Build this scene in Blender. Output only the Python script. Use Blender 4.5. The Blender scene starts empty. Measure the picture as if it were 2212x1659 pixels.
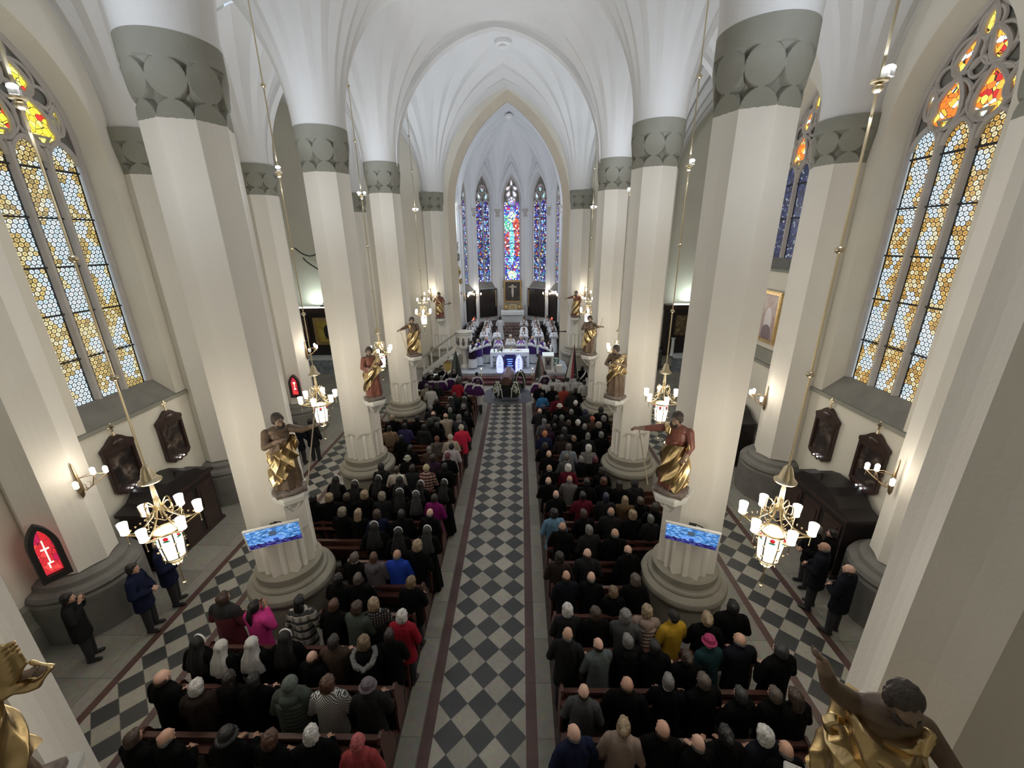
import bpy, bmesh, math, random
from mathutils import Vector, Matrix, noise, Euler
random.seed(7)
PI = math.pi
R = math.radians
SC = bpy.context.scene
COL = SC.collection

# ------------------------------------------------------------------ camera
CAM_LOC = Vector((0.774, 0.0, 7.7))
F_PX, PITCH, YAW, ROLL = 892.63, .3329, .0228, .0123
cyw, syw = math.cos(YAW), math.sin(YAW)
fwd = Vector((-syw * math.cos(PITCH), cyw * math.cos(PITCH), -math.sin(PITCH)))
rgt = Vector((cyw, syw, 0)); dwn = fwd.cross(rgt)
r2 = rgt * math.cos(ROLL) + dwn * math.sin(ROLL)
d2 = -rgt * math.sin(ROLL) + dwn * math.cos(ROLL)
cam_data = bpy.data.cameras.new('camera')
cam = bpy.data.objects.new('camera', cam_data); COL.objects.link(cam)
up = -d2
cam.matrix_world = Matrix(((r2.x, up.x, -fwd.x, CAM_LOC.x), (r2.y, up.y, -fwd.y, CAM_LOC.y), (r2.z, up.z, -fwd.z, CAM_LOC.z), (0, 0, 0, 1)))
cam_data.sensor_fit = 'HORIZONTAL'; cam_data.sensor_width = 36.0
cam_data.lens = F_PX / 2212 * 36.0
cam_data.clip_start = .05; cam_data.clip_end = 200
SC.camera = cam

# ------------------------------------------------------------------ world, view
w = bpy.data.worlds.new('world'); SC.world = w; w.use_nodes = True
w.node_tree.nodes['Background'].inputs[0].default_value = (.62, .72, .85, 1)
w.node_tree.nodes['Background'].inputs[1].default_value = .6
SC.view_settings.view_transform = 'Standard'; SC.view_settings.look = 'None'
SC.view_settings.gamma = 1; SC.view_settings.use_curve_mapping = False
SC.view_settings.exposure = 0.85
WARM = (1.0, .90, .76); COOL = (.80, .88, 1.0)

def light(name, kind, loc, power, color, size=.1, target=None, spot=150, blend=.6):
    d = bpy.data.lights.new(name, kind); d.energy = power; d.color = color
    if kind == 'AREA': d.shape = 'DISK'; d.size = size
    else: d.shadow_soft_size = size
    if kind == 'SPOT': d.spot_size = R(spot); d.spot_blend = blend
    o = bpy.data.objects.new(name, d); COL.objects.link(o); o.location = loc
    if target is not None:
        o.rotation_euler = (Vector(target) - Vector(loc)).to_track_quat('-Z', 'Y').to_euler()
    return o

# floodlights that hang on the chandelier rods and wash the vault
AX = 4.176
ROWS = [2.356, 7.013, 11.67, 16.42]
ROD_Y = [4.69, 9.34, 14.03, 21.0]
UP_POW = [105, 100, 110, 360]
for sx in (-1, 1):
    for y, pw in zip(ROD_Y, UP_POW):
        light('floodlight_up', 'SPOT', (sx * AX, y, 9.28), pw, COOL, .09, (sx * (AX - .9 * sx * 0), y, 14), 172, .9)
for sx in (-1, 1):
    for y in ROD_Y:
        light('floodlight_spill', 'POINT', (sx * AX, y, 8.8), 34, (.93, .95, 1), .15)
# unseen lamps added at the chancel arch to brighten chancel and altar
for sx in (-1, 1):
    light('chancel_fill', 'SPOT', (.1 + sx * 3.0, 26.7, 9.3), 160, (.84, .90, 1.0), .15, (.1, 31, 9.2), 170, .9)
    light('chancel_fill_down', 'SPOT', (.1 + sx * 2.9, 25.2, 9.6), 520, (.86, .92, 1), .2, (.1 - sx * .3, 24.6, .8), 60, .7)
# ------------------------------------------------------------------ mesh helpers
class MB:
    def __init__(s): s.v = []; s.f = []; s.m = []; s.uv = {}; s.mi = 0
    def add(s, vs, fs, uvs=None):
        b = len(s.v); s.v += [tuple(p) for p in vs]
        for i, f in enumerate(fs):
            s.f.append([b + j for j in f]); s.m.append(s.mi)
            if uvs: s.uv[len(s.f) - 1] = [uvs[j] for j in f]
        return s
    def box(s, c, d, rz=0, M=None):
        x, y, z = d[0] / 2, d[1] / 2, d[2] / 2
        vs = [Vector((i * x, j * y, k * z)) for k in (-1, 1) for j in (-1, 1) for i in (-1, 1)]
        if M is None: M = Matrix.Rotation(rz, 4, 'Z')
        vs = [M @ p + Vector(c) for p in vs]
        return s.add(vs, [(0, 2, 3, 1), (4, 5, 7, 6), (0, 1, 5, 4), (2, 6, 7, 3), (0, 4, 6, 2), (1, 3, 7, 5)])
    def prism(s, pts, d, M=None):
        """2D outline (x,z), extruded along y by +-d/2, transformed by M"""
        n = len(pts); vs = [Vector((p[0], -d / 2, p[1])) for p in pts] + [Vector((p[0], d / 2, p[1])) for p in pts]
        if M is not None: vs = [M @ p for p in vs]
        fs = [tuple(range(n)), tuple(range(2 * n - 1, n - 1, -1))]
        fs += [(i, i + n, (i + 1) % n + n, (i + 1) % n) for i in range(n)]
        return s.add(vs, fs)
    def loft(s, rings, closed=True, cap=True):
        n = len(rings[0]); vs = [p for r in rings for p in r]; fs = []
        for k in range(len(rings) - 1):
            for i in range(n if closed else n - 1):
                j = (i + 1) % n
                fs.append((k * n + i, k * n + j, (k + 1) * n + j, (k + 1) * n + i))
        if cap and closed:
            fs.append(tuple(range(n - 1, -1, -1))); fs.append(tuple((len(rings) - 1) * n + i for i in range(n)))
        return s.add(vs, fs)
    def lathe(s, prof, c=(0, 0, 0), seg=24, cap=True):
        rings = [[Vector((c[0] + r * math.cos(2 * PI * i / seg), c[1] + r * math.sin(2 * PI * i / seg), c[2] + z)) for i in range(seg)] for r, z in prof]
        return s.loft(rings, True, cap)
    def tube(s, path, rad, seg=8, closed=False, cap=True, flat=1.0):
        P = [Vector(p) for p in path]; n = len(P); rings = []
        if not isinstance(rad, (list, tuple)): rad = [rad] * n
        prev = None
        for i in range(n):
            a = P[i - 1] if (i > 0 or closed) else P[i]; b = P[(i + 1) % n] if (i < n - 1 or closed) else P[i]
            t = (b - a); t = t.normalized() if t.length > 1e-9 else Vector((0, 0, 1))
            if prev is None:
                u = t.orthogonal().normalized()
                if abs(t.z) < .95:
                    u = t.cross(Vector((0, 0, 1))).normalized()
            else:
                u = prev - t * prev.dot(t)
                u = u.normalized() if u.length > 1e-6 else t.orthogonal().normalized()
            prev = u; w_ = t.cross(u)
            rings.append([P[i] + (u * math.cos(2 * PI * k / seg) + w_ * math.sin(2 * PI * k / seg) * flat) * rad[i] for k in range(seg)])
        if closed: rings.append(rings[0]); return s.loft(rings, True, False)
        return s.loft(rings, True, cap)
    def ell(s, c, r, seg=14, rings=9, M=None):
        vs = []; fs = []
        for j in range(1, rings):
            th = PI * j / rings
            for i in range(seg):
                a = 2 * PI * i / seg
                vs.append(Vector((r[0] * math.sin(th) * math.cos(a), r[1] * math.sin(th) * math.sin(a), r[2] * math.cos(th))))
        vs += [Vector((0, 0, r[2])), Vector((0, 0, -r[2]))]; N = len(vs)
        for j in range(rings - 2):
            for i in range(seg):
                k = (i + 1) % seg
                fs.append((j * seg + i, (j + 1) * seg + i, (j + 1) * seg + k, j * seg + k))
        for i in range(seg):
            k = (i + 1) % seg
            fs.append((N - 2, i, k)); fs.append((N - 1, (rings - 2) * seg + k, (rings - 2) * seg + i))
        if M is not None: vs = [M @ p for p in vs]
        return s.add([p + Vector(c) for p in vs], fs)
    def cap_(s, a, ra, b, rb, seg=12):
        """closed tapered capsule"""
        a = Vector(a); b = Vector(b); t = (b - a).normalized(); L = []
        Rr = []
        for k in (-80, -50, -20): L.append(a + t * ra * math.sin(R(k))); Rr.append(ra * math.cos(R(k)))
        L.append(a); Rr.append(ra); L.append(b); Rr.append(rb)
        for k in (20, 50, 80): L.append(b + t * rb * math.sin(R(k))); Rr.append(rb * math.cos(R(k)))
        u = t.orthogonal().normalized(); w_ = t.cross(u)
        return s.loft([[p + (u * math.cos(2 * PI * k / seg) + w_ * math.sin(2 * PI * k / seg)) * q for k in range(seg)] for p, q in zip(L, Rr)])
    def mesh(s, name, mats=(), smooth=False, ang=40):
        me = bpy.data.meshes.new(name); me.from_pydata(s.v, [], s.f)
        for m in (mats if isinstance(mats, (list, tuple)) else [mats]): me.materials.append(m)
        me.polygons.foreach_set('material_index', s.m)
        if s.uv:
            ul = me.uv_layers.new(name='UVMap')
            for fi, uvs in s.uv.items():
                for k, li in enumerate(me.polygons[fi].loop_indices): ul.data[li].uv = uvs[k]
        me.polygons.foreach_set('use_smooth', [smooth] * len(me.polygons))
        me.update()
        if smooth:
            try: me.set_sharp_from_angle(angle=R(ang))
            except Exception: pass
        return me
    def build(s, name, mats=(), parent=None, smooth=False, loc=(0, 0, 0), rz=0, ang=40):
        return put(name, s.mesh(name, mats, smooth, ang), parent, loc, rz)

def put(name, me, parent=None, loc=(0, 0, 0), rz=0, mat_=None):
    o = bpy.data.objects.new(name, me); COL.objects.link(o); o.location = loc; o.rotation_euler = (0, 0, rz)
    if parent is not None: o.parent = parent
    if mat_ is not None:
        o.material_slots[0].link = 'OBJECT'; o.material_slots[0].material = mat_
    return o
def tag(o, label=None, cat=None, group=None, kind=None):
    if label: o['label'] = label
    if cat: o['category'] = cat
    if group: o['group'] = group
    if kind: o['kind'] = kind
    return o
def root(name, label, cat, loc=(0, 0, 0), rz=0, group=None):
    o = bpy.data.objects.new(name, None); COL.objects.link(o); o.location = loc; o.rotation_euler = (0, 0, rz)
    o.empty_display_size = .1
    return tag(o, label, cat, group)
def struct(o): o['kind'] = 'structure'; return o
def kids(o): return [c for c in bpy.data.objects if c.parent == o]
def copy_tree(o, parent=None, ch=None):
    if ch is None:
        ch = {}
        for c in bpy.data.objects:
            if c.parent: ch.setdefault(c.parent, []).append(c)
    c = o.copy(); COL.objects.link(c)
    if parent is not None: c.parent = parent
    for k in ch.get(o, []): copy_tree(k, c, ch)
    return c
def remesh(mb, voxel, smooth_it=4, fac=.5, disp=0.0, dscale=4.0):
    """fuse closed pieces into one continuous skin"""
    me = mb.mesh('tmp'); o = bpy.data.objects.new('tmp', me); COL.objects.link(o)
    m = o.modifiers.new('r', 'REMESH'); m.mode = 'VOXEL'; m.voxel_size = voxel
    if smooth_it:
        m = o.modifiers.new('s', 'SMOOTH'); m.factor = fac; m.iterations = smooth_it
    dg = bpy.context.evaluated_depsgraph_get(); dg.update()
    r = bpy.data.meshes.new_from_object(o.evaluated_get(dg))
    bpy.data.objects.remove(o); bpy.data.meshes.remove(me)
    r.materials.clear()
    if disp:
        ns = [v.normal.copy() for v in r.vertices]
        for v, n in zip(r.vertices, ns):
            c = v.co; q = noise.noise(Vector((c.x * dscale * 2, c.y * dscale * 2, c.z * dscale * .45)))
            v.co = c + n * (disp * (1 - abs(q) * 2.4))
    r.polygons.foreach_set('use_smooth', [True] * len(r.polygons)); r.update()
    return r

# ------------------------------------------------------------------ materials
MATS = {}
def mat(name, col=(.5, .5, .5), rough=.6, metal=0, var=0, vscale=3, bump=0, bscale=20, emis=0, ecol=None, spec=.5, stretch=None):
    if name in MATS: return MATS[name]
    m = bpy.data.materials.new(name); m.use_nodes = True; nt = m.node_tree; b = nt.nodes['Principled BSDF']
    c = (*col, 1) if len(col) == 3 else col
    b.inputs['Base Color'].default_value = c; b.inputs['Roughness'].default_value = rough; b.inputs['Metallic'].default_value = metal
    b.inputs['Specular IOR Level'].default_value = spec
    if emis:
        b.inputs['Emission Color'].default_value = (*(ecol or col), 1); b.inputs['Emission Strength'].default_value = emis
    if var or bump:
        tc = nt.nodes.new('ShaderNodeTexCoord'); mp = nt.nodes.new('ShaderNodeMapping')
        nt.links.new(tc.outputs['Object'], mp.inputs[0])
        if stretch: mp.inputs['Scale'].default_value = stretch
    if var:
        n = nt.nodes.new('ShaderNodeTexNoise'); n.inputs['Scale'].default_value = vscale; n.inputs['Detail'].default_value = 5
        nt.links.new(mp.outputs[0], n.inputs['Vector'])
        rp = nt.nodes.new('ShaderNodeValToRGB')
        rp.color_ramp.elements[0].position = .3; rp.color_ramp.elements[1].position = .7
        rp.color_ramp.elements[0].color = tuple(min(1, x * (1 - var)) for x in c[:3]) + (1,)
        rp.color_ramp.elements[1].color = tuple(min(1, x * (1 + var)) for x in c[:3]) + (1,)
        nt.links.new(n.outputs[0], rp.inputs[0]); nt.links.new(rp.outputs[0], b.inputs['Base Color'])
    if bump:
        n2 = nt.nodes.new('ShaderNodeTexNoise'); n2.inputs['Scale'].default_value = bscale; n2.inputs['Detail'].default_value = 4
        nt.links.new(mp.outputs[0], n2.inputs['Vector'])
        bp = nt.nodes.new('ShaderNodeBump'); bp.inputs['Strength'].default_value = bump; bp.inputs['Distance'].default_value = .02
        nt.links.new(n2.outputs[0], bp.inputs['Height']); nt.links.new(bp.outputs[0], b.inputs['Normal'])
    MATS[name] = m; return m
def nodes(name):
    m = bpy.data.materials.new(name); m.use_nodes = True; nt = m.node_tree
    def N(t, **k):
        n = nt.nodes.new(t)
        for a, b in k.items():
            if a.startswith('i_'): n.inputs[int(a[2:])].default_value = b
            else: setattr(n, a, b)
        return n
    def mth(op, a, b=None):
        n = nt.nodes.new('ShaderNodeMath'); n.operation = op
        for i, x in enumerate((a, b)):
            if x is None: continue
            if isinstance(x, (int, float)): n.inputs[i].default_value = x
            else: nt.links.new(x, n.inputs[i])
        return n.outputs[0]
    MATS[name] = m
    return m, nt, N, mth, nt.nodes['Principled BSDF']
def ramp(nt, fac, stops, interp='LINEAR'):
    r = nt.nodes.new('ShaderNodeValToRGB'); cr = r.color_ramp; cr.interpolation = interp
    while len(cr.elements) < len(stops): cr.elements.new(.5)
    for e, (p, c) in zip(cr.elements, stops): e.position = p; e.color = (*c, 1)
    nt.links.new(fac, r.inputs[0]); return r.outputs[0]
def mixc(nt, fac, a, b, mode='MIX'):
    n = nt.nodes.new('ShaderNodeMix'); n.data_type = 'RGBA'; n.blend_type = mode
    for i, x in ((0, fac), (6, a), (7, b)):
        if isinstance(x, (int, float)): n.inputs[i].default_value = x
        elif isinstance(x, tuple): n.inputs[i].default_value = (*x, 1) if len(x) == 3 else x
        else: nt.links.new(x, n.inputs[i])
    return n.outputs[2]

plaster = mat('plaster', (.69, .66, .57), .85, var=.04, vscale=.8, bump=.15, bscale=30)
pillar_m = mat('pillar_plaster', (.74, .715, .65), .8, var=.03, vscale=.7, bump=.1, bscale=30)
vault_m = mat('vault_plaster', (.66, .66, .655), .85, var=.025, vscale=.6, bump=.12, bscale=25)
chan_m = mat('chancel_plaster', (.68, .69, .705), .8, var=.02, vscale=.8)
beige_m = mat('arch_beige', (.56, .50, .40), .8, var=.04, vscale=1.5)
greystone = mat('grey_green_stone', (.26, .26, .22), .85, var=.10, vscale=1.6, bump=.2, bscale=25)
capdark = mat('capital_recess', (.16, .16, .14), .9, var=.1, vscale=4)
basestone = mat('base_stone', (.28, .262, .215), .8, var=.10, vscale=2.2, bump=.25, bscale=35)
tracestone = mat('tracery_stone', (.46, .43, .40), .85, var=.08, vscale=3)
darkstone = mat('sill_stone', (.20, .195, .175), .8, var=.15, vscale=2.5, bump=.2)
lead_m = mat('lead', (.015, .014, .013), .6)
wood_m = mat('pew_wood', (.075, .028, .020), .42, var=.25, vscale=5, stretch=(.5, 6, 6))
woodl_m = mat('pew_wood_light', (.13, .062, .036), .4, var=.2, vscale=5, stretch=(.5, 6, 6))
dwood_m = mat('dark_wood', (.016, .012, .012), .45, var=.3, vscale=4)
mwood_m = mat('frame_wood', (.040, .022, .018), .35, var=.25, vscale=8)
gold_m = mat('gold_leaf', (.60, .45, .23), .33, 1, var=.18, vscale=9, bump=.2, bscale=12)
brass_m = mat('brass', (.62, .53, .36), .3, 1)
iron_m = mat('wrought_bronze', (.30, .22, .13), .4, .8)
carved_m = mat('carved_brown', (.135, .090, .056), .5, var=.25, vscale=7, bump=.3, bscale=15)
carvedred_m = mat('carved_red', (.19, .065, .045), .5, var=.2, vscale=7, bump=.3, bscale=15)
flesh_st = mat('statue_flesh', (.26, .18, .13), .5, var=.12, vscale=8)
hair_st = mat('statue_hair', (.055, .042, .034), .6, var=.3, vscale=20, bump=.6, bscale=60)
white_st = mat('white_stone', (.66, .66, .62), .6, var=.05, vscale=3)
marble_m = mat('pale_marble', (.62, .66, .68), .35, var=.12, vscale=3)
cloth_w = mat('white_altar_cloth', (.78, .85, .88), .75, bump=.3, bscale=8)
skin_m = mat('skin', (.50, .30, .22), .5, var=.08, vscale=12, spec=.3)
shoe_m = mat('black_leather', (.012, .011, .011), .35)
glow_m = mat('bulb_glow', (1, .9, .75), .4, emis=14, ecol=(1, .86, .66))
shade_m = mat('frosted_glass_cup', (.85, .82, .76), .3, emis=1.6, ecol=(1, .88, .7))
deadshade_m = mat('unlit_frosted_glass', (.62, .60, .56), .35)
flood_m = mat('flood_lens', (1, 1, 1), .4, emis=30, ecol=(.9, .95, 1))
white_m = mat('white_paint', (.78, .78, .76), .5)
ribbon_m = mat('pale_ribbon', (.70, .70, .60), .5)
leaf_m = mat('dark_fir', (.03, .045, .03), .7, var=.5, vscale=30)
flower_m = mat('white_flowers', (.72, .72, .60), .7, var=.3, vscale=40)

def checker_mat(name, ox, oy):
    m, nt, N, mth, b = nodes(name)
    tc = N('ShaderNodeTexCoord'); mp = N('ShaderNodeMapping'); nt.links.new(tc.outputs['Object'], mp.inputs[0])
    mp.inputs['Location'].default_value = (ox, oy, 0)
    sep = N('ShaderNodeSeparateXYZ'); nt.links.new(mp.outputs[0], sep.inputs[0])
    D = .515
    u = mth('DIVIDE', mth('ADD', sep.outputs[0], sep.outputs[1]), D); v = mth('DIVIDE', mth('SUBTRACT', sep.outputs[0], sep.outputs[1]), D)
    fu, fv = mth('FLOOR', u), mth('FLOOR', v)
    par = mth('MODULO', mth('ABSOLUTE', mth('ADD', fu, fv)), 2)
    # grout
    gu = mth('ABSOLUTE', mth('SUBTRACT', mth('FRACT', u), .5)); gv = mth('ABSOLUTE', mth('SUBTRACT', mth('FRACT', v), .5))
    gr = mth('GREATER_THAN', mth('MAXIMUM', gu, gv), .488)
    cmb = N('ShaderNodeCombineXYZ'); nt.links.new(fu, cmb.inputs[0]); nt.links.new(fv, cmb.inputs[1])
    wn = N('ShaderNodeTexWhiteNoise'); wn.noise_dimensions = '3D'; nt.links.new(cmb.outputs[0], wn.inputs['Vector'])
    dark = ramp(nt, wn.outputs['Value'], [(0, (.034, .037, .039)), (1, (.050, .053, .053))])
    lite = ramp(nt, wn.outputs['Value'], [(0, (.26, .25, .21)), (1, (.37, .35, .30))])
    c = mixc(nt, par, dark, lite)
    ns = N('ShaderNodeTexNoise'); ns.inputs['Scale'].default_value = 14; nt.links.new(mp.outputs[0], ns.inputs['Vector'])
    c = mixc(nt, .25, c, ns.outputs['Color'], 'OVERLAY')
    c = mixc(nt, gr, c, (.10, .095, .085))
    nt.links.new(c, b.inputs['Base Color']); b.inputs['Roughness'].default_value = .42
    return m
checker_m = checker_mat('checker_tiles', .2575 - .065, -5.03 + .515 * 20)
checkerL_m = checker_mat('left_aisle_tiles', .2575 + 6.50, -8.40 + .515 * 20)
checkerR_m = checker_mat('right_aisle_tiles', .2575 - 6.13, -9.40 + .515 * 20)
def slab_mat(name, col, sx, sy, rough=.5):
    m, nt, N, mth, b = nodes(name)
    tc = N('ShaderNodeTexCoord'); sep = N('ShaderNodeSeparateXYZ'); nt.links.new(tc.outputs['Object'], sep.inputs[0])
    u = mth('DIVIDE', sep.outputs[0], sx); v = mth('DIVIDE', sep.outputs[1], sy)
    cmb = N('ShaderNodeCombineXYZ'); nt.links.new(mth('FLOOR', u), cmb.inputs[0]); nt.links.new(mth('FLOOR', v), cmb.inputs[1])
    wn = N('ShaderNodeTexWhiteNoise'); nt.links.new(cmb.outputs[0], wn.inputs['Vector'])
    c = ramp(nt, wn.outputs['Value'], [(0, tuple(x * .85 for x in col)), (1, tuple(x * 1.12 for x in col))])
    g = mth('GREATER_THAN', mth('MAXIMUM', mth('ABSOLUTE', mth('SUBTRACT', mth('FRACT', u), .5)), mth('ABSOLUTE', mth('SUBTRACT', mth('FRACT', v), .5))), .493)
    ns = N('ShaderNodeTexNoise'); ns.inputs['Scale'].default_value = 9; ns.inputs['Detail'].default_value = 6; nt.links.new(tc.outputs['Object'], ns.inputs['Vector'])
    c = mixc(nt, .35, c, ns.outputs['Color'], 'OVERLAY')
    c = mixc(nt, g, c, tuple(x * .5 for x in col))
    nt.links.new(c, b.inputs['Base Color']); b.inputs['Roughness'].default_value = rough
    return m
slab_m = slab_mat('floor_slabs', (.25, .24, .21), .9, .9)
redband_m = slab_mat('red_marble_band', (.088, .046, .040), .6, .6, .4)
plat_m = slab_mat('marble_platform', (.36, .39, .43), .8, .8, .25)
step_m = slab_mat('red_granite_step', (.11, .045, .045), 1.2, 1.2, .3)
darkfloor_m = mat('dark_inlay', (.085, .088, .10), .4, var=.2, vscale=6)

def carpet():
    m, nt, N, mth, b = nodes('carpet')
    tc = N('ShaderNodeTexCoord'); v = N('ShaderNodeTexVoronoi'); v.inputs['Scale'].default_value = 5; v.feature = 'F1'; v.distance = 'MANHATTAN'
    nt.links.new(tc.outputs['Object'], v.inputs['Vector'])
    c = ramp(nt, v.outputs['Distance'], [(0, (.25, .2, .17)), (.25, (.10, .05, .05)), (.5, (.05, .03, .035)), (.8, (.2, .15, .13))])
    nt.links.new(c, b.inputs['Base Color']); b.inputs['Roughness'].default_value = .95
    return m
carpet_m = carpet()

def roundel_mat(name, amber=(.85, .58, .18), pale=(.52, .72, .85), strength=1.0, seed=0, bias=.5):
    m, nt, N, mth, b = nodes(name)
    uv = N('ShaderNodeUVMap'); sep = N('ShaderNodeSeparateXYZ'); nt.links.new(uv.outputs[0], sep.inputs[0])
    p = .104; u = mth('DIVIDE', sep.outputs[0], p); v = mth('DIVIDE', sep.outputs[1], p * 1.732)
    def lat(off):
        uu = mth('ADD', u, off); vv = mth('ADD', v, off)
        a = mth('SUBTRACT', mth('FRACT', uu), .5); c = mth('MULTIPLY', mth('SUBTRACT', mth('FRACT', vv), .5), 1.732)
        d = mth('SQRT', mth('ADD', mth('MULTIPLY', a, a), mth('MULTIPLY', c, c)))
        return d, mth('FLOOR', uu), mth('FLOOR', vv)
    dA, uA, vA = lat(0.0); dB, uB, vB = lat(.5)
    useB = mth('LESS_THAN', dB, dA); d = mth('MINIMUM', dA, dB)
    cell = N('ShaderNodeCombineXYZ')
    def sel(x, y, o): return mth('ADD', mth('MULTIPLY', x, mth('SUBTRACT', 1, useB)), mth('MULTIPLY', mth('ADD', y, o), useB))
    cu = sel(uA, uB, -.5); cv = sel(vA, vB, -.5)
    nt.links.new(cu, cell.inputs[0]); nt.links.new(mth('MULTIPLY', cv, 1.732), cell.inputs[1]); cell.inputs[2].default_value = seed
    ns = N('ShaderNodeTexNoise'); ns.inputs['Scale'].default_value = .16; ns.inputs['Detail'].default_value = 1
    nt.links.new(cell.outputs[0], ns.inputs['Vector'])
    zig = mth('ADD', ns.outputs[0], mth('MULTIPLY', mth('SINE', mth('ADD', mth('MULTIPLY', cu, 1.05), mth('MULTIPLY', mth('PINGPONG', mth('MULTIPLY', cv, 1.732), 4.0), .55))), .13))
    msk = mth('GREATER_THAN', zig, bias)
    wn = N('ShaderNodeTexWhiteNoise'); nt.links.new(cell.outputs[0], wn.inputs['Vector'])
    am = ramp(nt, wn.outputs['Value'], [(0, tuple(x * .55 for x in amber)), (.5, amber), (1, (.95, .86, .55))])
    pl = ramp(nt, wn.outputs['Value'], [(0, pale), (1, (.80, .90, .95))])
    c = mixc(nt, msk, am, pl)
    k = ramp(nt, d, [(0, (.40,) * 3), (.13, (.34,) * 3), (.19, (.14,) * 3), (.25, (.95,) * 3), (.34, (1,) * 3), (.40, (.35,) * 3), (.455, (.03,) * 3), (.6, (.08,) * 3)])
    c = mixc(nt, 1.0, c, k, 'MULTIPLY')
    b.inputs['Base Color'].default_value = (.05, .05, .05, 1); b.inputs['Roughness'].default_value = .3
    nt.links.new(c, b.inputs['Emission Color']); b.inputs['Emission Strength'].default_value = strength
    return m
def mosaic_mat(name, stops, scale=9, strength=1.0, figure=None, lead=.06):
    """stained glass: coloured cells with dark lead lines"""
    m, nt, N, mth, b = nodes(name)
    uv = N('ShaderNodeUVMap'); v = N('ShaderNodeTexVoronoi'); v.inputs['Scale'].default_value = scale
    nt.links.new(uv.outputs[0], v.inputs['Vector'])
    e = N('ShaderNodeTexVoronoi'); e.feature = 'DISTANCE_TO_EDGE'; e.inputs['Scale'].default_value = scale; nt.links.new(uv.outputs[0], e.inputs['Vector'])
    sp = N('ShaderNodeSeparateColor'); nt.links.new(v.outputs['Color'], sp.inputs[0])
    f = sp.outputs[0]
    c = ramp(nt, f, stops, 'CONSTANT')
    if figure:
        sep = N('ShaderNodeSeparateXYZ'); nt.links.new(uv.outputs[0], sep.inputs[0])
        for (cx, cz, rx, rz, st2) in figure:
            a = mth('DIVIDE', mth('SUBTRACT', sep.outputs[0], cx), rx); d_ = mth('DIVIDE', mth('SUBTRACT', sep.outputs[1], cz), rz)
            ins = mth('LESS_THAN', mth('ADD', mth('MULTIPLY', a, a), mth('MULTIPLY', d_, d_)), 1)
            c = mixc(nt, ins, c, ramp(nt, f, st2, 'CONSTANT'))
    l = mth('GREATER_THAN', e.outputs['Distance'], lead)
    c = mixc(nt, l, (.01, .01, .01), c)
    b.inputs['Base Color'].default_value = (.03, .03, .03, 1); b.inputs['Roughness'].default_value = .3
    nt.links.new(c, b.inputs['Emission Color']); b.inputs['Emission Strength'].default_value = strength
    return m
roundL_m = roundel_mat('roundel_glass_pale', (.62, .44, .13), (.50, .72, .86), 1.0, 3, .535)
roundR_m = roundel_mat('roundel_glass_amber', (.66, .37, .07), (.55, .76, .92), 1.0, 8, .565)
fire_m = mosaic_mat('flame_glass', [(0, (.9, .18, .02)), (.3, (.95, .42, .05)), (.55, (.95, .7, .12)), (.8, (.75, .88, .8)), (.92, (.5, .02, .02))], 9, .9, lead=.03)
yell_m = mosaic_mat('yellow_glass', [(0, (.9, .72, .05)), (.4, (.82, .78, .2)), (.7, (.95, .55, .05)), (.88, (.55, .75, .65)), (.94, (.6, .03, .02))], 8, .9, lead=.03)
ruby_m = mosaic_mat('ruby_glass', [(0, (.25, .01, .02)), (.5, (.4, .02, .02)), (.8, (.1, .01, .02))], 12, .6, lead=.04)
BL = [(0, (.03, .04, .42)), (.2, (.10, .14, .65)), (.36, (.30, .45, .85)), (.5, (.16, .03, .30)), (.62, (.40, .03, .05)), (.72, (.65, .78, .85)), (.8, (.05, .35, .40)), (.88, (.70, .50, .12)), (.94, (.02, .03, .12))]
RD = [(0, (.42, .04, .03)), (.4, (.60, .10, .04)), (.6, (.75, .55, .50)), (.75, (.20, .02, .05)), (.9, (.10, .12, .55))]
TQ = [(0, (.12, .50, .55)), (.4, (.30, .70, .75)), (.7, (.70, .85, .85)), (.9, (.10, .25, .60))]
GR = [(0, (.05, .40, .25)), (.4, (.15, .55, .35)), (.6, (.75, .80, .70)), (.8, (.10, .15, .60))]
LT = [(0, (.75, .82, .80)), (.3, (.85, .65, .25)), (.5, (.85, .85, .90)), (.7, (.20, .55, .60)), (.85, (.4, .45, .85))]
blue_m = mosaic_mat('blue_story_glass', [(0, (.02, .025, .25)), (.18, (.06, .09, .42)), (.34, (.25, .38, .70)), (.45, (.04, .015, .08)), (.60, (.28, .03, .05)), (.70, (.62, .74, .85)), (.78, (.04, .22, .28)), (.86, (.42, .30, .10)), (.92, (.01, .012, .05))], 8.5, .95, lead=.075)
blueC_m = mosaic_mat('blue_figure_glass', BL, 8.5, 1.25, [(-.34, 9.0, .4, .6, GR), (.3, 8.7, .34, .8, RD), (-.35, 7.6, .25, .7, RD), (.38, 7.4, .22, .9, RD), (0, 7.5, .2, 1.5, TQ), (0, 9.5, .3, .38, LT), (0, 9.45, .13, .2, GR), (0, 5.1, .35, .35, LT)])
redpane_m = mosaic_mat('red_niche_glass', [(0, (.55, .02, .03)), (.5, (.72, .05, .05)), (.85, (.45, .01, .06))], 5, .75, lead=.015)
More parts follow.
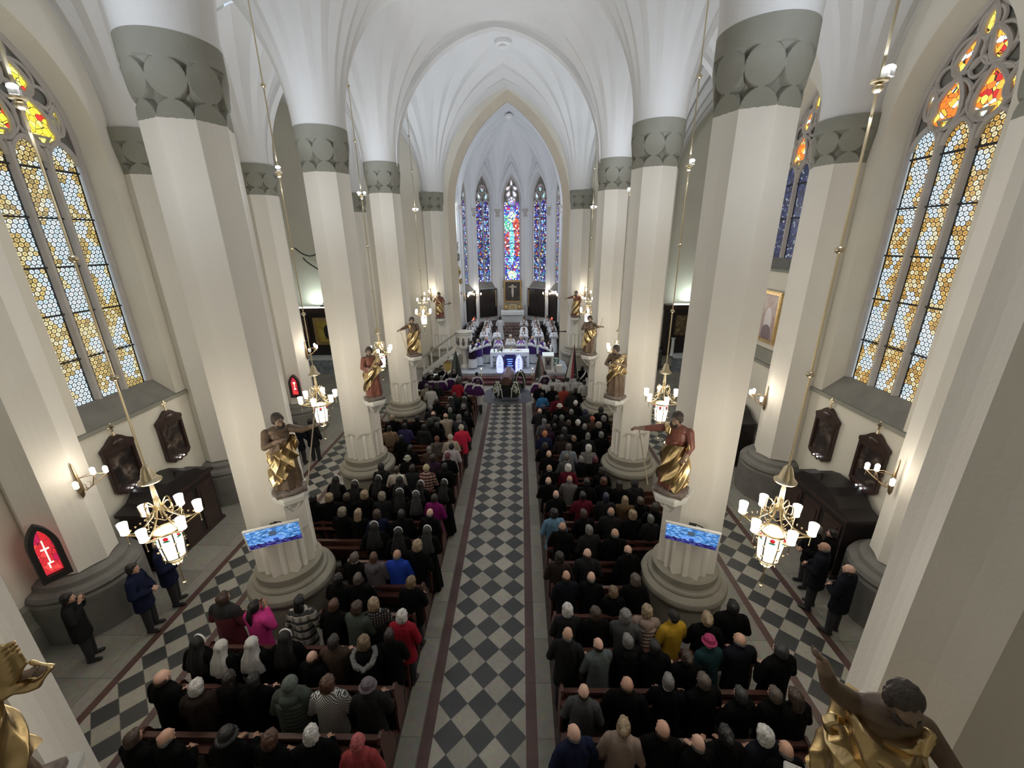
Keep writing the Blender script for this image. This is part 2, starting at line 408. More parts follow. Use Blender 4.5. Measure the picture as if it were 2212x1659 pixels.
# ------------------------------------------------------------------ FLOOR
SPR = 10.34; VR = 3.98
WX = 9.0            # aisle wall plane
Y0, YT, YC = -3.0, 16.42, 25.67
XT = 15.5
def strip(mb, x0, x1, y0, y1, z, mi):
    mb.mi = mi; mb.add([(x0, y0, z), (x1, y0, z), (x1, y1, z), (x0, y1, z)], [(0, 1, 2, 3)])
fm = MB()
bands = [(-WX - .6, -6.92, 0), (-6.92, -6.77, 1), (-6.77, -5.73, 3), (-5.73, -5.58, 1), (-5.58, -.89, 0), (-.89, -.70, 1), (-.70, .83, 2), (.83, 1.02, 1), (1.02, 5.72, 0), (5.72, 5.87, 1), (5.87, 6.90, 4), (6.90, 7.05, 1), (7.05, WX + .6, 0)]
for a, b, k in bands: strip(fm, a, b, Y0, 19.3, 0, k)
strip(fm, -WX - .6, WX + .6, 19.3, YC + .1, 0, 0)
for s in (-1, 1):
    a, b = (-XT, -WX - .6) if s < 0 else (WX + .6, XT)
    strip(fm, a, b, YT, YC + .1, 0, 0)
struct(fm.build('floor', [slab_m, redband_m, checker_m, checkerL_m, checkerR_m]))
dk = MB(); dk.prism([(-1.3, 19.62), (-.89, 19.32), (.08, 19.05), (1.0, 19.32), (1.36, 19.62), (1.36, 20.9), (.9, 21.7), (-.75, 21.7), (-1.3, 20.9)], .008, Matrix(((1, 0, 0, 0), (0, 0, 1, 0), (0, -1, 0, .008), (0, 0, 0, 1))))
# prism outline is (x,z)->map to floor
dk.v = [(x, y, z) for x, y, z in dk.v]
struct(dk.build('floor', darkfloor_m))
# altar platform and its steps
pm = MB()
for i, (zt, yf) in enumerate([(.15, 22.0), (.30, 22.42)]):
    pm.mi = 1; pm.box((.12, (yf + 25.6) / 2, zt - .075), (7.4 - i * .3, 25.6 - yf, .15))
pm.mi = 0; pm.box((.12, (22.86 + 26.3) / 2, .375), (6.9, 26.3 - 22.86, .15))
struct(pm.build('floor', [plat_m, step_m]))
cm = MB()
for i, (zt, yf) in enumerate([(.60, 26.3), (.75, 27.3), (.90, 28.5), (1.05, 30.6), (1.2, 31.0), (1.35, 31.4), (1.5, 31.8)]):
    cm.mi = 0; cm.box((.12, (yf + 35.2) / 2, zt / 2), (7.4 if i < 3 else 5.2, 35.2 - yf, zt))
struct(cm.build('floor', [mat('chancel_dark_steps', (.055, .042, .038), .5, var=.3, vscale=5)]))

# ------------------------------------------------------------------ VAULT
def circ(s, Rr, ap): return math.sqrt(max(0, Rr * Rr - (Rr - min(s, ap)) ** 2))
def fan(mb, cx, cy, a0, a1, ext, ribs, Rr=VR, ap=3.98, r0=.62, z0=SPR, nt_=26, amp=.095):
    """cell vault springing from one support: polar patch clipped to its rectangle ext=(x-,x+,y-,y+)"""
    A = set(round(a0 + (a1 - a0) * i / max(1, int((a1 - a0) / 3)), 4) for i in range(int((a1 - a0) / 3) + 1)) | {a0, a1}
    rb = sorted(set(r for r in ribs if a0 <= r <= a1) | {a0, a1})
    for i in range(len(rb) - 1): A |= {rb[i], (rb[i] + rb[i + 1]) / 2, rb[i + 1]}
    for px in (ext[0], ext[1]):
        for py in (ext[2], ext[3]):
            if abs(px) > 1e-6 and abs(py) > 1e-6:
                q = math.degrees(math.atan2(py, px)) % 360
                for c in (q, q - 360, q + 360):
                    if a0 < c < a1: A.add(c)
    A = sorted(A); rows = []
    for a in A:
        ca, sa = math.cos(R(a)), math.sin(R(a)); m = 99
        if ca > 1e-6: m = min(m, ext[1] / ca)
        if ca < -1e-6: m = min(m, ext[0] / ca)
        if sa > 1e-6: m = min(m, ext[3] / sa)
        if sa < -1e-6: m = min(m, ext[2] / sa)
        wv = 0
        for i in range(len(rb) - 1):
            if rb[i] <= a <= rb[i + 1]: t = (a - rb[i]) / (rb[i + 1] - rb[i]); wv = 1 - abs(2 * t - 1)
        row = []
        for k in range(nt_ + 1):
            s = (m - r0) * (k / nt_) ** 2.0; r = r0 + s
            fade = min(1, s / .5)
            se = s + r * amp * wv * fade
            row.append((cx + ca * r, cy + sa * r, z0 + circ(se, Rr, ap)))
        rows.append(row)
    mb.loft(rows, closed=False, cap=False)
    # loft treats rings along index: rows as rings
H = 4.66 / 2
RN = [0, 14, 29, 50, 70, 90]              # rib bearings towards the nave
RA = [0, 23, 45.5, 68, 90]
def sym(rq_r, rq_l):
    """full circle of rib bearings: right side quadrants rq_r, left side rq_l"""
    L = []
    for a in rq_r: L += [a, -a]
    for a in rq_l: L += [180 - a, 180 + a, a - 180]
    return L
vm = MB()
AXW = 8.75
hm = (AXW - AX) / 2
for sx in (-1, 1):
    for i, y in enumerate(ROWS):
        up_, dn = H, H
        if i == 0: dn = 5.36
        if i == 3: up_ = 0.0
        toN, toA = AX, hm
        ext = ((-toN, toA) if sx > 0 else (-toA, toN)) + (-dn, up_)
        ribs = sym(RA, RN) if sx > 0 else sym(RN, RA)
        ribs = sorted(set([r % 360 for r in ribs]))
        rngs = [(0, 90), (90, 180), (180, 270), (270, 360)]
        if i == 3: rngs = [(180, 270), (270, 360)]
        for a, b in rngs:
            fan(vm, sx * AX, y, a, b, ext, sorted(set(ribs + [360])))
        # wall responds
        ext = ((-hm, .3) if sx > 0 else (-.3, hm)) + (-dn, up_)
        rb2 = sorted(set([r % 360 for r in sym(RA, RA)] + [360]))
        for a, b in rngs:
            fan(vm, sx * AXW, y, a, b, (ext[0], ext[1], ext[2], ext[3]), rb2)
vm.v = [(x, y, z) for x, y, z in vm.v]
struct(vm.build('ceiling', vault_m))
# crossing and transept arms
CR = 5.31
HC = (YC - YT) / 2
tm = MB()
RX = [0, 16, 32, 48, 62, 76, 90]
for sx in (-1, 1):
    for (x, xin, xout, r0, ribs) in ((AX, AX, hm, .62, sym(RA, RX) if sx > 0 else sym(RX, RA)), (AXW, hm, (XT - AXW) / 2, .62, sym(RX, RA) if sx > 0 else sym(RA, RX)), (XT, (XT - AXW) / 2, .05, .3, sym(RX, RX))):
        ribs = sorted(set([r % 360 for r in ribs] + [360]))
        ext = (-xin, xout) if sx > 0 else (-xout, xin)
        for a, b in ((0, 90), (90, 180)): fan(tm, sx * x, YT, a, b, ext + (0, HC), ribs, CR, 5.31, r0, amp=.12)
        for a, b in ((180, 270), (270, 360)): fan(tm, sx * x, YC, a, b, ext + (-HC, 0), ribs, CR, 5.31, r0, amp=.12)
struct(tm.build('ceiling', vault_m))
# the step between nave vault and crossing vault above the transverse arches
sm = MB()
def hrow(x, Rr):
    d = min(abs(abs(x) - AX), abs(abs(x) - AXW), abs(abs(x) - XT) + .32 if Rr > 4 else 99)
    return SPR + circ(max(0, d - .62), Rr, Rr)
xs = [-WX - .3 + (2 * WX + .6) * i / 240 for i in range(241)]
sm.loft([[(x, YT, hrow(x, VR) - .04) for x in xs], [(x, YT, hrow(x, CR) + .06) for x in xs]], closed=False, cap=False)
sm.loft([[(x, YT - .18, hrow(x, VR) - .10) for x in xs], [(x, YT + .12, hrow(x, VR) - .10) for x in xs]], closed=False, cap=False)
sm.loft([[(x, YT - .18, hrow(x, VR) - .10) for x in xs], [(x, YT - .18, hrow(x, VR) + .5) for x in xs]], closed=False, cap=False)
sm.loft([[(x, YT + .12, hrow(x, VR) - .10) for x in xs], [(x, YT + .12, hrow(x, VR) + .9) for x in xs]], closed=False, cap=False)
struct(sm.build('ceiling', vault_m))
# roof boss rings
def boss(x, y, z, r):
    m = MB(); m.lathe([(r * .55, -.02), (r * .6, -.10), (r * .8, -.16), (r, -.10), (r * 1.02, -.02), (r * .9, .08), (r * .55, .08)], (x, y, z), 20, False)
    o = m.build('ceiling_boss', white_m, smooth=True)
    h = MB(); h.lathe([(r * .56, -.01), (r * .56, 0.0)], (x, y, z + .02), 20); h.build('vent_hole', lead_m, o)
    return o
tag(boss(.08, YT + HC, 15.60, .30), 'round white boss with dark hole over the crossing', 'ceiling boss')

# ------------------------------------------------------------------ PILLARS
def oct_r(a, rv=.585, dent=.05):
    t = (math.degrees(a) % 45) / 45; w = 1 - abs(2 * t - 1)
    aa = R((math.degrees(a) % 45) - 22.5)
    return rv * math.cos(R(22.5)) / math.cos(aa) * (1 - dent * math.sin(PI * (math.degrees(a) % 45) / 45) * .6)
def capital_mesh():
    m = MB(); NA, NZ = 256, 72; z0, z1 = 9.36, 10.36; rows = []
    for k in range(NZ + 1):
        z = z0 + (z1 - z0) * k / NZ; row = []
        for i in range(NA):
            a = 2 * PI * i / NA; t = min(1, (z - z0) / .62)
            r = oct_r(a) * (1 - t) + .615 * t + .012 * t
            # recessed stars between the discs
            q = (math.degrees(a) % 45 - 22.5) / 22.5     # -1..1 around the axis of the disc on each face
            h = (z - z0)
            dsc = min(math.hypot(q * .235, h - .47) / .235, math.hypot(q * .235, h - 0) / .235)
            rec = 0
            if h < .705 and dsc > 1.0:
                rec = min(.11, (dsc - 1.0) * .75)
                if h > .47: rec *= max(0, 1 - abs(h - .60) / .14) if h > .60 else 1
            row.append((( r - rec) * math.cos(a), (r - rec) * math.sin(a), z))
        rows.append(row)
    m.loft(rows, True, True)
    return m
cap_me = capital_mesh().mesh('capital', greystone, True, 25)
def shaft_mesh(z0=1.38, z1=9.37):
    m = MB(); A = [2 * PI * i / 32 for i in range(32)]
    m.loft([[(oct_r(a, .585, d) * math.cos(a), oct_r(a, .585, d) * math.sin(a), z) for a in A] for z, d in ((z0, .26), (2.10, .26), (2.26, .05), (z1, .05))])
    return m
shaft_me = shaft_mesh().mesh('shaft', pillar_m)
pm_ = MB(); pm_.loft([[(oct_r(a) * math.cos(a), oct_r(a) * math.sin(a), z) for a in [2 * PI * i / 32 for i in range(32)]] for z in (1.38, 9.37)]); plain_me = pm_.mesh('shaft', pillar_m)
def nub_mesh():
    m = MB()
    for k in range(8):
        a = R(22.5 + 45 * k); rr = .50
        rr = .47; c = (rr * math.cos(a), rr * math.sin(a))
        m.tube([(c[0], c[1], 1.37), (c[0], c[1], 2.12), (c[0], c[1], 2.16), (c[0] * .99, c[1] * .99, 2.24)], [.062, .062, .045, .006], 10)
    return m
base_prof = [(.80, 0), (.80, .62), (.79, .80), (.82, .84), (.86, .90), (.865, .95), (.84, 1.02), (.78, 1.07), (.72, 1.09), (.725, 1.12), (.71, 1.155), (.665, 1.17), (.645, 1.20), (.65, 1.36), (.60, 1.40)]
bm_ = MB(); bm_.lathe(base_prof, seg=64); base_me = bm_.mesh('base', basestone, True, 30)
nub_me = nub_mesh().mesh('colonnette', pillar_m, True)
SIDE = {-1: 'left', 1: 'right'}; ORD = ['nearest', 'second', 'third', 'fourth']
for sx in (-1, 1):
    for i, y in enumerate(ROWS):
        lab = f'cream octagonal pillar with grey scalloped capital, {ORD[i]} on the {SIDE[sx]} of the nave'
        r_ = root('pillar', lab, 'pillar', (sx * AX, y, 0), 0, 'nave pillars')
        put('base', base_me, r_); put('shaft', shaft_me, r_); put('colonnette_ring', nub_me, r_); put('capital', cap_me, r_)
# wall pilasters (half pillars) on the aisle walls, on the transept wall and beside the chancel arch
pb = MB(); pb.lathe([(.9, 0), (.9, .95), (.86, 1.0), (.9, 1.08), (.86, 1.16), (.74, 1.2), (.72, 1.3), (.62, 1.36)], seg=40)
pbase_me = pb.mesh('base', mat('plinth_stone', (.17, .165, .15), .8, var=.15, vscale=3, bump=.2), True, 30)
trim_n = 0
for sx in (-1, 1):
    for (x, y, g) in [(AXW, 2.356, 0), (AXW, 7.013, 0), (AXW, 11.67, 0), (AXW, YT, 0), (AXW, YC, 0), (4.29, YC + .1, 1)]:
        trim_n += 1
        o = bpy.data.objects.new('trim_%d' % trim_n, shaft_me if g else plain_me); COL.objects.link(o); o.location = (sx * x, y, 0); struct(o)
        s_ = 1.12 if g else 1.08
        o.scale = (s_, s_, 1)
        put('capital', cap_me, o)
        put('base', pbase_me if not g else base_me, o)
        put('colonnette_ring', nub_me, o) if g else None
# ------------------------------------------------------------------ WALLS with pointed openings
def arch_pts(hw, spring, rise, n=14):
    """half outline from (hw,spring) up to (0,spring+rise): circular arc"""
    Rr = (hw * hw + rise * rise) / (2 * hw)
    out = []
    for i in range(n + 1):
        x = hw * math.cos(PI / 2 * i / n) if False else hw * (1 - (i / n))
        z = spring + math.sqrt(max(0, Rr * Rr - (Rr - hw + x) ** 2))
        out.append((x, z))
    return out
def outline(hw, sill, spring, rise, n=14):
    a = [p for p in arch_pts(hw, spring, rise, n)]
    # denser near the springing
    Rr = (hw * hw + rise * rise) / (2 * hw); tmax = math.asin(min(1, rise / Rr)); a = []
    for i in range(n + 1):
        t = tmax * i / n; a.append((hw - Rr + Rr * math.cos(t), spring + Rr * math.sin(t)))
    a[-1] = (0, spring + rise)
    return [(hw, sill)] + a + [(-x, z) for x, z in reversed(a[:-1])] + [(-hw, sill)]
class Frame:
    """wall plane: origin O, direction U along the wall (horizontal), N outward normal (away from the room)"""
    def __init__(s, O, U, N): s.O = Vector(O); s.U = Vector(U).normalized(); s.N = Vector(N).normalized()
    def M(s): return Matrix((s.U, s.N, Vector((0, 0, 1)))).transposed().to_4x4()
    def p(s, u, z, d=0): return s.O + s.U * u + Vector((0, 0, z)) + s.N * d
def wall(mb, fr, u0, u1, z0, z1, holes=()):
    """flat wall from u0..u1 with pointed holes [(uc,hw,sill,spring,rise)]"""
    cur = u0
    for (uc, hw, sill, spring, rise) in sorted(holes):
        mb.add([fr.p(cur, z0), fr.p(uc - hw, z0), fr.p(uc - hw, z1), fr.p(cur, z1)], [(0, 1, 2, 3)])
        ol = outline(hw, sill, spring, rise)
        if sill > z0: mb.add([fr.p(uc - hw, z0), fr.p(uc + hw, z0), fr.p(uc + hw, sill), fr.p(uc - hw, sill)], [(0, 1, 2, 3)])
        arc = ol[1:-1]
        mb.loft([[fr.p(uc + x, z) for x, z in arc], [fr.p(uc + x, z1) for x, z in arc]], False, False)
        cur = uc + hw
    mb.add([fr.p(cur, z0), fr.p(u1, z0), fr.p(u1, z1), fr.p(cur, z1)], [(0, 1, 2, 3)])
def reveal(mb, fr, uc, o1, d1, o2, d2, sill_mi=None):
    a = outline(*o1); b = outline(*o2)
    ra = [fr.p(uc + x, z, d1) for x, z in a]; rb = [fr.p(uc + x, z, d2) for x, z in b]
    mb.loft([ra, rb], False, False)
    if sill_mi is not None:
        s = mb.mi; mb.mi = sill_mi; mb.add([ra[-1], ra[0], rb[0], rb[-1]], [(0, 1, 2, 3)]); mb.mi = s
def tube2(mb, fr, uc, pts, d, r, closed=False, seg=6): mb.tube([fr.p(uc + x, z, d) for x, z in pts], r, seg, closed)
def poly_glass(mb, fr, uc, pts, d):
    P = [fr.p(uc + x, z, d) for x, z in pts]; n = len(pts)
    c = (sum(p[0] for p in pts) / n, sum(p[1] for p in pts) / n)
    P.append(fr.p(uc + c[0], c[1], d)); uv = list(pts) + [c]
    mb.add(P, [(i, (i + 1) % n, n) for i in range(n)], uv)
def tear(cx, cz, w, h, tilt=0, n=22):
    """pointed drop, tip up, rotated by tilt degrees"""
    out = []
    for i in range(n):
        t = 2 * PI * i / n; x = w * math.sin(t) * math.sin(t / 2) ** 1.1; z = -h * math.cos(t) * -1
        x = w * math.sin(t) * (math.sin(t / 2) ** 1.0); z = h * math.cos(t)
        c, s_ = math.cos(R(tilt)), math.sin(R(tilt)); out.append((cx + x * c - z * s_, cz + x * s_ + z * c))
    return out
def oval(cx, cz, w, h, n=20): return [(cx + w * math.cos(2 * PI * i / n), cz + h * math.sin(2 * PI * i / n)) for i in range(n)]
win_n = 0
def big_window(fr, uc, hw, sill, spring, rise, glass, tears, extra, lan=3, lw=.29, mul=.095, bars=(), heads=9.82, ls=9.45, trace_glass=None, side_red=True, kind='tracery'):
    """a stone-traceried window standing at depth 0 of frame fr (the glass plane)"""
    global win_n
    win_n += 1
    w_ = bpy.data.objects.new('window_%d' % win_n, None); COL.objects.link(w_); struct(w_)
    fm_ = MB()
    ol = outline(hw, sill, spring, rise)
    tube2(fm_, fr, uc, ol, -.02, .075)
    pitch = 2 * lw + 2 * mul * 1.0
    cents = [(i - (lan - 1) / 2) * (2 * hw - .1) / lan for i in range(lan)]
    half = (cents[1] - cents[0]) / 2 if lan > 1 else hw
    for i in range(lan - 1):
        c = (cents[i] + cents[i + 1]) / 2
        P = [fr.p(uc + c - mul, sill, .03), fr.p(uc + c - mul * .35, sill, -.10), fr.p(uc + c + mul * .35, sill, -.10), fr.p(uc + c + mul, sill, .03)]
        Q = [p + Vector((0, 0, ls + .25 - sill)) for p in P]
        fm_.loft([P, Q], True, True)
    lh = half - mul
    if lan > 1:
        for c in cents:
            tube2(fm_, fr, uc, [(c + x, z) for x, z in outline(lh + .045, ls, ls, heads - ls + .06)[1:-1]], -.03, .055)
    fm_.build('window_frame', tracestone, w_, smooth=True, ang=50)
    # dark stone web behind the tracery
    if kind == 'tracery':
        wb = MB(); top = [p for p in outline(hw, ls, spring, rise)]
        n = len(top); P = [fr.p(uc + x, z, .03) for x, z in top] + [fr.p(uc, ls + .4, .03)]
        wb.add(P, [(i, (i + 1) % n, n) for i in range(n)])
        wb.build('tracery_web', darkstone, w_)
    tr = MB(); tg = MB()
    for t in tears:
        pts = t; tube2(tr, fr, uc, pts, -.035, .048, True)
        poly_glass(tg, fr, uc, [(x, z) for x, z in pts], -.0)
    for t in extra: tube2(tr, fr, uc, t, -.02, .04)
    if tears:
        tr.build('tracery', tracestone, w_, smooth=True, ang=50)
        tg.build('tracery_glass', trace_glass, w_)
    for c in cents:
        g = MB(); pts = outline(lh, sill, ls, heads - ls, 8)
        P = [fr.p(uc + c + x, z, .0 if kind == 'tracery' else .01) for x, z in pts]; n = len(P)
        mid = (c, (sill + ls) / 2); P.append(fr.p(uc + mid[0], mid[1], 0 if kind == 'tracery' else .01))
        g.add(P, [(i, (i + 1) % n, n) for i in range(n)], [(c + x, z) for x, z in pts] + [mid])
        g.build('glass_pane', glass, w_)
    bb = MB()
    for z in bars:
        for c in cents: bb.box(fr.p(uc + c, z, -.03), (2 * lh + .02, .04, .038), M=fr.M())
    if side_red:
        for c in cents:
            for s in (-1, 1): bb.box(fr.p(uc + c + s * (lh - .012), (sill + ls) / 2, -.012), (.018, .02, ls - sill), M=fr.M())
    bb.build('saddle_bars', lead_m, w_)
    return w_
SIL, SILG = 3.74, 4.2
darkblue_m = mosaic_mat('dim_blue_glass', [(0, (.02, .025, .07)), (.35, (.04, .05, .13)), (.6, (.015, .02, .04)), (.8, (.25, .28, .3)), (.9, (.03, .04, .12))], 16, .8)
WYC = [4.86, 9.52, 14.18]
WIN_Z1 = 15.2
bars5 = (5.23, 6.26, 7.27, 8.29, 9.29)
tearsA = [tear(-.40, 10.22, .40, .47, -8), tear(.40, 10.22, .40, .47, 8), tear(-.80, 10.32, .17, .3, 10), tear(.80, 10.32, .17, .3, -10),
          tear(-.28, 11.02, .2, .34, -25), tear(.28, 11.02, .2, .34, 25), tear(0, 11.45, .16, .26, 0), [(-.16, 9.98), (.16, 9.98), (0, 9.72)]]
tearsA[-1] = [(-.52, 9.93), (-.25, 9.93), (-.375, 9.70)]
tearsA.append([(.52, 9.93), (.25, 9.93), (.375, 9.70)])
def ringc(cx, cz, r): return [(cx + r * math.cos(2 * PI * i / 20), cz + r * math.sin(2 * PI * i / 20)) for i in range(21)]
extraA = [ringc(-.4, 10.2, .42), ringc(.4, 10.2, .42), ringc(-.28, 11.0, .3), ringc(.28, 11.0, .3), ringc(-.62, 10.72, .2), ringc(.62, 10.72, .2), ringc(0, 11.42, .22), ringc(0, 10.72, .16)]
for sx in (-1, 1):
    # main aisle wall
    fr = Frame((sx * WX, 0, 0), (0, 1, 0), (sx, 0, 0)); frg = Frame((sx * (WX + .5), 0, 0), (0, 1, 0), (sx, 0, 0))
    m = MB(); holes = []
    for k, yc in enumerate(WYC):
        hi = (k == 2)
        holes.append((yc, 1.28, 6.75 if hi else SIL, 9.75, 2.3))
    wall(m, fr, Y0, YT, 0, WIN_Z1, holes)
    for k, yc in enumerate(WYC):
        hi = (k == 2); s0, s1 = (6.75, 7.07) if hi else (SIL, SILG)
        m.mi = 0; reveal(m, fr, yc, (1.28, s0, 9.75, 2.3), 0, (1.16, s1, 9.8, 2.08), .44, 1)
        m.mi = 2; reveal(m, fr, yc, (1.16, s1, 9.8, 2.08), .44, (1.10, s1, 9.8, 2.02), .52, 1)
        m.mi = 0
    wo = struct(m.build('wall_' + SIDE[sx], [plaster, darkstone, tracestone], ang=30))
    # string course under the windows
    sc_ = MB()
    sc_.box((sx * (WX - .03), YT / 2 + Y0 / 2, SIL - .05), (.08, YT - Y0, .10))
    sc_.box((sx * (WX - .02), 14.18, 6.72), (.06, 3.4, .08)); trim_n += 1
    struct(sc_.build('trim_%d' % trim_n, greystone))
    # stone plinth bench along the wall
    pl = MB(); pl.prism([(0, 0), (.14, 0), (.14, .52), (.10, .60), (.07, .64), (.06, .95), (.03, 1.02), (0, 1.04)], YT - Y0, Matrix(((-sx, 0, 0, sx * WX), (0, 1, 0, (YT + Y0) / 2), (0, 0, 1, 0), (0, 0, 0, 1)))); trim_n += 1
    struct(pl.build('baseboard_' + SIDE[sx], greystone))
    for k, yc in enumerate(WYC):
        hi = (k == 2)
        if sx < 0: gl, tg_ = roundL_m, yell_m
        else: gl, tg_ = roundR_m, fire_m
        if hi: gl = roundL_m if sx < 0 else darkblue_m
        big_window(frg, yc, 1.10, 7.07 if hi else SILG, 9.8, 2.02, gl, tearsA, extraA, bars=[b for b in bars5 if b > (7.3 if hi else 4.3)], trace_glass=tg_)
    # transept arm walls
    m = MB()
    f2 = Frame((0, YT, 0), (1, 0, 0), (0, -1, 0)); a, b = sorted((sx * (WX - .25), sx * XT)); wall(m, f2, a, b, 0, 16)
    f3 = Frame((sx * XT, 0, 0), (0, 1, 0), (sx, 0, 0)); wall(m, f3, YT - .3, YC + .3, 0, 16)
    struct(m.build('wall_transept_' + SIDE[sx], plaster))
# back wall behind the organ loft
m = MB(); wall(m, Frame((0, Y0, 0), (1, 0, 0), (0, -1, 0)), -WX - .6, WX + .6, 0, 15.4); struct(m.build('wall_back', plaster))
# east wall with the chancel arch
CXC = .11
m = MB(); fe = Frame((0, YC, 0), (1, 0, 0), (0, 1, 0))
m.mi = 0; wall(m, fe, -XT - .2, XT + .2, 0, 16.4, [(CXC, 3.50, 0, 9.4, 5.85)])
struct(m.build('wall_east', [plaster]))
m = MB(); reveal(m, fe, CXC, (3.50, 0, 9.4, 5.85), 0, (3.16, 0, 9.4, 5.45), .42); reveal(m, fe, CXC, (3.16, 0, 9.4, 5.45), .42, (3.16, 0, 9.4, 5.45), .62)
reveal(m, fe, CXC, (3.16, 0, 9.4, 5.45), .62, (3.6, 0, 9.4, 5.9), .62)
trim_n += 1; struct(m.build('trim_%d' % trim_n, [beige_m, chan_m]))
# ------------------------------------------------------------------ CHANCEL
AP = 2.2; YA = 34.5
V = [(-3.56, YC + .6), (-3.56, 28.5), (-3.56, 31.1), (-2.88, 33.2), (-1.1, 34.5), (1.1, 34.5), (2.88, 33.2), (3.56, 31.1), (3.56, 28.5), (3.56, YC + .6)]
V = [(x + CXC, y) for x, y in V]
m = MB(); fws = []
for i in range(len(V) - 1):
    a, b = Vector((*V[i], 0)), Vector((*V[i + 1], 0)); U = (b - a).normalized(); L = (b - a).length
    N = Vector((-U.y, U.x, 0)); cen = Vector((CXC, 30, 0))
    if (a - cen).dot(N) < 0: N = -N
    fr = Frame(a, U, N)
    if i in (2, 3, 4, 5, 6) or i in (1, 7):
        hw = .80; sl = 4.12; sp, rs = 10.6, 1.95
        m.mi = 0; wall(m, fr, 0, L, 0, 16, [(L / 2, hw, sl, sp, rs)])
        reveal(m, fr, L / 2, (hw, sl, sp, rs), 0, (.66, 4.62, sp, 1.72), .38, 1)
        fg = Frame(a + N * .38, U, N)
        mid = (i == 4)
        if i in (2, 3, 4, 5, 6): fws.append((fg, L / 2, mid, i))
    else:
        wall(m, fr, 0, L, 0, 16)
struct(m.build('wall_chancel', [chan_m, darkstone]))
for fg, uc, mid, i in fws:
    if mid:
        tl = [tear(-.22, 11.15, .2, .26, -25), tear(.22, 11.15, .2, .26, 25), tear(0, 11.95, .13, .26, 0), tear(-.24, 11.55, .17, .22, -55), tear(.24, 11.55, .17, .22, 55), ringc(0, 10.62, .32)[:-1]]
        big_window(fg, uc, .66, 4.62, 10.6, 1.72, blueC_m, tl, [ringc(-.22, 10.75, .12), ringc(.22, 10.75, .12)], lan=1, mul=.04, bars=(5.6, 6.55, 7.5, 8.45, 9.4, 10.25), heads=10.6, ls=10.25, trace_glass=mosaic_mat('pale_tracery_glass', [(0, (.55, .62, .95)), (.35, (.85, .55, .6)), (.6, (.75, .8, .95)), (.85, (.3, .25, .8))], 6, 1.1, lead=.03), side_red=False, kind='tracery')
    else:
        tl = [oval(0, 11.45, .14, .24), tear(-.33, 10.95, .16, .24, 20), tear(.33, 10.95, .16, .24, -20)]
        big_window(fg, uc, .66, 4.62, 10.6, 1.72, blue_m, tl, [ringc(0, 11.4, .3), ringc(-.3, 10.95, .24), ringc(.3, 10.95, .24)], lan=2, mul=.05, bars=(5.6, 6.55, 7.5, 8.45, 9.4, 10.2), heads=10.6, ls=10.3, trace_glass=mosaic_mat('teal_tracery_glass', [(0, (.3, .7, .85)), (.6, (.5, .15, .25)), (.8, (.7, .8, .9))], 4, 1.0, lead=.03), side_red=False)
# chancel vault
RESP = [(x * 1.0, y) for x, y in V]
def inside(x, y):
    c = False; P = V
    for i in range(len(P)):
        x1, y1 = P[i]; x2, y2 = P[i - 1]
        if (y1 > y) != (y2 > y) and x < (x2 - x1) * (y - y1) / (y2 - y1) + x1: c = not c
    return c
vc = MB(); st = .07; gx = [-3.75 + CXC + st * i for i in range(int(7.5 / st) + 2)]; gy = [YC + .5 + st * i for i in range(int(9.2 / st) + 2)]
idx = {}
def cvz(x, y):
    best = 99
    for rx, ry in RESP:
        dx, dy = x - rx, y - ry; r = math.hypot(dx, dy)
        a = (math.degrees(math.atan2(dy, dx)) + 360) % 22.5 / 22.5; wv = 1 - abs(2 * a - 1)
        best = min(best, r * (1 + .05 * wv * min(1, r)) - .13)
    return 10.0 + circ(max(0, best), 5.76, 5.7)
vs = []; fs = []
for j, y in enumerate(gy):
    for i, x in enumerate(gx): vs.append((x, y, cvz(x, y)))
nx = len(gx)
for j in range(len(gy) - 1):
    for i in range(nx - 1):
        if any(inside(gx[i + a] * .97 + CXC * .03, gy[j + b]) for a in (0, 1) for b in (0, 1)) or True:
            fs.append((j * nx + i, j * nx + i + 1, (j + 1) * nx + i + 1, (j + 1) * nx + i))
vc.add(vs, fs); struct(vc.build('ceiling', chan_m))
tag(boss(CXC - .02, 30.1, 15.15, .24), 'small round white boss with dark hole over the chancel', 'ceiling boss')
# wall shafts with small grey capitals between chancel windows
for k, (x, y) in enumerate(V[1:-1]):
    d = (Vector((CXC, 31, 0)) - Vector((x, y, 0))).normalized() if 1 < k < 6 else Vector((-1 if x > 0 else 1, 0, 0))
    t_ = Vector((-d.y, d.x, 0)); m = MB(); c = Vector((x, y, 0)) + d * .05
    m.mi = 0
    for off, rr in ((0, .10), (-.13, .055), (.13, .055)):
        p = c + t_ * off; m.tube([(p.x, p.y, 1.0), (p.x, p.y, 10.05)], rr, 12)
    m.mi = 1; m.lathe([(.15, 9.48), (.20, 9.52), (.15, 9.62), (.16, 9.78), (.24, 9.95), (.25, 10.04)], (c.x, c.y, 0), 8)
    trim_n += 1; struct(m.build('trim_%d' % trim_n, [chan_m, tracestone], smooth=True))
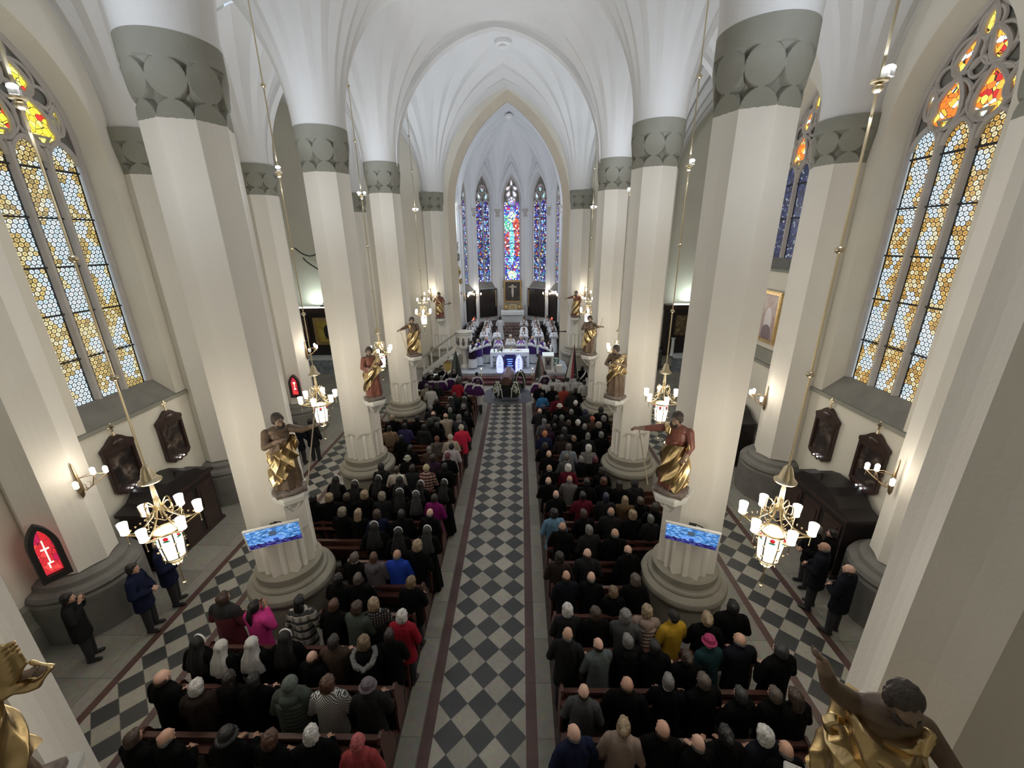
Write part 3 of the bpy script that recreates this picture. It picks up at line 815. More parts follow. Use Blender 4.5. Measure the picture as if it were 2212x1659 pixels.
# ------------------------------------------------------------------ CHANDELIERS (hang on the arcade line, mid-bay)
brassc_m = mat('chandelier_brass', (.40, .32, .19), .32, 1)
def chandelier(loc, label, zr=0.0, off_=24, dead=False, top=13.55, tiers=1):
    """origin on the floor below; z values are heights above the floor"""
    r_ = root('chandelier', label, 'chandelier', loc, 0, 'brass chandeliers on long rods')
    m = MB(); m.tube([(0, 0, top - loc[2]), (0, 0, 4.45)], .013, 8); m.tube([(0, 0, 4.74), (0, 0, 4.5), (0, 0, 4.3)], [.022, .03, .045], 10)
    m.build('rod', brass_m, r_, smooth=True)
    for z in (6.18, 7.57, 9.03, 10.6, 12.0):
        k = MB(); k.ell((0, 0, z), (.048, .048, .042), 12, 8); k.build('knop', brass_m, r_, smooth=True)
    c = MB(); c.lathe([(.13, 4.73), (.135, 4.745), (.10, 4.77), (.085, 4.80), (.05, 4.93), (.02, 4.97)], seg=20); c.build('canopy', brass_m, r_, smooth=True)
    # scrolls at the crown
    s_ = MB()
    for k in range(6):
        a = 2 * PI * k / 6 + .3
        P = []
        for t in range(9):
            q = t / 8; rr = .04 + .12 * math.sin(q * PI * .75); P.append((rr * math.cos(a), rr * math.sin(a), 4.32 + .10 * math.sin(q * PI * 1.5)))
        s_.tube(P, .008, 6)
    s_.build('crown_scrolls', brassc_m, r_, smooth=True)
    for k in range(6):
        a = 2 * PI * k / 6 + R(off_); ca, sa = math.cos(a), math.sin(a); am = MB()
        def pt(r, z): return (r * ca, r * sa, z)
        am.tube([pt(.02, 4.40), pt(.09, 4.22), pt(.20, 4.10), pt(.32, 4.05), pt(.40, 4.07)], [.014, .013, .012, .011, .010], 6)
        am.tube([pt(.13, 3.94), pt(.25, 3.97), pt(.40, 4.05)], .009, 6)
        for b in (-1, 1):   # lattice to the neighbours on the ring
            a2 = a + b * PI / 6
            am.tube([pt(.40, 4.06), (.21 * math.cos(a2), .21 * math.sin(a2), 3.99)], .008, 6)
        for t in range(5):
            rr = .12 + .055 * t; am.ell(pt(rr, 4.20 - .028 * t + .02), (.012, .012, .016), 6, 4)
        am.tube([pt(.40, 4.06), pt(.40, 3.93)], [.008, .006], 6)
        am.ell(pt(.40, 3.925), (.011, .011, .011), 8, 5)
        arm = am.build('arm', brassc_m, r_, smooth=True)
        off = dead and k == 2
        g = MB(); g.lathe([(.034, 4.075), (.050, 4.09), (.048, 4.14), (.054, 4.20), (.058, 4.25), (.055, 4.25), (.050, 4.20), (.044, 4.14), (.036, 4.09)], (.40 * ca, .40 * sa, 0), 14, False)
        g.build('glass_shade', deadshade_m if off else shade_m, arm, smooth=True)
        if not off:
            b = MB(); b.ell((.40 * ca, .40 * sa, 4.205), (.047, .047, .062), 14, 10); b.build('bulb', glow_m, arm, smooth=True)
    # lantern
    rim = MB()
    rim.tube([(.155 * math.cos(2 * PI * i / 24), .155 * math.sin(2 * PI * i / 24), 3.955) for i in range(24)], .018, 6, True)
    rim.tube([(.13 * math.cos(2 * PI * i / 24), .13 * math.sin(2 * PI * i / 24), 3.52) for i in range(24)], .014, 6, True)
    for k in range(6):
        a = 2 * PI * (k + .5) / 6; rim.tube([(.15 * math.cos(a), .15 * math.sin(a), 3.95), (.152 * math.cos(a), .152 * math.sin(a), 3.75), (.128 * math.cos(a), .128 * math.sin(a), 3.52)], .011, 6)
        for z in (3.62, 3.78): rim.ell((.17 * math.cos(a), .17 * math.sin(a), z), (.02, .02, .014), 8, 5)
    lan = rim.build('lantern_frame', brassc_m, r_, smooth=True)
    for k in range(6):
        g = MB(); a0, a1 = 2 * PI * (k - .5) / 6 + .07, 2 * PI * (k + .5) / 6 - .07
        rows = []
        for z, rr in ((3.52, .124), (3.75, .146), (3.94, .144)):
            rows.append([(rr * math.cos(a0 + (a1 - a0) * t / 3), rr * math.sin(a0 + (a1 - a0) * t / 3), z) for t in range(4)])
        g.loft(rows, False, False); g.build('glass_panel', mat('lantern_glass', (.9, .95, .95), .4, emis=2.2, ecol=(.92, 1, .98)), lan)
        d = MB(); am_ = 2 * PI * k / 6
        d.ell((.153 * math.cos(am_), .153 * math.sin(am_), 3.895), (.008, .034, .032), 10, 6, Matrix.Rotation(am_, 4, 'Z')); d.build('red_rose', mat('rose_red', (.5, .02, .03), .5, emis=.5, ecol=(.6, .02, .03)), lan)
        d = MB(); d.ell((.153 * math.cos(am_), .153 * math.sin(am_), 3.855), (.008, .045, .016), 10, 6, Matrix.Rotation(am_, 4, 'Z')); d.build('green_leaf', mat('leaf_green', (.02, .2, .1), .5, emis=.25, ecol=(.02, .3, .14)), lan)
    f = MB(); f.tube([(0, 0, 3.52), (0, 0, 3.40), (0, 0, 3.05)], [.02, .014, .007], 8)
    for k in range(8):
        a = 2 * PI * k / 8; f.tube([(.01 * math.cos(a), .01 * math.sin(a), 3.40), (.05 * math.cos(a), .05 * math.sin(a), 3.40), (.085 * math.cos(a), .085 * math.sin(a), 3.43 + .02 * (k % 2))], [.010, .012, .004], 6)
        a += .3; f.tube([(.12 * math.cos(a), .12 * math.sin(a), 3.52), (.13 * math.cos(a), .13 * math.sin(a), 3.46)], [.008, .003], 5)
    f.ell((0, 0, 3.03), (.032, .032, .014), 12, 6); f.tube([(0, 0, 3.03), (0, 0, 2.97)], [.01, .002], 6)
    f.build('finial', brassc_m, r_, smooth=True)
    if tiers == 2:
        for k in range(5):
            a = 2 * PI * k / 5 + .2; ca, sa = math.cos(a), math.sin(a)
            am = MB(); am.tube([(.1 * ca, .1 * sa, 4.6), (.25 * ca, .25 * sa, 4.62), (.3 * ca, .3 * sa, 4.72)], .01, 6); arm = am.build('arm', brass_m, r_, smooth=True)
            b = MB(); b.ell((.3 * ca, .3 * sa, 4.78), (.042, .042, .055), 10, 8); b.build('bulb', glow_m, arm, smooth=True)
    lt = light('chandelier_light', 'POINT', (loc[0], loc[1], 4.45 + loc[2]), 50, WARM, .38)
    lt2 = light('chandelier_light_down', 'POINT', (loc[0], loc[1], 3.35 + loc[2]), 10, WARM, .16)
    return r_
NM = ['nearest', 'second', 'third', 'farthest']
for sx in (-1, 1):
    for i, y in enumerate(ROD_Y):
        z = [13.58, 13.58, 13.58, 15.45][i]
        chandelier((sx * AX, y, 0 if i < 3 else .2), f'brass chandelier with lantern and glass cups, {NM[i]} on the {SIDE[sx]} side' + (', one cup unlit' if (i == 0 and sx < 0) else ''), off_=40 if sx < 0 else 24, dead=(i == 0 and sx < 0), top=z, tiers=2 if i == 3 else 1)
        # spotlight clamped on the rod
        fl = root('floodlight', f'small white floodlight on the rod of the {NM[i]} {SIDE[sx]} chandelier', 'spotlight', (sx * AX, y, 9.10), 0, 'floodlights under the vault')
        for b in ((0,) if i < 2 else (-1, 1)):
            m = MB(); m.box((b * .09 + .03, -.04, .03), (.07, .08, .05), .4); hd = m.build('lamp_head', white_m, fl)
            m = MB(); m.ell((b * .09 + .03, -.05, .075), (.05, .04, .028), 12, 6); m.build('lens', flood_m, hd, smooth=True)
        m = MB(); m.lathe([(.02, -.03), (.07, -.02), (.075, .0), (.02, .01)], seg=16); m.build('clamp_disc', brass_m, fl, smooth=True)
for sx in (-1, 1):
    fl = root('floodlight', f'added white fill floodlight inside the chancel arch on the {SIDE[sx]}', 'spotlight', (.11 + sx * 3.35, YC + 1.0, 9.2), 0)  # fixture made up to go with the added chancel fill lamps
    m = MB(); m.box((0, 0, 0), (.16, .2, .16)); hd = m.build('lamp_head', white_m, fl)
    m = MB(); m.box((-sx * .09, 0, 0), (.02, .16, .12)); m.build('lens', flood_m, hd)
# ------------------------------------------------------------------ SCONCES on the pilasters
def sconce(loc, rz, label, n=3, pw=14):
    """wall at y=0 behind (+y); arms reach toward -y"""
    r_ = root('wall_sconce', label, 'wall lamp', loc, rz, 'bronze wall sconces')
    m = MB(); m.tube([(0, -.02, -.42), (0, -.03, -.36), (0, -.04, -.15), (0, -.04, .05), (0, -.03, .30), (0, -.02, .38)], [.004, .035, .05, .03, .02, .004], 8)
    m.build('back_plate', iron_m, r_, smooth=True)
    for k in range(n):
        dx = (k - (n - 1) / 2) * .30; dy = -.34 if abs(dx) > .01 or n < 3 else -.42; zz = -.02 + (.14 if abs(dx) < .01 else 0)
        m = MB()
        m.tube([(0, -.04, -.2), (dx * .3, dy * .35, -.24), (dx * .7, dy * .75, -.12), (dx, dy, zz)], .010, 6)
        m.tube([(dx * .35, dy * .4, -.22), (dx * .45, dy * .4, -.12), (dx * .3, dy * .32, -.10)], .007, 6)
        m.tube([(0, -.04, .02), (dx * .4, dy * .45, .06), (dx, dy, zz)], .007, 6)
        m.tube([(dx, dy, zz), (dx, dy, zz - .12)], [.008, .004], 6)
        a = m.build('arm', iron_m, r_, smooth=True)
        g = MB(); g.lathe([(.03, zz + .01), (.042, zz + .03), (.04, zz + .08), (.036, zz + .08), (.03, zz + .03)], (dx, dy, 0), 12, False); g.build('glass_shade', shade_m, a, smooth=True)
        b = MB(); b.ell((dx, dy, zz + .11), (.042, .042, .055), 12, 8); b.build('bulb', glow_m, a, smooth=True)
    c, s_ = math.cos(rz), math.sin(rz); p = (loc[0] + .48 * s_, loc[1] - .48 * c, loc[2] + .18)
    light('sconce_light', 'POINT', p, pw, WARM, .12)
    return r_
sconce((-AXW + .63, 7.0, 3.3), R(90), 'bronze three-armed sconce on the nearest left wall pilaster, above the red niche', pw=11)
sconce((AXW - .63, 7.2, 3.25), R(-90), 'bronze sconce on the nearest right wall pilaster beside the larger-looking station picture', pw=11)
sconce((-AXW + .63, YT, 3.55), R(90), 'lit sconce on the left pilaster far behind the second chandelier')
sconce((AXW - .63, 11.67, 3.2), R(-90), 'lit sconce on the right pilaster below the gold-framed portrait')
sconce((-AXW + .63, 11.67, 3.2), R(90), 'sconce on the middle left wall pilaster')
sconce((-4.62, YC - .50, 4.75), 0, 'lit sconce over the statue left of the chancel arch')
sconce((4.62, YC - .50, 4.75), 0, 'lit sconce over the statue right of the chancel arch')
sconce((-3.24 + .15, 28.4, 4.2), R(90), 'glowing bulbs on the left chancel wall above the pulpit')
sconce((3.62 - .05, 28.4, 4.2), R(-90), 'glowing bulbs on the right chancel wall')
sconce((-2.77, 33.05, 3.75), R(35), 'cluster of warm bulbs on the apse shaft left of the crucifixion picture', pw=20)
sconce((2.99, 33.05, 3.75), R(-35), 'cluster of warm bulbs on the apse shaft right of the crucifixion picture', pw=20)

# ------------------------------------------------------------------ PEWS
def pew_end(m):
    P = [(-.26, 0), (.22, 0), (.22, .34), (.16, .46), (.10, .60), (.02, .72), (-.06, .84), (-.10, .97), (-.16, 1.02), (-.24, 1.0), (-.28, .93), (-.25, .80), (-.23, .60), (-.26, .4)]
    m.prism(P, .045, Matrix(((0, 1, 0, 0), (1, 0, 0, 0), (0, 0, 1, 0), (0, 0, 0, 1))))
def make_pew(L):
    r_ = root('pew', 'x', 'pew')
    m = MB(); m.box((L / 2, -.155, .66), (L, .03, .55), M=Matrix.Rotation(R(7), 4, 'X')); m.build('backrest', woodl_m, r_)
    m = MB(); m.box((L / 2, -.205, .955), (L, .075, .035)); m.box((L / 2, -.225, .935), (L, .03, .05)); m.build('top_rail', wood_m, r_)
    m = MB(); m.box((L / 2, -.01, .44), (L, .27, .035)); m.build('seat', woodl_m, r_)
    m = MB(); m.box((L / 2, -.31, .84), (L, .15, .025), M=Matrix.Rotation(R(-12), 4, 'X')); m.build('book_ledge', wood_m, r_)
    m = MB(); m.box((L / 2, -.42, .17), (L, .16, .05)); m.box((.3, -.42, .08), (.05, .12, .16)); m.box((L - .3, -.42, .08), (.05, .12, .16)); m.build('kneeler', wood_m, r_)
    for x in (.022, L - .022):
        m = MB(); pew_end(m); m.v = [(a + x, b, c) for a, b, c in m.v]; m.build('bench_end', wood_m, r_)
    return r_
def pew_len(y):
    for py in ROWS:
        if abs(y - py) < 1.02: return 'short'
    return 'long'
protos = {}
ORDF = 'first second third fourth fifth sixth seventh eighth ninth tenth eleventh twelfth thirteenth fourteenth fifteenth sixteenth seventeenth eighteenth nineteenth twentieth twenty-first twenty-second twenty-third twenty-fourth twenty-fifth'.split()
pitch = .69; NP = 24
for sx in (-1, 1):
    xin = -1.26 if sx < 0 else 1.38
    for k in range(-1, 23):
        yb = 3.92 + pitch * (k - 1) + .21    # local y=0 such that the rail sits at yb-.21
        y = yb
        kind = 'long' if not any(abs(y - py) < 1.12 for py in ROWS) else 'short'
        L = (4.80 if kind == 'long' else 3.12) - abs(xin)
        key = (kind, sx)
        n = k + 2
        near = sum(1 for _ in ())
        lab = f'brown wooden pew in the {SIDE[sx]} block, {ORDF[n - 1]} counted from the camera end'
        if key not in protos:
            p = make_pew(L); protos[key] = p
        else: p = copy_tree(protos[key])
        p.location = (xin if sx > 0 else xin - L, y, 0)
        tag(p, lab, 'pew', f'wooden pews of the {SIDE[sx]} block')
# low wooden floor under the pews
for sx in (-1, 1):
    m = MB(); xin = 1.3
    xa, xb = (xin, 3.25) if sx > 0 else (-3.25, -xin + .06)
    m.box(((xa + xb) / 2, 10.6, .006), (xb - xa, 17.4, .012)); m.build('floor', mat('dark_floorboards', (.045, .03, .024), .6, var=.3, vscale=6))
for o in [o for o in bpy.data.objects if o.name.startswith('floor')]: o['kind'] = 'structure'

# ------------------------------------------------------------------ TV SCREENS
def tv_mat():
    m, nt, N, mth, b = nodes('broadcast_picture')
    uv = N('ShaderNodeUVMap'); sep = N('ShaderNodeSeparateXYZ'); nt.links.new(uv.outputs[0], sep.inputs[0])
    v = N('ShaderNodeTexVoronoi'); v.inputs['Scale'].default_value = 17; v.distance = 'CHEBYCHEV'; nt.links.new(uv.outputs[0], v.inputs['Vector'])
    n = N('ShaderNodeTexNoise'); n.inputs['Scale'].default_value = 14; n.inputs['Detail'].default_value = 5; nt.links.new(uv.outputs[0], n.inputs['Vector'])
    sp = N('ShaderNodeSeparateColor'); nt.links.new(v.outputs['Color'], sp.inputs[0])
    f = mth('ADD', mth('MULTIPLY', sp.outputs[0], .55), mth('MULTIPLY', n.outputs[0], .5))
    topc = ramp(nt, f, [(.2, (.03, .10, .22)), (.45, (.06, .22, .62)), (.65, (.16, .42, .85)), (.85, (.45, .65, .9))])
    low = ramp(nt, f, [(.2, (.004, .01, .03)), (.5, (.02, .012, .14)), (.8, (.10, .12, .45))])
    c = mixc(nt, mth('LESS_THAN', mth('ADD', sep.outputs[1], mth('MULTIPLY', n.outputs[0], .22)), .34), topc, low)
    def rect(x0, x1, y0, y1): return mth('MULTIPLY', mth('MULTIPLY', mth('GREATER_THAN', sep.outputs[0], x0), mth('LESS_THAN', sep.outputs[0], x1)), mth('MULTIPLY', mth('GREATER_THAN', sep.outputs[1], y0), mth('LESS_THAN', sep.outputs[1], y1)))
    c = mixc(nt, rect(.42, .56, .55, .80), c, (.07, .11, .16)); c = mixc(nt, rect(.30, .66, .30, .48), c, (.16, .36, .9)); c = mixc(nt, rect(.47, .56, .26, .38), c, (.02, .07, .4))
    b.inputs['Base Color'].default_value = (.01, .01, .01, 1); b.inputs['Roughness'].default_value = .25
    nt.links.new(c, b.inputs['Emission Color']); b.inputs['Emission Strength'].default_value = .55
    return m
tvm = tv_mat()
def tv(loc, rz, tilt, side):
    r_ = root('television', f'white framed television showing a blue broadcast, on the nearest {side} pillar', 'television', loc)
    r_.rotation_euler = Euler((tilt, 0, rz), 'XYZ')
    W, Hh = .86, .47
    m = MB(); m.box((0, 0, 0), (W + .05, .045, Hh + .05)); m.build('bezel', white_m, r_)
    m = MB(); m.add([(-W / 2, -.026, -Hh / 2), (W / 2, -.026, -Hh / 2), (W / 2, -.026, Hh / 2), (-W / 2, -.026, Hh / 2)], [(0, 1, 2, 3)], [(0, 0), (1, 0), (1, 1), (0, 1)]); m.build('screen', tvm, r_)
    m = MB(); m.box((0, .10, .05), (.12, .16, .16)); m.tube([(.0, .03, .2), (.05, .06, .27), (.14, .05, .25), (.2, .03, .22)], .012, 6); m.build('wall_bracket', lead_m, r_)
tv((-3.78, 6.2, 2.64), .41, .26, 'left'); tv((3.83, 6.2, 2.65), -.39, .33, 'right')
# ------------------------------------------------------------------ STATUES
def hand(mb, wr, d, up_, open_=.3, s=1.0, side=1):
    """palm, four bent fingers and a thumb; wr wrist, d direction of the hand, up_ = back of the hand"""
    wr = Vector(wr); d = Vector(d).normalized(); u = Vector(up_); u = (u - d * u.dot(d)).normalized(); l = d.cross(u) * side
    pc = wr + d * .045 * s
    mb.ell(pc, (.040 * s, .043 * s, .017 * s), 10, 7, Matrix((l, d, u)).transposed().to_4x4())
    for k, (o, L) in enumerate(((-.028, .062), (-.010, .074), (.009, .069), (.027, .052))):
        a = wr + d * .080 * s + l * o * s; b = a + (d * (1 - open_ * .3) - u * open_ * .5 + l * o * 2.2) .normalized() * L * .55 * s; c = b + (d * (.9 - open_) - u * open_ * 1.2).normalized() * L * .5 * s
        mb.cap_(a, .0098 * s, b, .0088 * s, 7); mb.cap_(b, .0088 * s, c, .0070 * s, 7)
    a = wr + d * .03 * s - l * .03 * s; b = a + (d * .6 - l * .8 - u * .2).normalized() * .035 * s; c = b + (d * .9 - l * .25 - u * .3).normalized() * .032 * s
    mb.cap_(a, .013 * s, b, .011 * s, 7); mb.cap_(b, .011 * s, c, .0085 * s, 7)
def head_pieces(mb, c, s=1.0, M=None):
    """skull, jaw, nose, brow, ears, lips around centre c; face looks to +y"""
    M = M or Matrix.Identity(3)
    def P(x, y, z): return Vector(c) + M @ (Vector((x, y, z)) * s)
    Q = M.to_4x4()
    mb.ell(P(0, -.012, .022), (.074 * s, .094 * s, .090 * s), 16, 12, Q)
    mb.ell(P(0, .030, -.045), (.054 * s, .058 * s, .068 * s), 14, 10, Q)
    mb.ell(P(0, .062, -.088), (.026 * s, .026 * s, .024 * s), 10, 7, Q)
    mb.cap_(P(0, .078, .022), .010 * s, P(0, .100, -.020), .015 * s, 8)
    mb.cap_(P(-.040, .071, .034), .011 * s, P(.040, .071, .034), .011 * s, 8)
    for q in (-1, 1):
        mb.ell(P(q * .040, .058, -.015), (.022 * s, .022 * s, .022 * s), 8, 6, Q)
        mb.ell(P(q * .076, -.006, -.008), (.010 * s, .020 * s, .030 * s), 8, 6, Q)
    mb.cap_(P(-.018, .083, -.056), .0085 * s, P(.018, .083, -.056), .0085 * s, 8)
def fold(th, z, k=6, m=9, ph=0):
    u = (k * th + m * z + ph + .5 * math.sin(2 * th + 3 * z)) / 2
    return 2.1 * max(0, 1 - math.sqrt(math.sin(u) ** 2 + .035) / 1.0174) ** 1.2 - .75
def drape(z0, z1, prof, k, m, ph, amp, zb=None, zt=None, n=110, nz=60, arc=(0, 2 * PI), closed=True):
    """folded cloth around the figure: prof(t)->(rx,ry,cx,cy)"""
    rows = []
    for j in range(nz + 1):
        t = j / nz; row = []
        for i in range(n + (0 if closed else 1)):
            th = arc[0] + (arc[1] - arc[0]) * i / n
            lo = z0 + (zb(th) if zb else 0); hi = z1 + (zt(th) if zt else 0)
            z = lo + (hi - lo) * t; rx, ry, cx, cy = prof(t, th)
            f = fold(th, z, k, m, ph) * amp * (1.25 - .6 * t) + .45 * amp * max(0, 1 - math.sqrt(math.sin(5.5 * th - 9 * z + ph) ** 2 + .05)) ** 1.5
            row.append((cx + (rx + f) * math.cos(th), cy + (ry + f) * math.sin(th), z))
        rows.append(row)
    return rows
def statue(loc, rz, label, variant, robe=carved_m, scale=1.0):
    """figure 1.5 m high, faces -y locally; origin at the statue's feet"""
    rnd = random.Random(variant * 17 + 3)
    r_ = root('apostle_statue', label, 'statue', loc, rz, 'carved apostles on the pillars'); r_.scale = (scale,) * 3
    H_ = 1.50; sgn = 1 if variant % 2 else -1
    hd = Vector((.03 * sgn, -.07, 1.36)); lean = .03
    b = MB()
    # torso, neck, legs mass
    b.ell((0, 0, 1.02), (.17, .125, .22)); b.ell((0, .0, 1.16), (.185, .115, .085)); b.ell((0, .01, .78), (.16, .13, .2)); b.cap_((0, -.01, 1.18), .055, tuple(hd + Vector((0, .03, -.05))), .048)
    for q in (-1, 1):
        b.cap_((q * .08, 0, .70), .095, (q * .085 + .01, -.02, .38), .07); b.cap_((q * .085 + .01, -.02, .38), .07, (q * .09, .0, .10), .045)
        b.ell((q * .10, -.07, .055), (.04, .10, .035))
    tilt = Matrix.Rotation(R(180), 3, 'Z') @ Matrix.Rotation(R(-24 if variant else -10), 3, 'X') @ Matrix.Rotation(R(12 * sgn), 3, 'Y')
    tilt = Matrix.Rotation(R(20 * sgn), 3, 'Z') @ tilt
    head_pieces(b, hd, 1.02, tilt)
    sh = [Vector((-.185, 0, 1.15)), Vector((.185, 0, 1.15))]
    pose = variant
    staff = None
    if pose == 1:      # one arm out to the side with a staff, other on the chest
        el = [Vector((-.25, -.12, .95)), Vector((.36, -.10, 1.10))]; wr = [Vector((-.04, -.20, 1.04)), Vector((.56, -.16, 1.14))]
        staff = (Vector((.62, -.18, 1.5)), Vector((.26, -.22, .06)))
    elif pose == 2:
        el = [Vector((-.42, -.10, 1.10)), Vector((.26, -.06, .93))]; wr = [Vector((-.60, -.20, 1.08)), Vector((.20, -.16, .74))]
        staff = (Vector((-.60, -.22, 1.12)), Vector((-.34, -.22, .06)))
    elif pose == 3:    # big gesture: right arm flung out
        el = [Vector((-.33, -.07, 1.29)), Vector((.34, -.08, .98))]; wr = [Vector((-.43, -.14, 1.53)), Vector((.44, -.16, .80))]
    elif pose == 6:
        el = [Vector((-.27, -.06, .95)), Vector((.36, -.06, 1.18))]; wr = [Vector((-.10, -.20, .90)), Vector((.50, -.10, 1.24))]
    elif pose == 4:
        el = [Vector((-.27, -.08, .93)), Vector((.27, -.06, .95))]; wr = [Vector((-.10, -.20, .90)), Vector((.12, -.20, 1.02))]
    else:
        el = [Vector((-.30, -.05, .95)), Vector((.30, -.05, .95))]; wr = [Vector((-.18, -.22, 1.06)), Vector((.30, -.22, .80))]
    for q in (0, 1):
        b.cap_(sh[q], .075, el[q], .058); b.cap_(el[q], .058, wr[q], .036)
        d = (wr[q] - el[q]).normalized(); hand(b, wr[q], d + Vector((0, -.15, 0)), (0, -.3, 1), .45, 1.0, 1 if q else -1)
    body = put('figure', remesh(b, .011, 3), r_); body.data.materials.append(robe)
    # skin areas: face and hands take a lighter carved tone
    me = body.data; me.materials.append(flesh_st)
    for p in me.polygons:
        c = p.center
        if (c - hd).length < .115 or min((c - (wr[0])).length, (c - wr[1]).length) < .10: p.material_index = 1
    # lower robe
    rows = drape(.07, .98, lambda t, th: (.215 - .05 * t + .02 * math.sin(th * 2), .175 - .04 * t, 0, 0), 7, 1.2, rnd.random() * 6, .022)
    m = MB(); m.loft(rows, True, True); m.build('robe', robe, r_, smooth=True, ang=70)
    # gilded mantle
    if pose in (1, 4): zb = lambda th: .30 * math.sin(th + (1.2 if sgn > 0 else 2)) + .12; zt = lambda th: .13 * math.cos(th)
    elif pose == 2: zb = lambda th: -.16 + .10 * math.sin(2 * th); zt = lambda th: .06 * math.cos(th + 1)
    elif pose == 3: zb = lambda th: -.10 + .12 * math.sin(th); zt = lambda th: .24 + .05 * math.cos(2 * th)
    else: zb = lambda th: -.1 + .12 * math.cos(th); zt = lambda th: .10 * math.sin(th)
    rows = drape(.36 if pose != 2 else .30, .88, lambda t, th: (.255 - .035 * t + .012 * math.sin(3 * th), .21 - .01 * t, 0, -.005), 5, 17 * sgn, rnd.random() * 6, .034, zb, zt, 170, 90)
    m = MB(); m.loft(rows, True, True)
    # sash over the shoulder and hanging end
    m.build('gilded_mantle', gold_m, r_, smooth=True, ang=75)
    sw = MB()
    for q in range(4 if pose in (4, 5, 6) else 0):
        o = q * .022
        sw.tube([(-.02 * sgn, .16, .86), (-.15 * sgn, .13, 1.08 + o), (-.17 * sgn + o, .0, 1.235), (-.13 * sgn + o, -.12, 1.14 - o), (-.02 + o, -.19, .98 - o), (.14 * sgn, -.21, .86)], [.03, .035, .038, .038, .035, .02], 8)
    if pose in (1, 2):
        for q in range(4):
            o = q * .03; sw.tube([(.20, -.10, .80 + o), (.24, -.12, .90 + o * .6), (.22, -.02, .98 + o * .4), (.14, .10, .90 + o)], [.018, .022, .02, .012], 8)
    sw2 = MB()
    if pose == 2:
        for q in range(3): sw2.tube([(-.20 + q * .03, -.02, 1.235), (-.17 + q * .03, -.10, 1.19), (-.16 + q * .03, -.13, 1.08)], [.028, .026, .01], 8)
    if pose == 3:
        rows = drape(.80, 1.10, lambda t, th: (.245 - .055 * t, .205 - .055 * t, .01, -.01), 1, 34, 1.0, .026, lambda th: .02 * math.sin(th), lambda th: .085 * math.cos(th) - .01, 150, 80)
        m = MB(); m.loft(rows, True, True); m.build('chest_drapery', gold_m, r_, smooth=True, ang=75)
        sw.tube([(-.20, -.06, 1.02), (-.27, -.09, 1.06), (-.31, -.10, 1.02), (-.28, -.10, .95), (-.22, -.08, .93)], [.022, .04, .042, .036, .02], 8, flat=.6)
    if pose == 6:
        for q in range(7):
            a = q * .045; sw.tube([(.14, -.08, 1.05 + a * .6), (.34, -.14, 1.16 + a * .5), (.48, -.14, 1.27 + a), (.56, -.12, 1.36 + a * .7)], [.03, .026, .022, .008], 8)
        sw.tube([(.30, -.12, 1.14), (.46, -.15, 1.20), (.58, -.14, 1.18), (.64, -.10, 1.24), (.55, -.08, 1.32)], [.04, .055, .05, .03, .015], 10, flat=.6)
    if pose == 3: sw2.tube([(.20, .04, 1.14), (.19, -.05, 1.17), (.15, -.14, 1.08)], [.04, .045, .02], 8)
    put('mantle_sash', remesh(sw, .012, 3, .5, .010, 7), r_).data.materials.append(gold_m)
    if sw2.v: put('shoulder_drapery', remesh(sw2, .012, 3, .5, .008, 7), r_).data.materials.append(gold_m)
    # hair and beard
    h = MB(); T = tilt.to_4x4()
    def P(x, y, z): return hd + tilt @ Vector((x, y, z))
    h.ell(P(0, -.030, .050), (.088, .092, .082), 16, 10, T); h.ell(P(0, -.062, -.02), (.078, .05, .09), 12, 8, T)
    for q in (-1, 1):
        h.ell(P(q * .076, -.02, .0), (.022, .045, .065), 8, 6, T)
        for t in range(3): h.ell(P(q * (.05 - t * .012), .06 + t * .006, -.085 - t * .03), (.022, .022, .034), 8, 6, T)
    h.ell(P(0, .062, -.105), (.040, .030, .055), 10, 8, T); h.ell(P(0, .055, -.15), (.026, .022, .045), 10, 8, T)
    put('hair_and_beard', remesh(h, .009, 2, .5, .006, 16), r_).data.materials.append(hair_st)
    # carved ground
    g = MB(); g.ell((0, 0, .0), (.30, .25, .07), 18, 8); g.box((0, .03, -.03), (.5, .42, .08)); put('rocky_base', remesh(g, .02, 2, .5, .012, 6), r_).data.materials.append(mat('base_carved', (.15, .12, .10), .6, var=.2))
    if staff: m = MB(); m.tube([staff[0], staff[1]], .011, 8); m.build('staff', mat('pale_wood', (.36, .30, .22), .5), r_, smooth=True)
    if pose == 5:
        m = MB(); m.tube([(.30, -.22, .80), (.75, -.22, .86)], .018, 8); m.tube([(.62, -.22, .75), (.64, -.22, .97)], .015, 8); m.build('held_cross', dwood_m, r_)
    return r_
def console(loc, rz, label):
    r_ = root('statue_console', label, 'bracket', loc, rz, 'stone consoles under the apostles')
    m = MB()
    P = [(-.30, .30), (-.30, -.02), (-.16, -.26), (.16, -.26), (.30, -.02), (.30, .30)]
    m.loft([[(x * s, y * s, z) for x, y in P] for z, s in ((-.02, 1.02), (-.05, 1.04), (-.14, 1.0), (-.17, .92))]); m.build('shelf', white_st, r_)
    m = MB(); m.loft([[(x * s, .30 - (.30 - y) * s, z) for x, y in P] for z, s in ((-.17, .80), (-.24, .62), (-.32, .48), (-.42, .34), (-.50, .22))]); m.build('corbel', white_st, r_)
    m = MB()
    for q in (-1, 1): m.tube([(q * .16, -.13, -.19), (q * .10, -.04, -.34), (q * .02, .07, -.49)], .02, 6)
    m.build('corbel_ribs', white_st, r_)
    return r_
DV = Vector((.60, .80, 0))
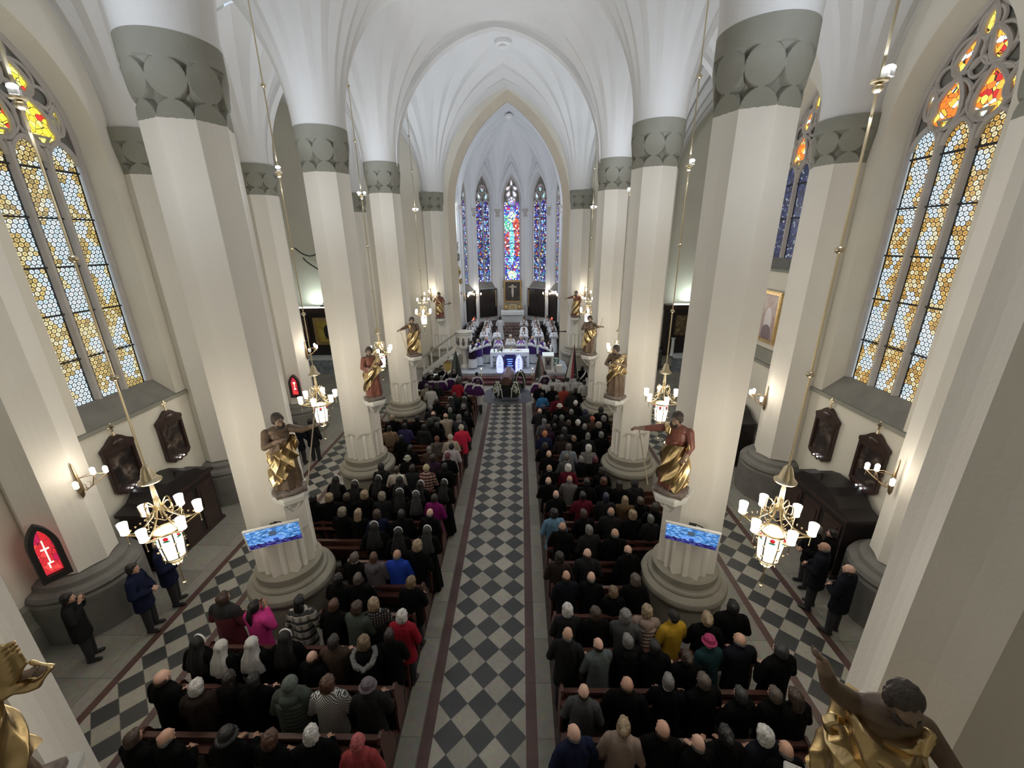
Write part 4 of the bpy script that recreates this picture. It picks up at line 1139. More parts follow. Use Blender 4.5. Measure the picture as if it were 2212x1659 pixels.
st = [(0, -1, 6, 'gilded mantle, half out of frame, left pillar nearest the camera', carved_m), (0, 1, 3, 'apostle with outflung arm and gilded mantle, right pillar nearest the camera', carved_m),
      (1, -1, 1, 'bearded apostle holding a thin staff, above the left television', carved_m), (1, 1, 2, 'apostle in red tunic with gilded skirt, above the right television', carvedred_m),
      (2, -1, 4, 'apostle in long red robe with gilded sash, second left pillar', carvedred_m), (2, 1, 4, 'apostle in brown robe with gilded sash, second right pillar', carved_m),
      (3, -1, 2, 'apostle with large gilded skirt, third left pillar', carved_m), (3, 1, 1, 'apostle with gilded mantle, third right pillar', carved_m)]
for i, sx, v, lab, rb in st:
    y = ROWS[i]; p = (sx * (AX - .74), y - .60, 3.50)
    if i == 0: p = (sx * (3.17 if sx < 0 else 3.10), y - .50, 3.66)
    rz = math.atan2(.60, .76) if sx < 0 else -math.atan2(.60, .76)
    rz = R(38 if i else 25) * (1 if sx < 0 else -1)
    statue(p, rz, 'carved ' + lab if not lab.startswith('gilded') else 'carved statue with ' + lab, v, rb)
    console((p[0], p[1], p[2] - .04), rz, f'pale stone console under the statue on pillar {ORD[i]} from the camera, {SIDE[sx]} side')
for sx, v in ((-1, 5), (1, 2)):
    p = (sx * 4.05, YC - .98, 3.42)
    statue(p, 0, f'small red and gold saint on the {SIDE[sx]} pier of the chancel arch', v, carvedred_m)
    console((p[0], p[1], p[2] - .04), 0, f'stone console on the {SIDE[sx]} pier of the chancel arch')
# gilded angels on the left chancel wall
for k, (z, n) in enumerate(((6.9, 'pale carved crucified figure high on the left chancel wall'), (5.6, 'gilded group of carved angels on the left chancel wall'))):
    r_ = root('wall_carving', n, 'carving', (CXC - 3.36, 26.9 + .3 * k, z))
    g = MB(); rr = random.Random(k)
    for q in range(9 if k else 6):
        c = (rr.uniform(-.02, .15), rr.uniform(-.25, .25), rr.uniform(-.45, .5)); g.ell(c, (.12, .12, .17), 10, 8); g.cap_(c, .06, (c[0] + .1, c[1] + rr.uniform(-.25, .25), c[2] + rr.uniform(-.2, .35)), .03)
    put('figures', remesh(g, .02, 2, .5, .012, 8), r_).data.materials.append(gold_m if k else mat('silvered_wood', (.35, .34, .30), .5, .3, var=.3))
# ------------------------------------------------------------------ PICTURES
def paint_mat(name, stops, scale=3.5, seed=0, figs=()):
    m, nt, N, mth, b = nodes(name)
    uv = N('ShaderNodeUVMap'); mp = N('ShaderNodeMapping'); mp.inputs['Location'].default_value = (seed, seed * .7, 0); nt.links.new(uv.outputs[0], mp.inputs[0])
    n = N('ShaderNodeTexNoise'); n.inputs['Scale'].default_value = scale; n.inputs['Detail'].default_value = 6; n.inputs['Distortion'].default_value = 1.2; nt.links.new(mp.outputs[0], n.inputs['Vector'])
    c = ramp(nt, n.outputs[0], stops); sep = N('ShaderNodeSeparateXYZ'); nt.links.new(uv.outputs[0], sep.inputs[0])
    for (cx, cz, rx, rz, col) in figs:
        a = mth('DIVIDE', mth('SUBTRACT', sep.outputs[0], cx), rx); d = mth('DIVIDE', mth('SUBTRACT', sep.outputs[1], cz), rz)
        q = mth('ADD', mth('ADD', mth('MULTIPLY', a, a), mth('MULTIPLY', d, d)), mth('MULTIPLY', n.outputs[0], .8))
        c = mixc(nt, mth('LESS_THAN', q, 1.2), c, col)
    nt.links.new(c, b.inputs['Base Color']); b.inputs['Roughness'].default_value = .3
    return m
DK = [(.3, (.012, .010, .012)), (.5, (.035, .028, .026)), (.62, (.10, .075, .06)), (.75, (.30, .26, .23))]
def picture(loc, rz, W, Hh, label, frame, pm_, fw=.07, cat='painting', group=None, glass=None):
    """hangs on a wall behind (+y), looks to -y; origin = centre"""
    r_ = root('framed_picture', label, cat, loc, rz, group)
    m = MB()
    for (cx, cz, sx_, sz) in ((0, Hh / 2 + fw / 2, W + 2 * fw, fw), (0, -Hh / 2 - fw / 2, W + 2 * fw, fw), (-W / 2 - fw / 2, 0, fw, Hh), (W / 2 + fw / 2, 0, fw, Hh)):
        m.box((cx, -.04, cz), (sx_, .08, sz)); m.box((cx * .985, -.075, cz * .985), (sx_ * (.97 if sx_ > sz else .5), .03, sz * (.5 if sx_ > sz else .97)))
    m.build('frame', frame, r_)
    m = MB(); m.add([(-W / 2, -.03, -Hh / 2), (W / 2, -.03, -Hh / 2), (W / 2, -.03, Hh / 2), (-W / 2, -.03, Hh / 2)], [(0, 1, 2, 3)], [(0, 0), (W, 0), (W, Hh), (0, Hh)]); m.build('canvas', pm_, r_)
    m = MB(); m.box((0, -.01, 0), (W, .02, Hh)); m.build('backing', dwood_m, r_)
    return r_
def station(y, sx, which, seed):
    W, Hh = .62, .86
    r_ = picture((sx * (WX - .02), y, 2.60), R(90) if sx < 0 else R(-90), W, Hh, f'dark station of the cross with gold cross, {which}, {SIDE[sx]} wall', mwood_m, paint_mat(f'station_{sx}_{which[:3]}', DK, 3.2, seed), .085, 'painting', 'stations of the cross')
    m = MB(); m.prism([(-.41, .51), (.41, .51), (.41, .60), (.24, .70), (.15, .78), (.06, .84), (-.06, .84), (-.15, .78), (-.24, .70), (-.41, .60)], .09, Matrix.Translation((0, -.045, 0))); m.ell((0, -.10, .66), (.14, .03, .08), 12, 8); m.build('pediment', mwood_m, r_)
    m = MB(); m.prism([(-.39, -.51), (-.34, -.58), (-.26, -.60), (-.20, -.66), (-.08, -.64), (0, -.69), (.08, -.64), (.20, -.66), (.26, -.60), (.34, -.58), (.39, -.51)][::-1], .07, Matrix.Translation((0, -.04, 0))); m.build('apron', mwood_m, r_)
    m = MB(); m.tube([(0, -.05, .84), (0, -.05, .94)], [.035, .015], 8); m.box((0, -.05, 1.02), (.035, .025, .20)); m.box((0, -.05, 1.04), (.16, .025, .035))
    for q in (-1, 1): m.ell((q * .08, -.05, 1.04), (.025, .02, .025), 8, 6)
    m.ell((0, -.05, 1.13), (.025, .02, .025), 8, 6); m.build('gold_cross', brass_m, r_)
    for q in (-.07, .07):
        m = MB(); m.ell((q, -.12, -.56), (.022, .022, .014), 8, 6); m.build('picture_lamp', mat('led_white', (1, 1, 1), .4, emis=9, ecol=(.9, .97, 1)), r_)
for sx in (-1, 1):
    station(8.72, sx, 'nearer', 3.1 + sx); station(10.25, sx, 'farther', 7.7 + sx)
    station(5.0, sx, 'nearest, before the first pilaster', 1.7 + sx)
picture((WX - .04, 13.75, 5.25), R(-90), .95, 1.45, 'gold-framed portrait of a white-robed person under the second right window', gold_m, paint_mat('portrait', [(.3, (.30, .17, .17)), (.5, (.40, .29, .27)), (.7, (.50, .42, .40))], 2.2, 5, [(.48, .55, .22, .55, (.62, .58, .58)), (.48, 1.12, .08, .12, (.45, .27, .2)), (.48, .2, .3, .3, (.18, .13, .14))]), .11)
m = MB(); m.box((WX - .03, 13.4, 4.0), (.08, 3.0, .42)); trim_n += 1; struct(m.build('trim_%d' % trim_n, greystone))
# red niche panels on the left wall pilasters
for y, nm in ((6.22, 'red glass niche with pale cross in a dark pointed frame, on the nearest left pilaster'), (15.78, 'red glass niche with gold chalice in a pointed frame, behind the second left chandelier')):
    first = y < 10
    sz = 1.0
    p = (-8.28, y, 2.18) if first else (-8.45, 15.72, 2.2); rz = R(62) if first else R(12)
    r_ = root('red_niche', nm, 'niche', p, rz)
    r_.scale = (.52, .72, .78) if first else (.5, .62, .62)
    fr = Frame((0, 0, 0), (1, 0, 0), (0, 1, 0))
    m = MB(); wall(m, fr, -.40, .40, -.74, .86, [(0, .24, -.60, .12, .38)])
    out = outline(.40, -.74, .15, .66); m = MB()
    a = [fr.p(x, z, -.10) for x, z in out]; b = [fr.p(x * .6, (z + .05) * .82 - .02, -.10) for x, z in out]; c = [fr.p(x * .58, (z + .05) * .80 - .02, .04) for x, z in out]; d = [fr.p(x, z, .14) for x, z in out]
    m.loft([d, a, b, c], True, False); m.build('frame', lead_m if first else dwood_m, r_)
    g = MB(); pts = [(x * .59, (z + .05) * .81 - .02) for x, z in out]; P = [fr.p(x, z, .02) for x, z in pts]; n = len(P); P.append(fr.p(0, 0, .02)); g.add(P, [(i, (i + 1) % n, n) for i in range(n)], pts + [(0, 0)]); g.build('red_glass', redpane_m, r_)
    m = MB(); cr = mat('lit_gold_sign', (.8, .6, .4), .5, emis=.9, ecol=(1, .82, .6))
    if first:
        m.box((0, -.0, .05), (.035, .02, .62)); m.box((0, 0, .12), (.22, .02, .035)); m.box((0, 0, -.28), (.16, .02, .03)); m.box((-.05, 0, -.34), (.03, .02, .16))
    else:
        m.lathe([(.07, .16), (.085, .26), (.08, .30)], (0, 0, 0), 12); m.tube([(0, 0, .16), (0, 0, -.16)], [.02, .02], 8); m.lathe([(.03, -.12), (.10, -.2), (.10, -.22)], (0, 0, 0), 12)
        m.v = [(x, y_ * .2, z) for x, y_, z in m.v]
    m.build('cross_sign' if first else 'chalice_sign', cr, r_)
# ------------------------------------------------------------------ CONFESSIONALS
def confessional(loc, rz, label):
    r_ = root('confessional', label, 'confessional', loc, rz); r_.scale = (1.05, .8, .80)
    m = MB(); m.box((0, -.45, 1.0), (2.0, .9, 2.0)); m.build('cabinet', dwood_m, r_)
    m = MB(); m.prism([(-1.08, 2.0), (1.08, 2.0), (1.08, 2.1), (.75, 2.22), (.55, 2.45), (.30, 2.55), (-.30, 2.55), (-.55, 2.45), (-.75, 2.22), (-1.08, 2.1)], .94, Matrix.Translation((0, -.47, 0))); m.build('crest', dwood_m, r_)
    m = MB(); m.box((0, -.47, 2.04), (2.12, 1.0, .08)); m.build('cornice', mwood_m, r_)
    m = MB(); m.box((0, -.47, .06), (2.08, .98, .12)); m.build('plinth', mwood_m, r_)
    m = MB(); m.box((0, -.85, 2.66), (.03, .03, .22)); m.box((0, -.85, 2.69), (.12, .03, .03)); m.build('cross', dwood_m, r_)
    for x in (-.66, 0, .66):
        m = MB(); m.box((x, -.915, .95), (.52, .03, 1.7)); m.box((x, -.94, 1.3), (.36, .02, .7)); m.build('door', mwood_m, r_)
    return r_
confessional((WX - .15, 9.0, 0), R(-90), 'dark wooden confessional with curved crest by the right aisle wall')
confessional((-WX + .15, 9.15, 0), R(90), 'dark wooden confessional behind the nearest left chandelier')
confessional((WX - .15, 14.2, 0), R(-90), 'second dark confessional farther along the right wall')
b_ = root('side_bench', 'long dark prayer bench along the left aisle wall', 'bench', (-7.95, 12.6, 0))
m = MB(); m.box((0, 0, .45), (.5, 1.8, .9)); m.build('front_panel', dwood_m, b_)
m = MB(); m.box((0, 0, .92), (.56, 1.9, .05)); m.build('top_board', wood_m, b_)
# garland on the left transept wall
g = MB(); P = []
for i in range(30):
    t = i / 29; P.append((-12.6 + 3.1 * t, YC - .12, 7.6 + 2.6 * (2 * t - .55) ** 2 * (.6 + .3 * t) - .6))
g.tube(P, .035, 6)
P = [(-12.2 + 2.6 * i / 20, YC - .12, 6.9 - 1.6 * (i / 20) ** .75) for i in range(21)]; g.tube(P, .035, 6)
tag(g.build('garland', lead_m), 'dark garland chain hanging on the left transept wall', 'garland')
# ------------------------------------------------------------------ SIDE ALTARS in the transept
def side_altar(x, label, gold):
    r_ = root('side_altar', label, 'altar', (x, YC, 0))
    m = MB(); m.box((0, -.30, 2.3), (3.2, .5, 2.9)); m.build('retable', dwood_m, r_)
    m = MB(); m.box((0, -.40, 3.85), (3.5, .7, .28)); m.build('cornice', mwood_m, r_)
    m = MB(); m.prism([(-.4, 3.98), (.4, 3.98), (.0, 4.4)], .3, Matrix.Translation((.5, -.5, 0))); m.build('gable', mwood_m, r_)
    m = MB(); m.box((0, -.62, 4.03), (2.6, .06, .05)); m.build('light_strip', mat('strip_light', (1, 1, 1), .5, emis=6, ecol=(.85, 1, .95)), r_)
    m = MB(); m.box((0, -.95, .95), (2.3, .8, .12)); m.build('altar_slab', marble_m, r_); m = MB(); m.box((0, -.95, .45), (2.0, .7, .9)); m.build('altar_block', mat('veined_marble', (.22, .25, .28), .3, var=.4, vscale=5), r_)
    for s in (-1.1, 1.1):
        m = MB(); m.lathe([(.14, .9), (.1, 1.0), (.09, 1.9), (.14, 2.0)], (s, -.75, 0), 14); m.build('column', marble_m, r_, smooth=True)
    lt = light('altar_wall_light', 'AREA', (x, YC - .5, 4.15), 22, (.82, 1, .92), 1.2, (x, YC - .2, 8)); 
    return r_
side_altar(-11.6, 'dark side altar under a pale light strip, far left behind the second chandelier', True)
picture((-11.2, YC - .58, 2.55), 0, 1.2, 1.3, 'gold-framed icon on the far left side altar', gold_m, paint_mat('icon', [(.3, (.25, .18, .03)), (.6, (.5, .4, .08)), (.8, (.05, .04, .03))], 2, 2, [(.6, .6, .25, .5, (.02, .02, .03))]), .20)
picture((-12.75, YC - .58, 2.75), 0, .8, 1.2, 'dark painting left of the gold-framed icon', mwood_m, paint_mat('dark_saints', [(.3, (.08, .02, .02)), (.5, (.05, .03, .03)), (.7, (.25, .22, .18))], 3, 4), .04)
side_altar(11.2, 'dark side altar with painted panels, far right behind the second chandelier', False)
picture((10.9, YC - .58, 2.75), 0, 1.5, 1.2, 'brown painted relief on the far right side altar', mwood_m, paint_mat('relief', [(.3, (.05, .03, .02)), (.55, (.14, .10, .05)), (.75, (.35, .33, .2))], 4, 9), .05)
# ------------------------------------------------------------------ HIGH ALTAR, PICTURES, ALTAR OF THE MASS
hx = CXC + .02
picture((hx, YA - .12, 3.82), 0, 1.18, 1.50, 'gold-framed crucifixion picture under the central stained window', gold_m, paint_mat('crucifixion', [(.3, (.03, .025, .025)), (.55, (.07, .06, .055)), (.8, (.13, .11, .10))], 3, 1, [(.59, .72, .10, .50, (.55, .50, .42)), (.59, 1.12, .42, .09, (.42, .38, .32)), (.59, 1.22, .10, .10, (.5, .44, .36))]), .15)
hb = root('tabernacle', 'pale gold tabernacle shelf under the crucifixion picture', 'tabernacle', (hx, YA - .35, 2.28))
m = MB(); m.box((0, 0, .27), (.62, .35, .52)); m.build('casket', mat('pale_gold', (.55, .50, .36), .4, .4), hb); m = MB(); m.box((0, -.18, .30), (.44, .03, .34)); m.build('door', gold_m, hb)
for s in (-1, 1): m = MB(); m.box((s * .54, .02, .27), (.42, .3, .52)); m.ell((s * .54, -.14, .25), (.12, .06, .18), 10, 8); m.build('gilded_relief', gold_m, hb)
ha = root('high_altar', 'pale marble high altar table with white cloth beneath the crucifixion', 'altar', (hx, 33.45, 1.5))
m = MB(); m.box((0, 0, .42), (1.6, .6, .84)); m.build('block', marble_m, ha)
m = MB(); m.box((0, -.02, .87), (1.86, .76, .06)); m.box((0, -.41, .74), (1.86, .03, .26)); m.build('altar_cloth', cloth_w, ha)
for s in (-1, 1): m = MB(); m.box((s * .80, -.34, .42), (.12, .12, .84)); m.build('leg', marble_m, ha)
for s in (-1, 1):
    c_ = root('altar_candlestick', f'slender candlestick {"left" if s < 0 else "right"} of the tabernacle', 'candlestick', (hx + s * 1.02, 33.6, 2.45)); m = MB(); m.lathe([(.07, -.95), (.03, -.8), (.02, 0), (.03, .3), (.045, .34), (.015, .36), (.013, .55)], seg=10); m.build('stem', mat('pewter', (.4, .4, .4), .4, .8), c_, smooth=True)
for s, nm in ((-1, 'left'), (1, 'right')):
    a, b = Vector((*V[3], 0)), Vector((*V[4], 0))
    if s > 0: a, b = Vector((*V[6], 0)), Vector((*V[5], 0))
    mid_ = (a + b) / 2; U = (b - a).normalized(); ang = math.atan2(U.y, U.x) if s < 0 else math.atan2(-U.y, -U.x)
    n_ = Vector((U.y, -U.x, 0)); 
    if (Vector((CXC, 30, 0)) - mid_).dot(n_) < 0: n_ = -n_
    p = mid_ + n_ * .05
    picture((p.x, p.y, 2.98), ang, 1.5, 2.1, f'tall dark painting of a standing saint on the {nm} side of the apse', gold_m if False else dwood_m, paint_mat('saint_' + nm, [(.3, (.008, .007, .008)), (.5, (.02, .016, .015)), (.75, (.03, .02, .02))], 3, s * 3 + 4, [(.62, .85, .16, .62, (.022, .014, .013)), (.62, 1.45, .07, .10, (.04, .03, .025))]), .06)
    for z_, q in ((1, 0),):
        a2, b2 = Vector((*V[2 if s < 0 else 7], 0)), Vector((*V[3 if s < 0 else 6], 0)); md = (a2 + b2) / 2; U2 = (b2 - a2).normalized(); an = math.atan2(U2.y, U2.x) if s < 0 else math.atan2(-U2.y, -U2.x)
        n2 = Vector((U2.y, -U2.x, 0)); n2 = n2 if (Vector((CXC, 30, 0)) - md).dot(n2) > 0 else -n2; p2 = md + n2 * .05
        picture((p2.x, p2.y, 2.98), an, 1.5, 2.1, f'second dark painting on the {nm} apse wall, seen almost edge on', dwood_m, MATS['saint_' + nm], .06)
# gold light rail above them
for s in (-1, 1):
    m = MB(); m.box((CXC + s * 1.32, 33.72, 3.35), (.06, .06, 1.3)); tag(m.build('gilded_rail', gold_m), f'gilded upright rail between apse shaft and saint painting, {"left" if s < 0 else "right"}', 'rail')
# choir stalls
for s in (-1, 1):
    for row in range(2):
        for k in range(2):
            r_ = root('choir_stall', f'dark choir stall, {"left" if s < 0 else "right"} side of the chancel, {"front" if row else "wall"} row, {"nearer" if k == 0 else "farther"} length', 'choir stall', (CXC + s * (3.2 - row * .95), 27.6 + k * 2.0, .75 if k == 0 else .9))
            m = MB(); m.box((s * .2, 0, .5), (.08, 1.8, 1.0)); m.build('back_panel', dwood_m, r_)
            m = MB(); m.box((-.02 * s, 0, .42), (.36, 1.8, .05)); m.build('seat', dwood_m, r_)
            for e in (-1, 1):
                m = MB(); m.prism([(-.25, 0), (.25, 0), (.25, 1.05), (.10, 1.15), (-.02, .95), (-.2, .7), (-.25, .5)], .05, Matrix.Translation((0, e * .9, 0))); m.build('stall_end', dwood_m, r_)
m = MB()
for (z, y0, y1) in ((.455, 24.9, 26.3), (.605, 26.3, 27.3), (.755, 27.3, 28.5), (.905, 28.5, 30.6), (1.055, 30.6, 31.0), (1.205, 31, 31.4), (1.355, 31.4, 31.8), (1.505, 31.8, 33.0)):
    m.box((hx, (y0 + y1) / 2, z + .004), (1.55, y1 - y0, .012)); m.box((hx, y0 - .004, z - .07), (1.55, .01, .15))
tag(m.build('chancel_carpet', carpet_m), 'long patterned carpet up the chancel steps to the high altar', 'carpet')
for x in (-.52, .72):
    pass
bk = root('white_box', 'open white folder lying on the carpet behind the celebrant', 'folder', (CXC - .62, 26.2, .47)); m = MB(); m.box((0, 0, .03), (.28, .4, .04)); m.build('cover', white_m, bk)
# altar of the mass
al = root('main_altar', 'altar table draped with a long white cloth at the head of the nave', 'altar', (CXC, 24.3, .45))
m = MB(); m.box((0, 0, .95), (2.3, .85, .05)); m.build('table_top', marble_m, al)
m = MB(); rows = []
for t in range(12):
    z = .985 - t * .08; row = []
    for i in range(60):
        u = i / 59; x = -1.16 + 2.32 * u; edge = min(u, 1 - u) * 59
        row.append((x * (1 + .012 * t / 4), -.44 - .012 * math.sin(x * 22) * t / 5, z if t < 3 else z))
    rows.append(row)
m.loft(rows[:4], False, False)
for s in (-1, 1):
    for t in range(9):
        pass
    rr = [[(s * (1.165 + .012 * math.sin(y * 25 + 1) * k / 3), y * (1 - .02 * k), .985 - k * .115) for y in [-.44 + .88 * i / 20 for i in range(21)]] for k in range(9)]
    m.loft(rr, False, False)
    m.loft([[(s * (1.165 - .14 * i / 6), -.445 - .01 * math.sin(i * 2) * k / 4, .985 - k * .115) for i in range(7)] for k in range(9)], False, False)
m.add([(-1.165, -.44, .987), (1.165, -.44, .987), (1.165, .44, .987), (-1.165, .44, .987)], [(0, 1, 2, 3)])
m.build('altar_cloth', cloth_w, al)
m = MB(); m.box((0, .05, .47), (1.0, .5, .93)); m.build('pedestal', mat('dark_violet_stone', (.10, .09, .12), .5, var=.2), al)  # pedestal in a dark violet-grey stone
for s in (-1, 1): m = MB(); m.lathe([(.08, 0), (.05, .1), (.045, .8), (.07, .92)], (s * .78, -.2, 0), 12); m.build('leg', marble_m, al, smooth=True)
# things on the altar
for k, x in enumerate((-.92, -.70, -.48)):
    c_ = root('altar_candle', f'dark candle holder on the altar cloth, {["leftmost","middle","rightmost"][k]} of three', 'candle', (CXC + x, 24.05, 1.437)); m = MB(); m.lathe([(.045, 0), (.03, .02), (.025, .24), (.04, .26)], seg=10); m.build('holder', lead_m, c_, smooth=True)
    m = MB(); m.lathe([(.018, .26), (.018, .34)], seg=8); m.build('candle', white_m, c_)
fb = root('altar_flowers', 'low white flower arrangement on the left end of the altar', 'flowers', (CXC - .55, 24.4, 1.437)); m = MB(); rr = random.Random(4)
for k in range(26): m.ell((rr.uniform(-.2, .2), rr.uniform(-.1, .1), rr.uniform(.03, .2)), (.035, .035, .03), 7, 5)
m.build('blossoms', flower_m, fb); m = MB(); m.lathe([(.09, 0), (.12, .05)], seg=12); m.build('bowl', lead_m, fb)
ch = root('chalice', 'gold chalice before the celebrant', 'chalice', (CXC + .08, 24.35, 1.437)); m = MB(); m.lathe([(.07, 0), (.02, .03), (.015, .10), (.05, .13), (.055, .2)], seg=14); m.build('cup', gold_m, ch, smooth=True)
bo = root('open_book', 'open white mass book on the altar to the right of the celebrant', 'book', (CXC + .5, 24.35, 1.44)); m = MB(); m.box((-.12, 0, .03), (.24, .3, .03), M=Matrix.Rotation(R(-10), 4, 'Y')); m.box((.12, 0, .03), (.24, .3, .03), M=Matrix.Rotation(R(10), 4, 'Y')); m.build('pages', white_m, bo)
# ambo
am = root('ambo', 'white lectern with dark carved eagle relief right of the altar', 'lectern', (2.36, 23.25, .45))
m = MB(); m.box((0, 0, .05), (.72, .6, .1)); m.build('base', white_st, am)
for s in (-1, 1): m = MB(); m.box((s * .24, 0, .52), (.11, .34, .86)); m.build('support', white_st, am)
m = MB(); m.box((0, .02, .5), (.36, .22, .8)); m.build('centre_panel', mat('grey_marble', (.30, .30, .31), .4, var=.2), am)
m = MB(); m.box((0, 0, 1.0), (.66, .46, .08), M=Matrix.Rotation(R(14), 4, 'X')); m.build('desk', cloth_w, am)
m = MB(); m.ell((0, -.11, .55), (.06, .04, .12), 10, 8)
for s in (-1, 1): m.cap_((0, -.11, .6), .035, (s * .13, -.11, .72), .02); m.cap_((0, -.11, .5), .03, (s * .10, -.11, .40), .015)
put('eagle_relief', remesh(m, .012, 2), am).data.materials.append(lead_m)
# illuminated tablets leaning at the altar front, with a message screen between
def letter_bars(mb, segs, ox, oz, sc_, y, th=.012):
    for x0, z0, x1, z1 in segs:
        mb.tube([(ox + x0 * sc_, y, oz + z0 * sc_), (ox + x1 * sc_, y, oz + z1 * sc_)], th, 4)
GL = {'I': [(0, 0, 0, 1)], 'H': [(-.3, 0, -.3, 1), (.3, 0, .3, 1), (-.3, .5, .3, .5)], 'V': [(-.3, 1, 0, 0), (0, 0, .3, 1)], 'X': [(-.3, 0, .3, 1), (-.3, 1, .3, 0)]}
tabm = mat('lit_tablet', (.5, .55, 1), .4, emis=.85, ecol=(.36, .42, .98)); navy_l = mat('tablet_letters', (.03, .04, .3), .5)
for s, txt, nm in ((-1, ('I', 'II', 'III'), 'left'), (1, ('X', 'V', 'H', 'V'), 'right')):
    r_ = root('lit_tablet', f'glowing violet pointed tablet with dark signs, {nm} of the message screen', 'sign', (CXC + s * .545, 22.98, .50), R(-7 * s)); r_.rotation_euler[0] = R(-6)
    P = [(.19, 0), (.21, .55), (.15, .85), (0, 1.02), (-.15, .85), (-.21, .55), (-.19, 0), (-.08, -.06), (.08, -.06)]
    m = MB(); m.prism(P[::-1], .05); m.build('tablet', tabm, r_)
    m = MB(); n = len(txt)
    for k, wd in enumerate(txt):
        z = .66 - k * .60 / n
        for j, chh in enumerate(wd): letter_bars(m, GL[chh], (j - (len(wd) - 1) / 2) * .07, z, .12, -.03, .009)
    m.build('signs', navy_l, r_)
sc2 = root('message_screen', 'dark screen with glowing blue text bars behind the coffin', 'screen', (CXC + .04, 23.15, .52)); m = MB(); m.box((0, 0, .5), (.64, .05, .95)); m.build('panel', mat('screen_dark', (.02, .02, .06), .3, emis=.3, ecol=(.02, .02, .12)), sc2)
m = MB()
for k in range(4): m.box((-.02 + .02 * (k % 2), -.03, .70 - k * .13), (.34 - .05 * (k % 3), .01, .04))
m.build('text_bars', mat('blue_bars', (.1, .2, 1), .4, emis=1.6, ecol=(.10, .22, 1)), sc2)
# ------------------------------------------------------------------ COFFIN, WREATHS, CANDLES
cf = root('coffin', 'brown gabled wooden coffin on a black draped bier before the altar steps', 'coffin', (.08, 20.9, 0), R(-3))
m = MB(); m.box((0, 0, .36), (.62, 1.75, .72)); m.box((0, 0, .04), (.74, 1.95, .08)); m.build('draped_bier', mat('black_drape', (.012, .012, .014), .8, bump=.4), cf)
def cofring(y, s, z0): return [(x * s, y, z0 + (z - z0)) for x, z in ((-.24, .74), (-.31, .92), (-.30, 1.02), (-.13, 1.17), (.13, 1.17), (.30, 1.02), (.31, .92), (.24, .74))]
m = MB(); m.loft([cofring(-.98, .80, 0), cofring(-.93, .86, 0), cofring(.45, 1.0, 0), cofring(.95, .82, 0)]); m.build('casket', mat('coffin_brown', (.11, .06, .045), .25, var=.2), cf)
m = MB()
for s in (-1, 1): m.tube([(s * .31, -.5, .88), (s * .335, -.3, .86), (s * .335, .3, .86), (s * .31, .5, .88)], .014, 6)
m.build('handles', brass_m, cf)
bs = root('bier_base', 'low dark stone base under the bier', 'base', (.2, 19.7, 0)); m = MB(); m.box((0, 0, .05), (.8, .35, .1)); m.build('slab', darkfloor_m, bs)
def wreath(loc, label, hgt, wd, flow, seed):
    r_ = root('funeral_wreath', label, 'wreath', loc, 0, 'funeral wreaths by the coffin'); rr = random.Random(seed); m = MB()
    for k in range(150):
        a = rr.uniform(0, 2 * PI); q = rr.uniform(.25, 1) ** .6; x = wd / 2 * q * math.cos(a); z = hgt / 2 + hgt / 2 * q * math.sin(a); y = rr.uniform(-.07, .07)
        m.ell((x, y, z), (.05, .045, .05), 6, 4)
    m.build('foliage', leaf_m, r_)
    m = MB()
    for k in range(flow):
        a = rr.uniform(0, 2 * PI); q = rr.uniform(.1, .9); x = wd / 2 * q * math.cos(a); z = hgt * .55 + hgt * .42 * q * math.sin(a); m.ell((x, -.10, z), (.04, .03, .04), 7, 5)
    if flow: m.build('flowers', flower_m, r_)
    for s in (-1, 1):
        m = MB(); P = [(s * .02, -.13, hgt * .95), (s * wd * .2, -.15, hgt * .85), (s * wd * .38, -.15, hgt * .5), (s * wd * .45, -.15, .02)]
        m.loft([[(x - .025, y, z), (x + .025, y, z)] for x, y, z in P], False, False)
        m.loft([[(x - .025, y + .006, z), (x + .025, y + .006, z)] for x, y, z in P], False, False); m.build('ribbon', ribbon_m, r_)
    m = MB(); m.ell((-.06, -.13, hgt * .97), (.07, .03, .035), 8, 6); m.ell((.06, -.13, hgt * .97), (.07, .03, .035), 8, 6); m.build('bow', ribbon_m, r_)
wreath((-.42, 20.1, 0), 'white flowered wreath with pale ribbons left of the coffin', .92, .52, 38, 1)
wreath((.50, 20.0, 0), 'white flowered wreath with pale ribbons leaning on the right side of the coffin', .95, .52, 26, 2)
wreath((.74, 21.3, 0), 'tall dark fir wreath with long white ribbons, right of the coffin', 1.12, .62, 0, 3)
for s, x in ((-1, -1.28), (1, 1.38)):
    r_ = root('tall_candlestick', f'tall brass candlestick on the {"left" if s < 0 else "right"} of the coffin', 'candlestick', (x, 20.45, 0), 0, 'candlesticks flanking the coffin')
    m = MB(); m.lathe([(.15, 0), (.13, .04), (.04, .12), (.025, .5), (.05, .62), (.03, .7), (.03, 1.05), (.06, 1.1), (.045, 1.16), (.02, 1.2)], seg=14); m.build('stem', brass_m, r_, smooth=True)
    m = MB(); m.lathe([(.022, 1.2), (.022, 1.44)], seg=10); m.build('candle', white_m, r_)
    m = MB(); m.ell((0, 0, 1.48), (.014, .014, .03), 8, 6); m.build('flame', glow_m, r_)
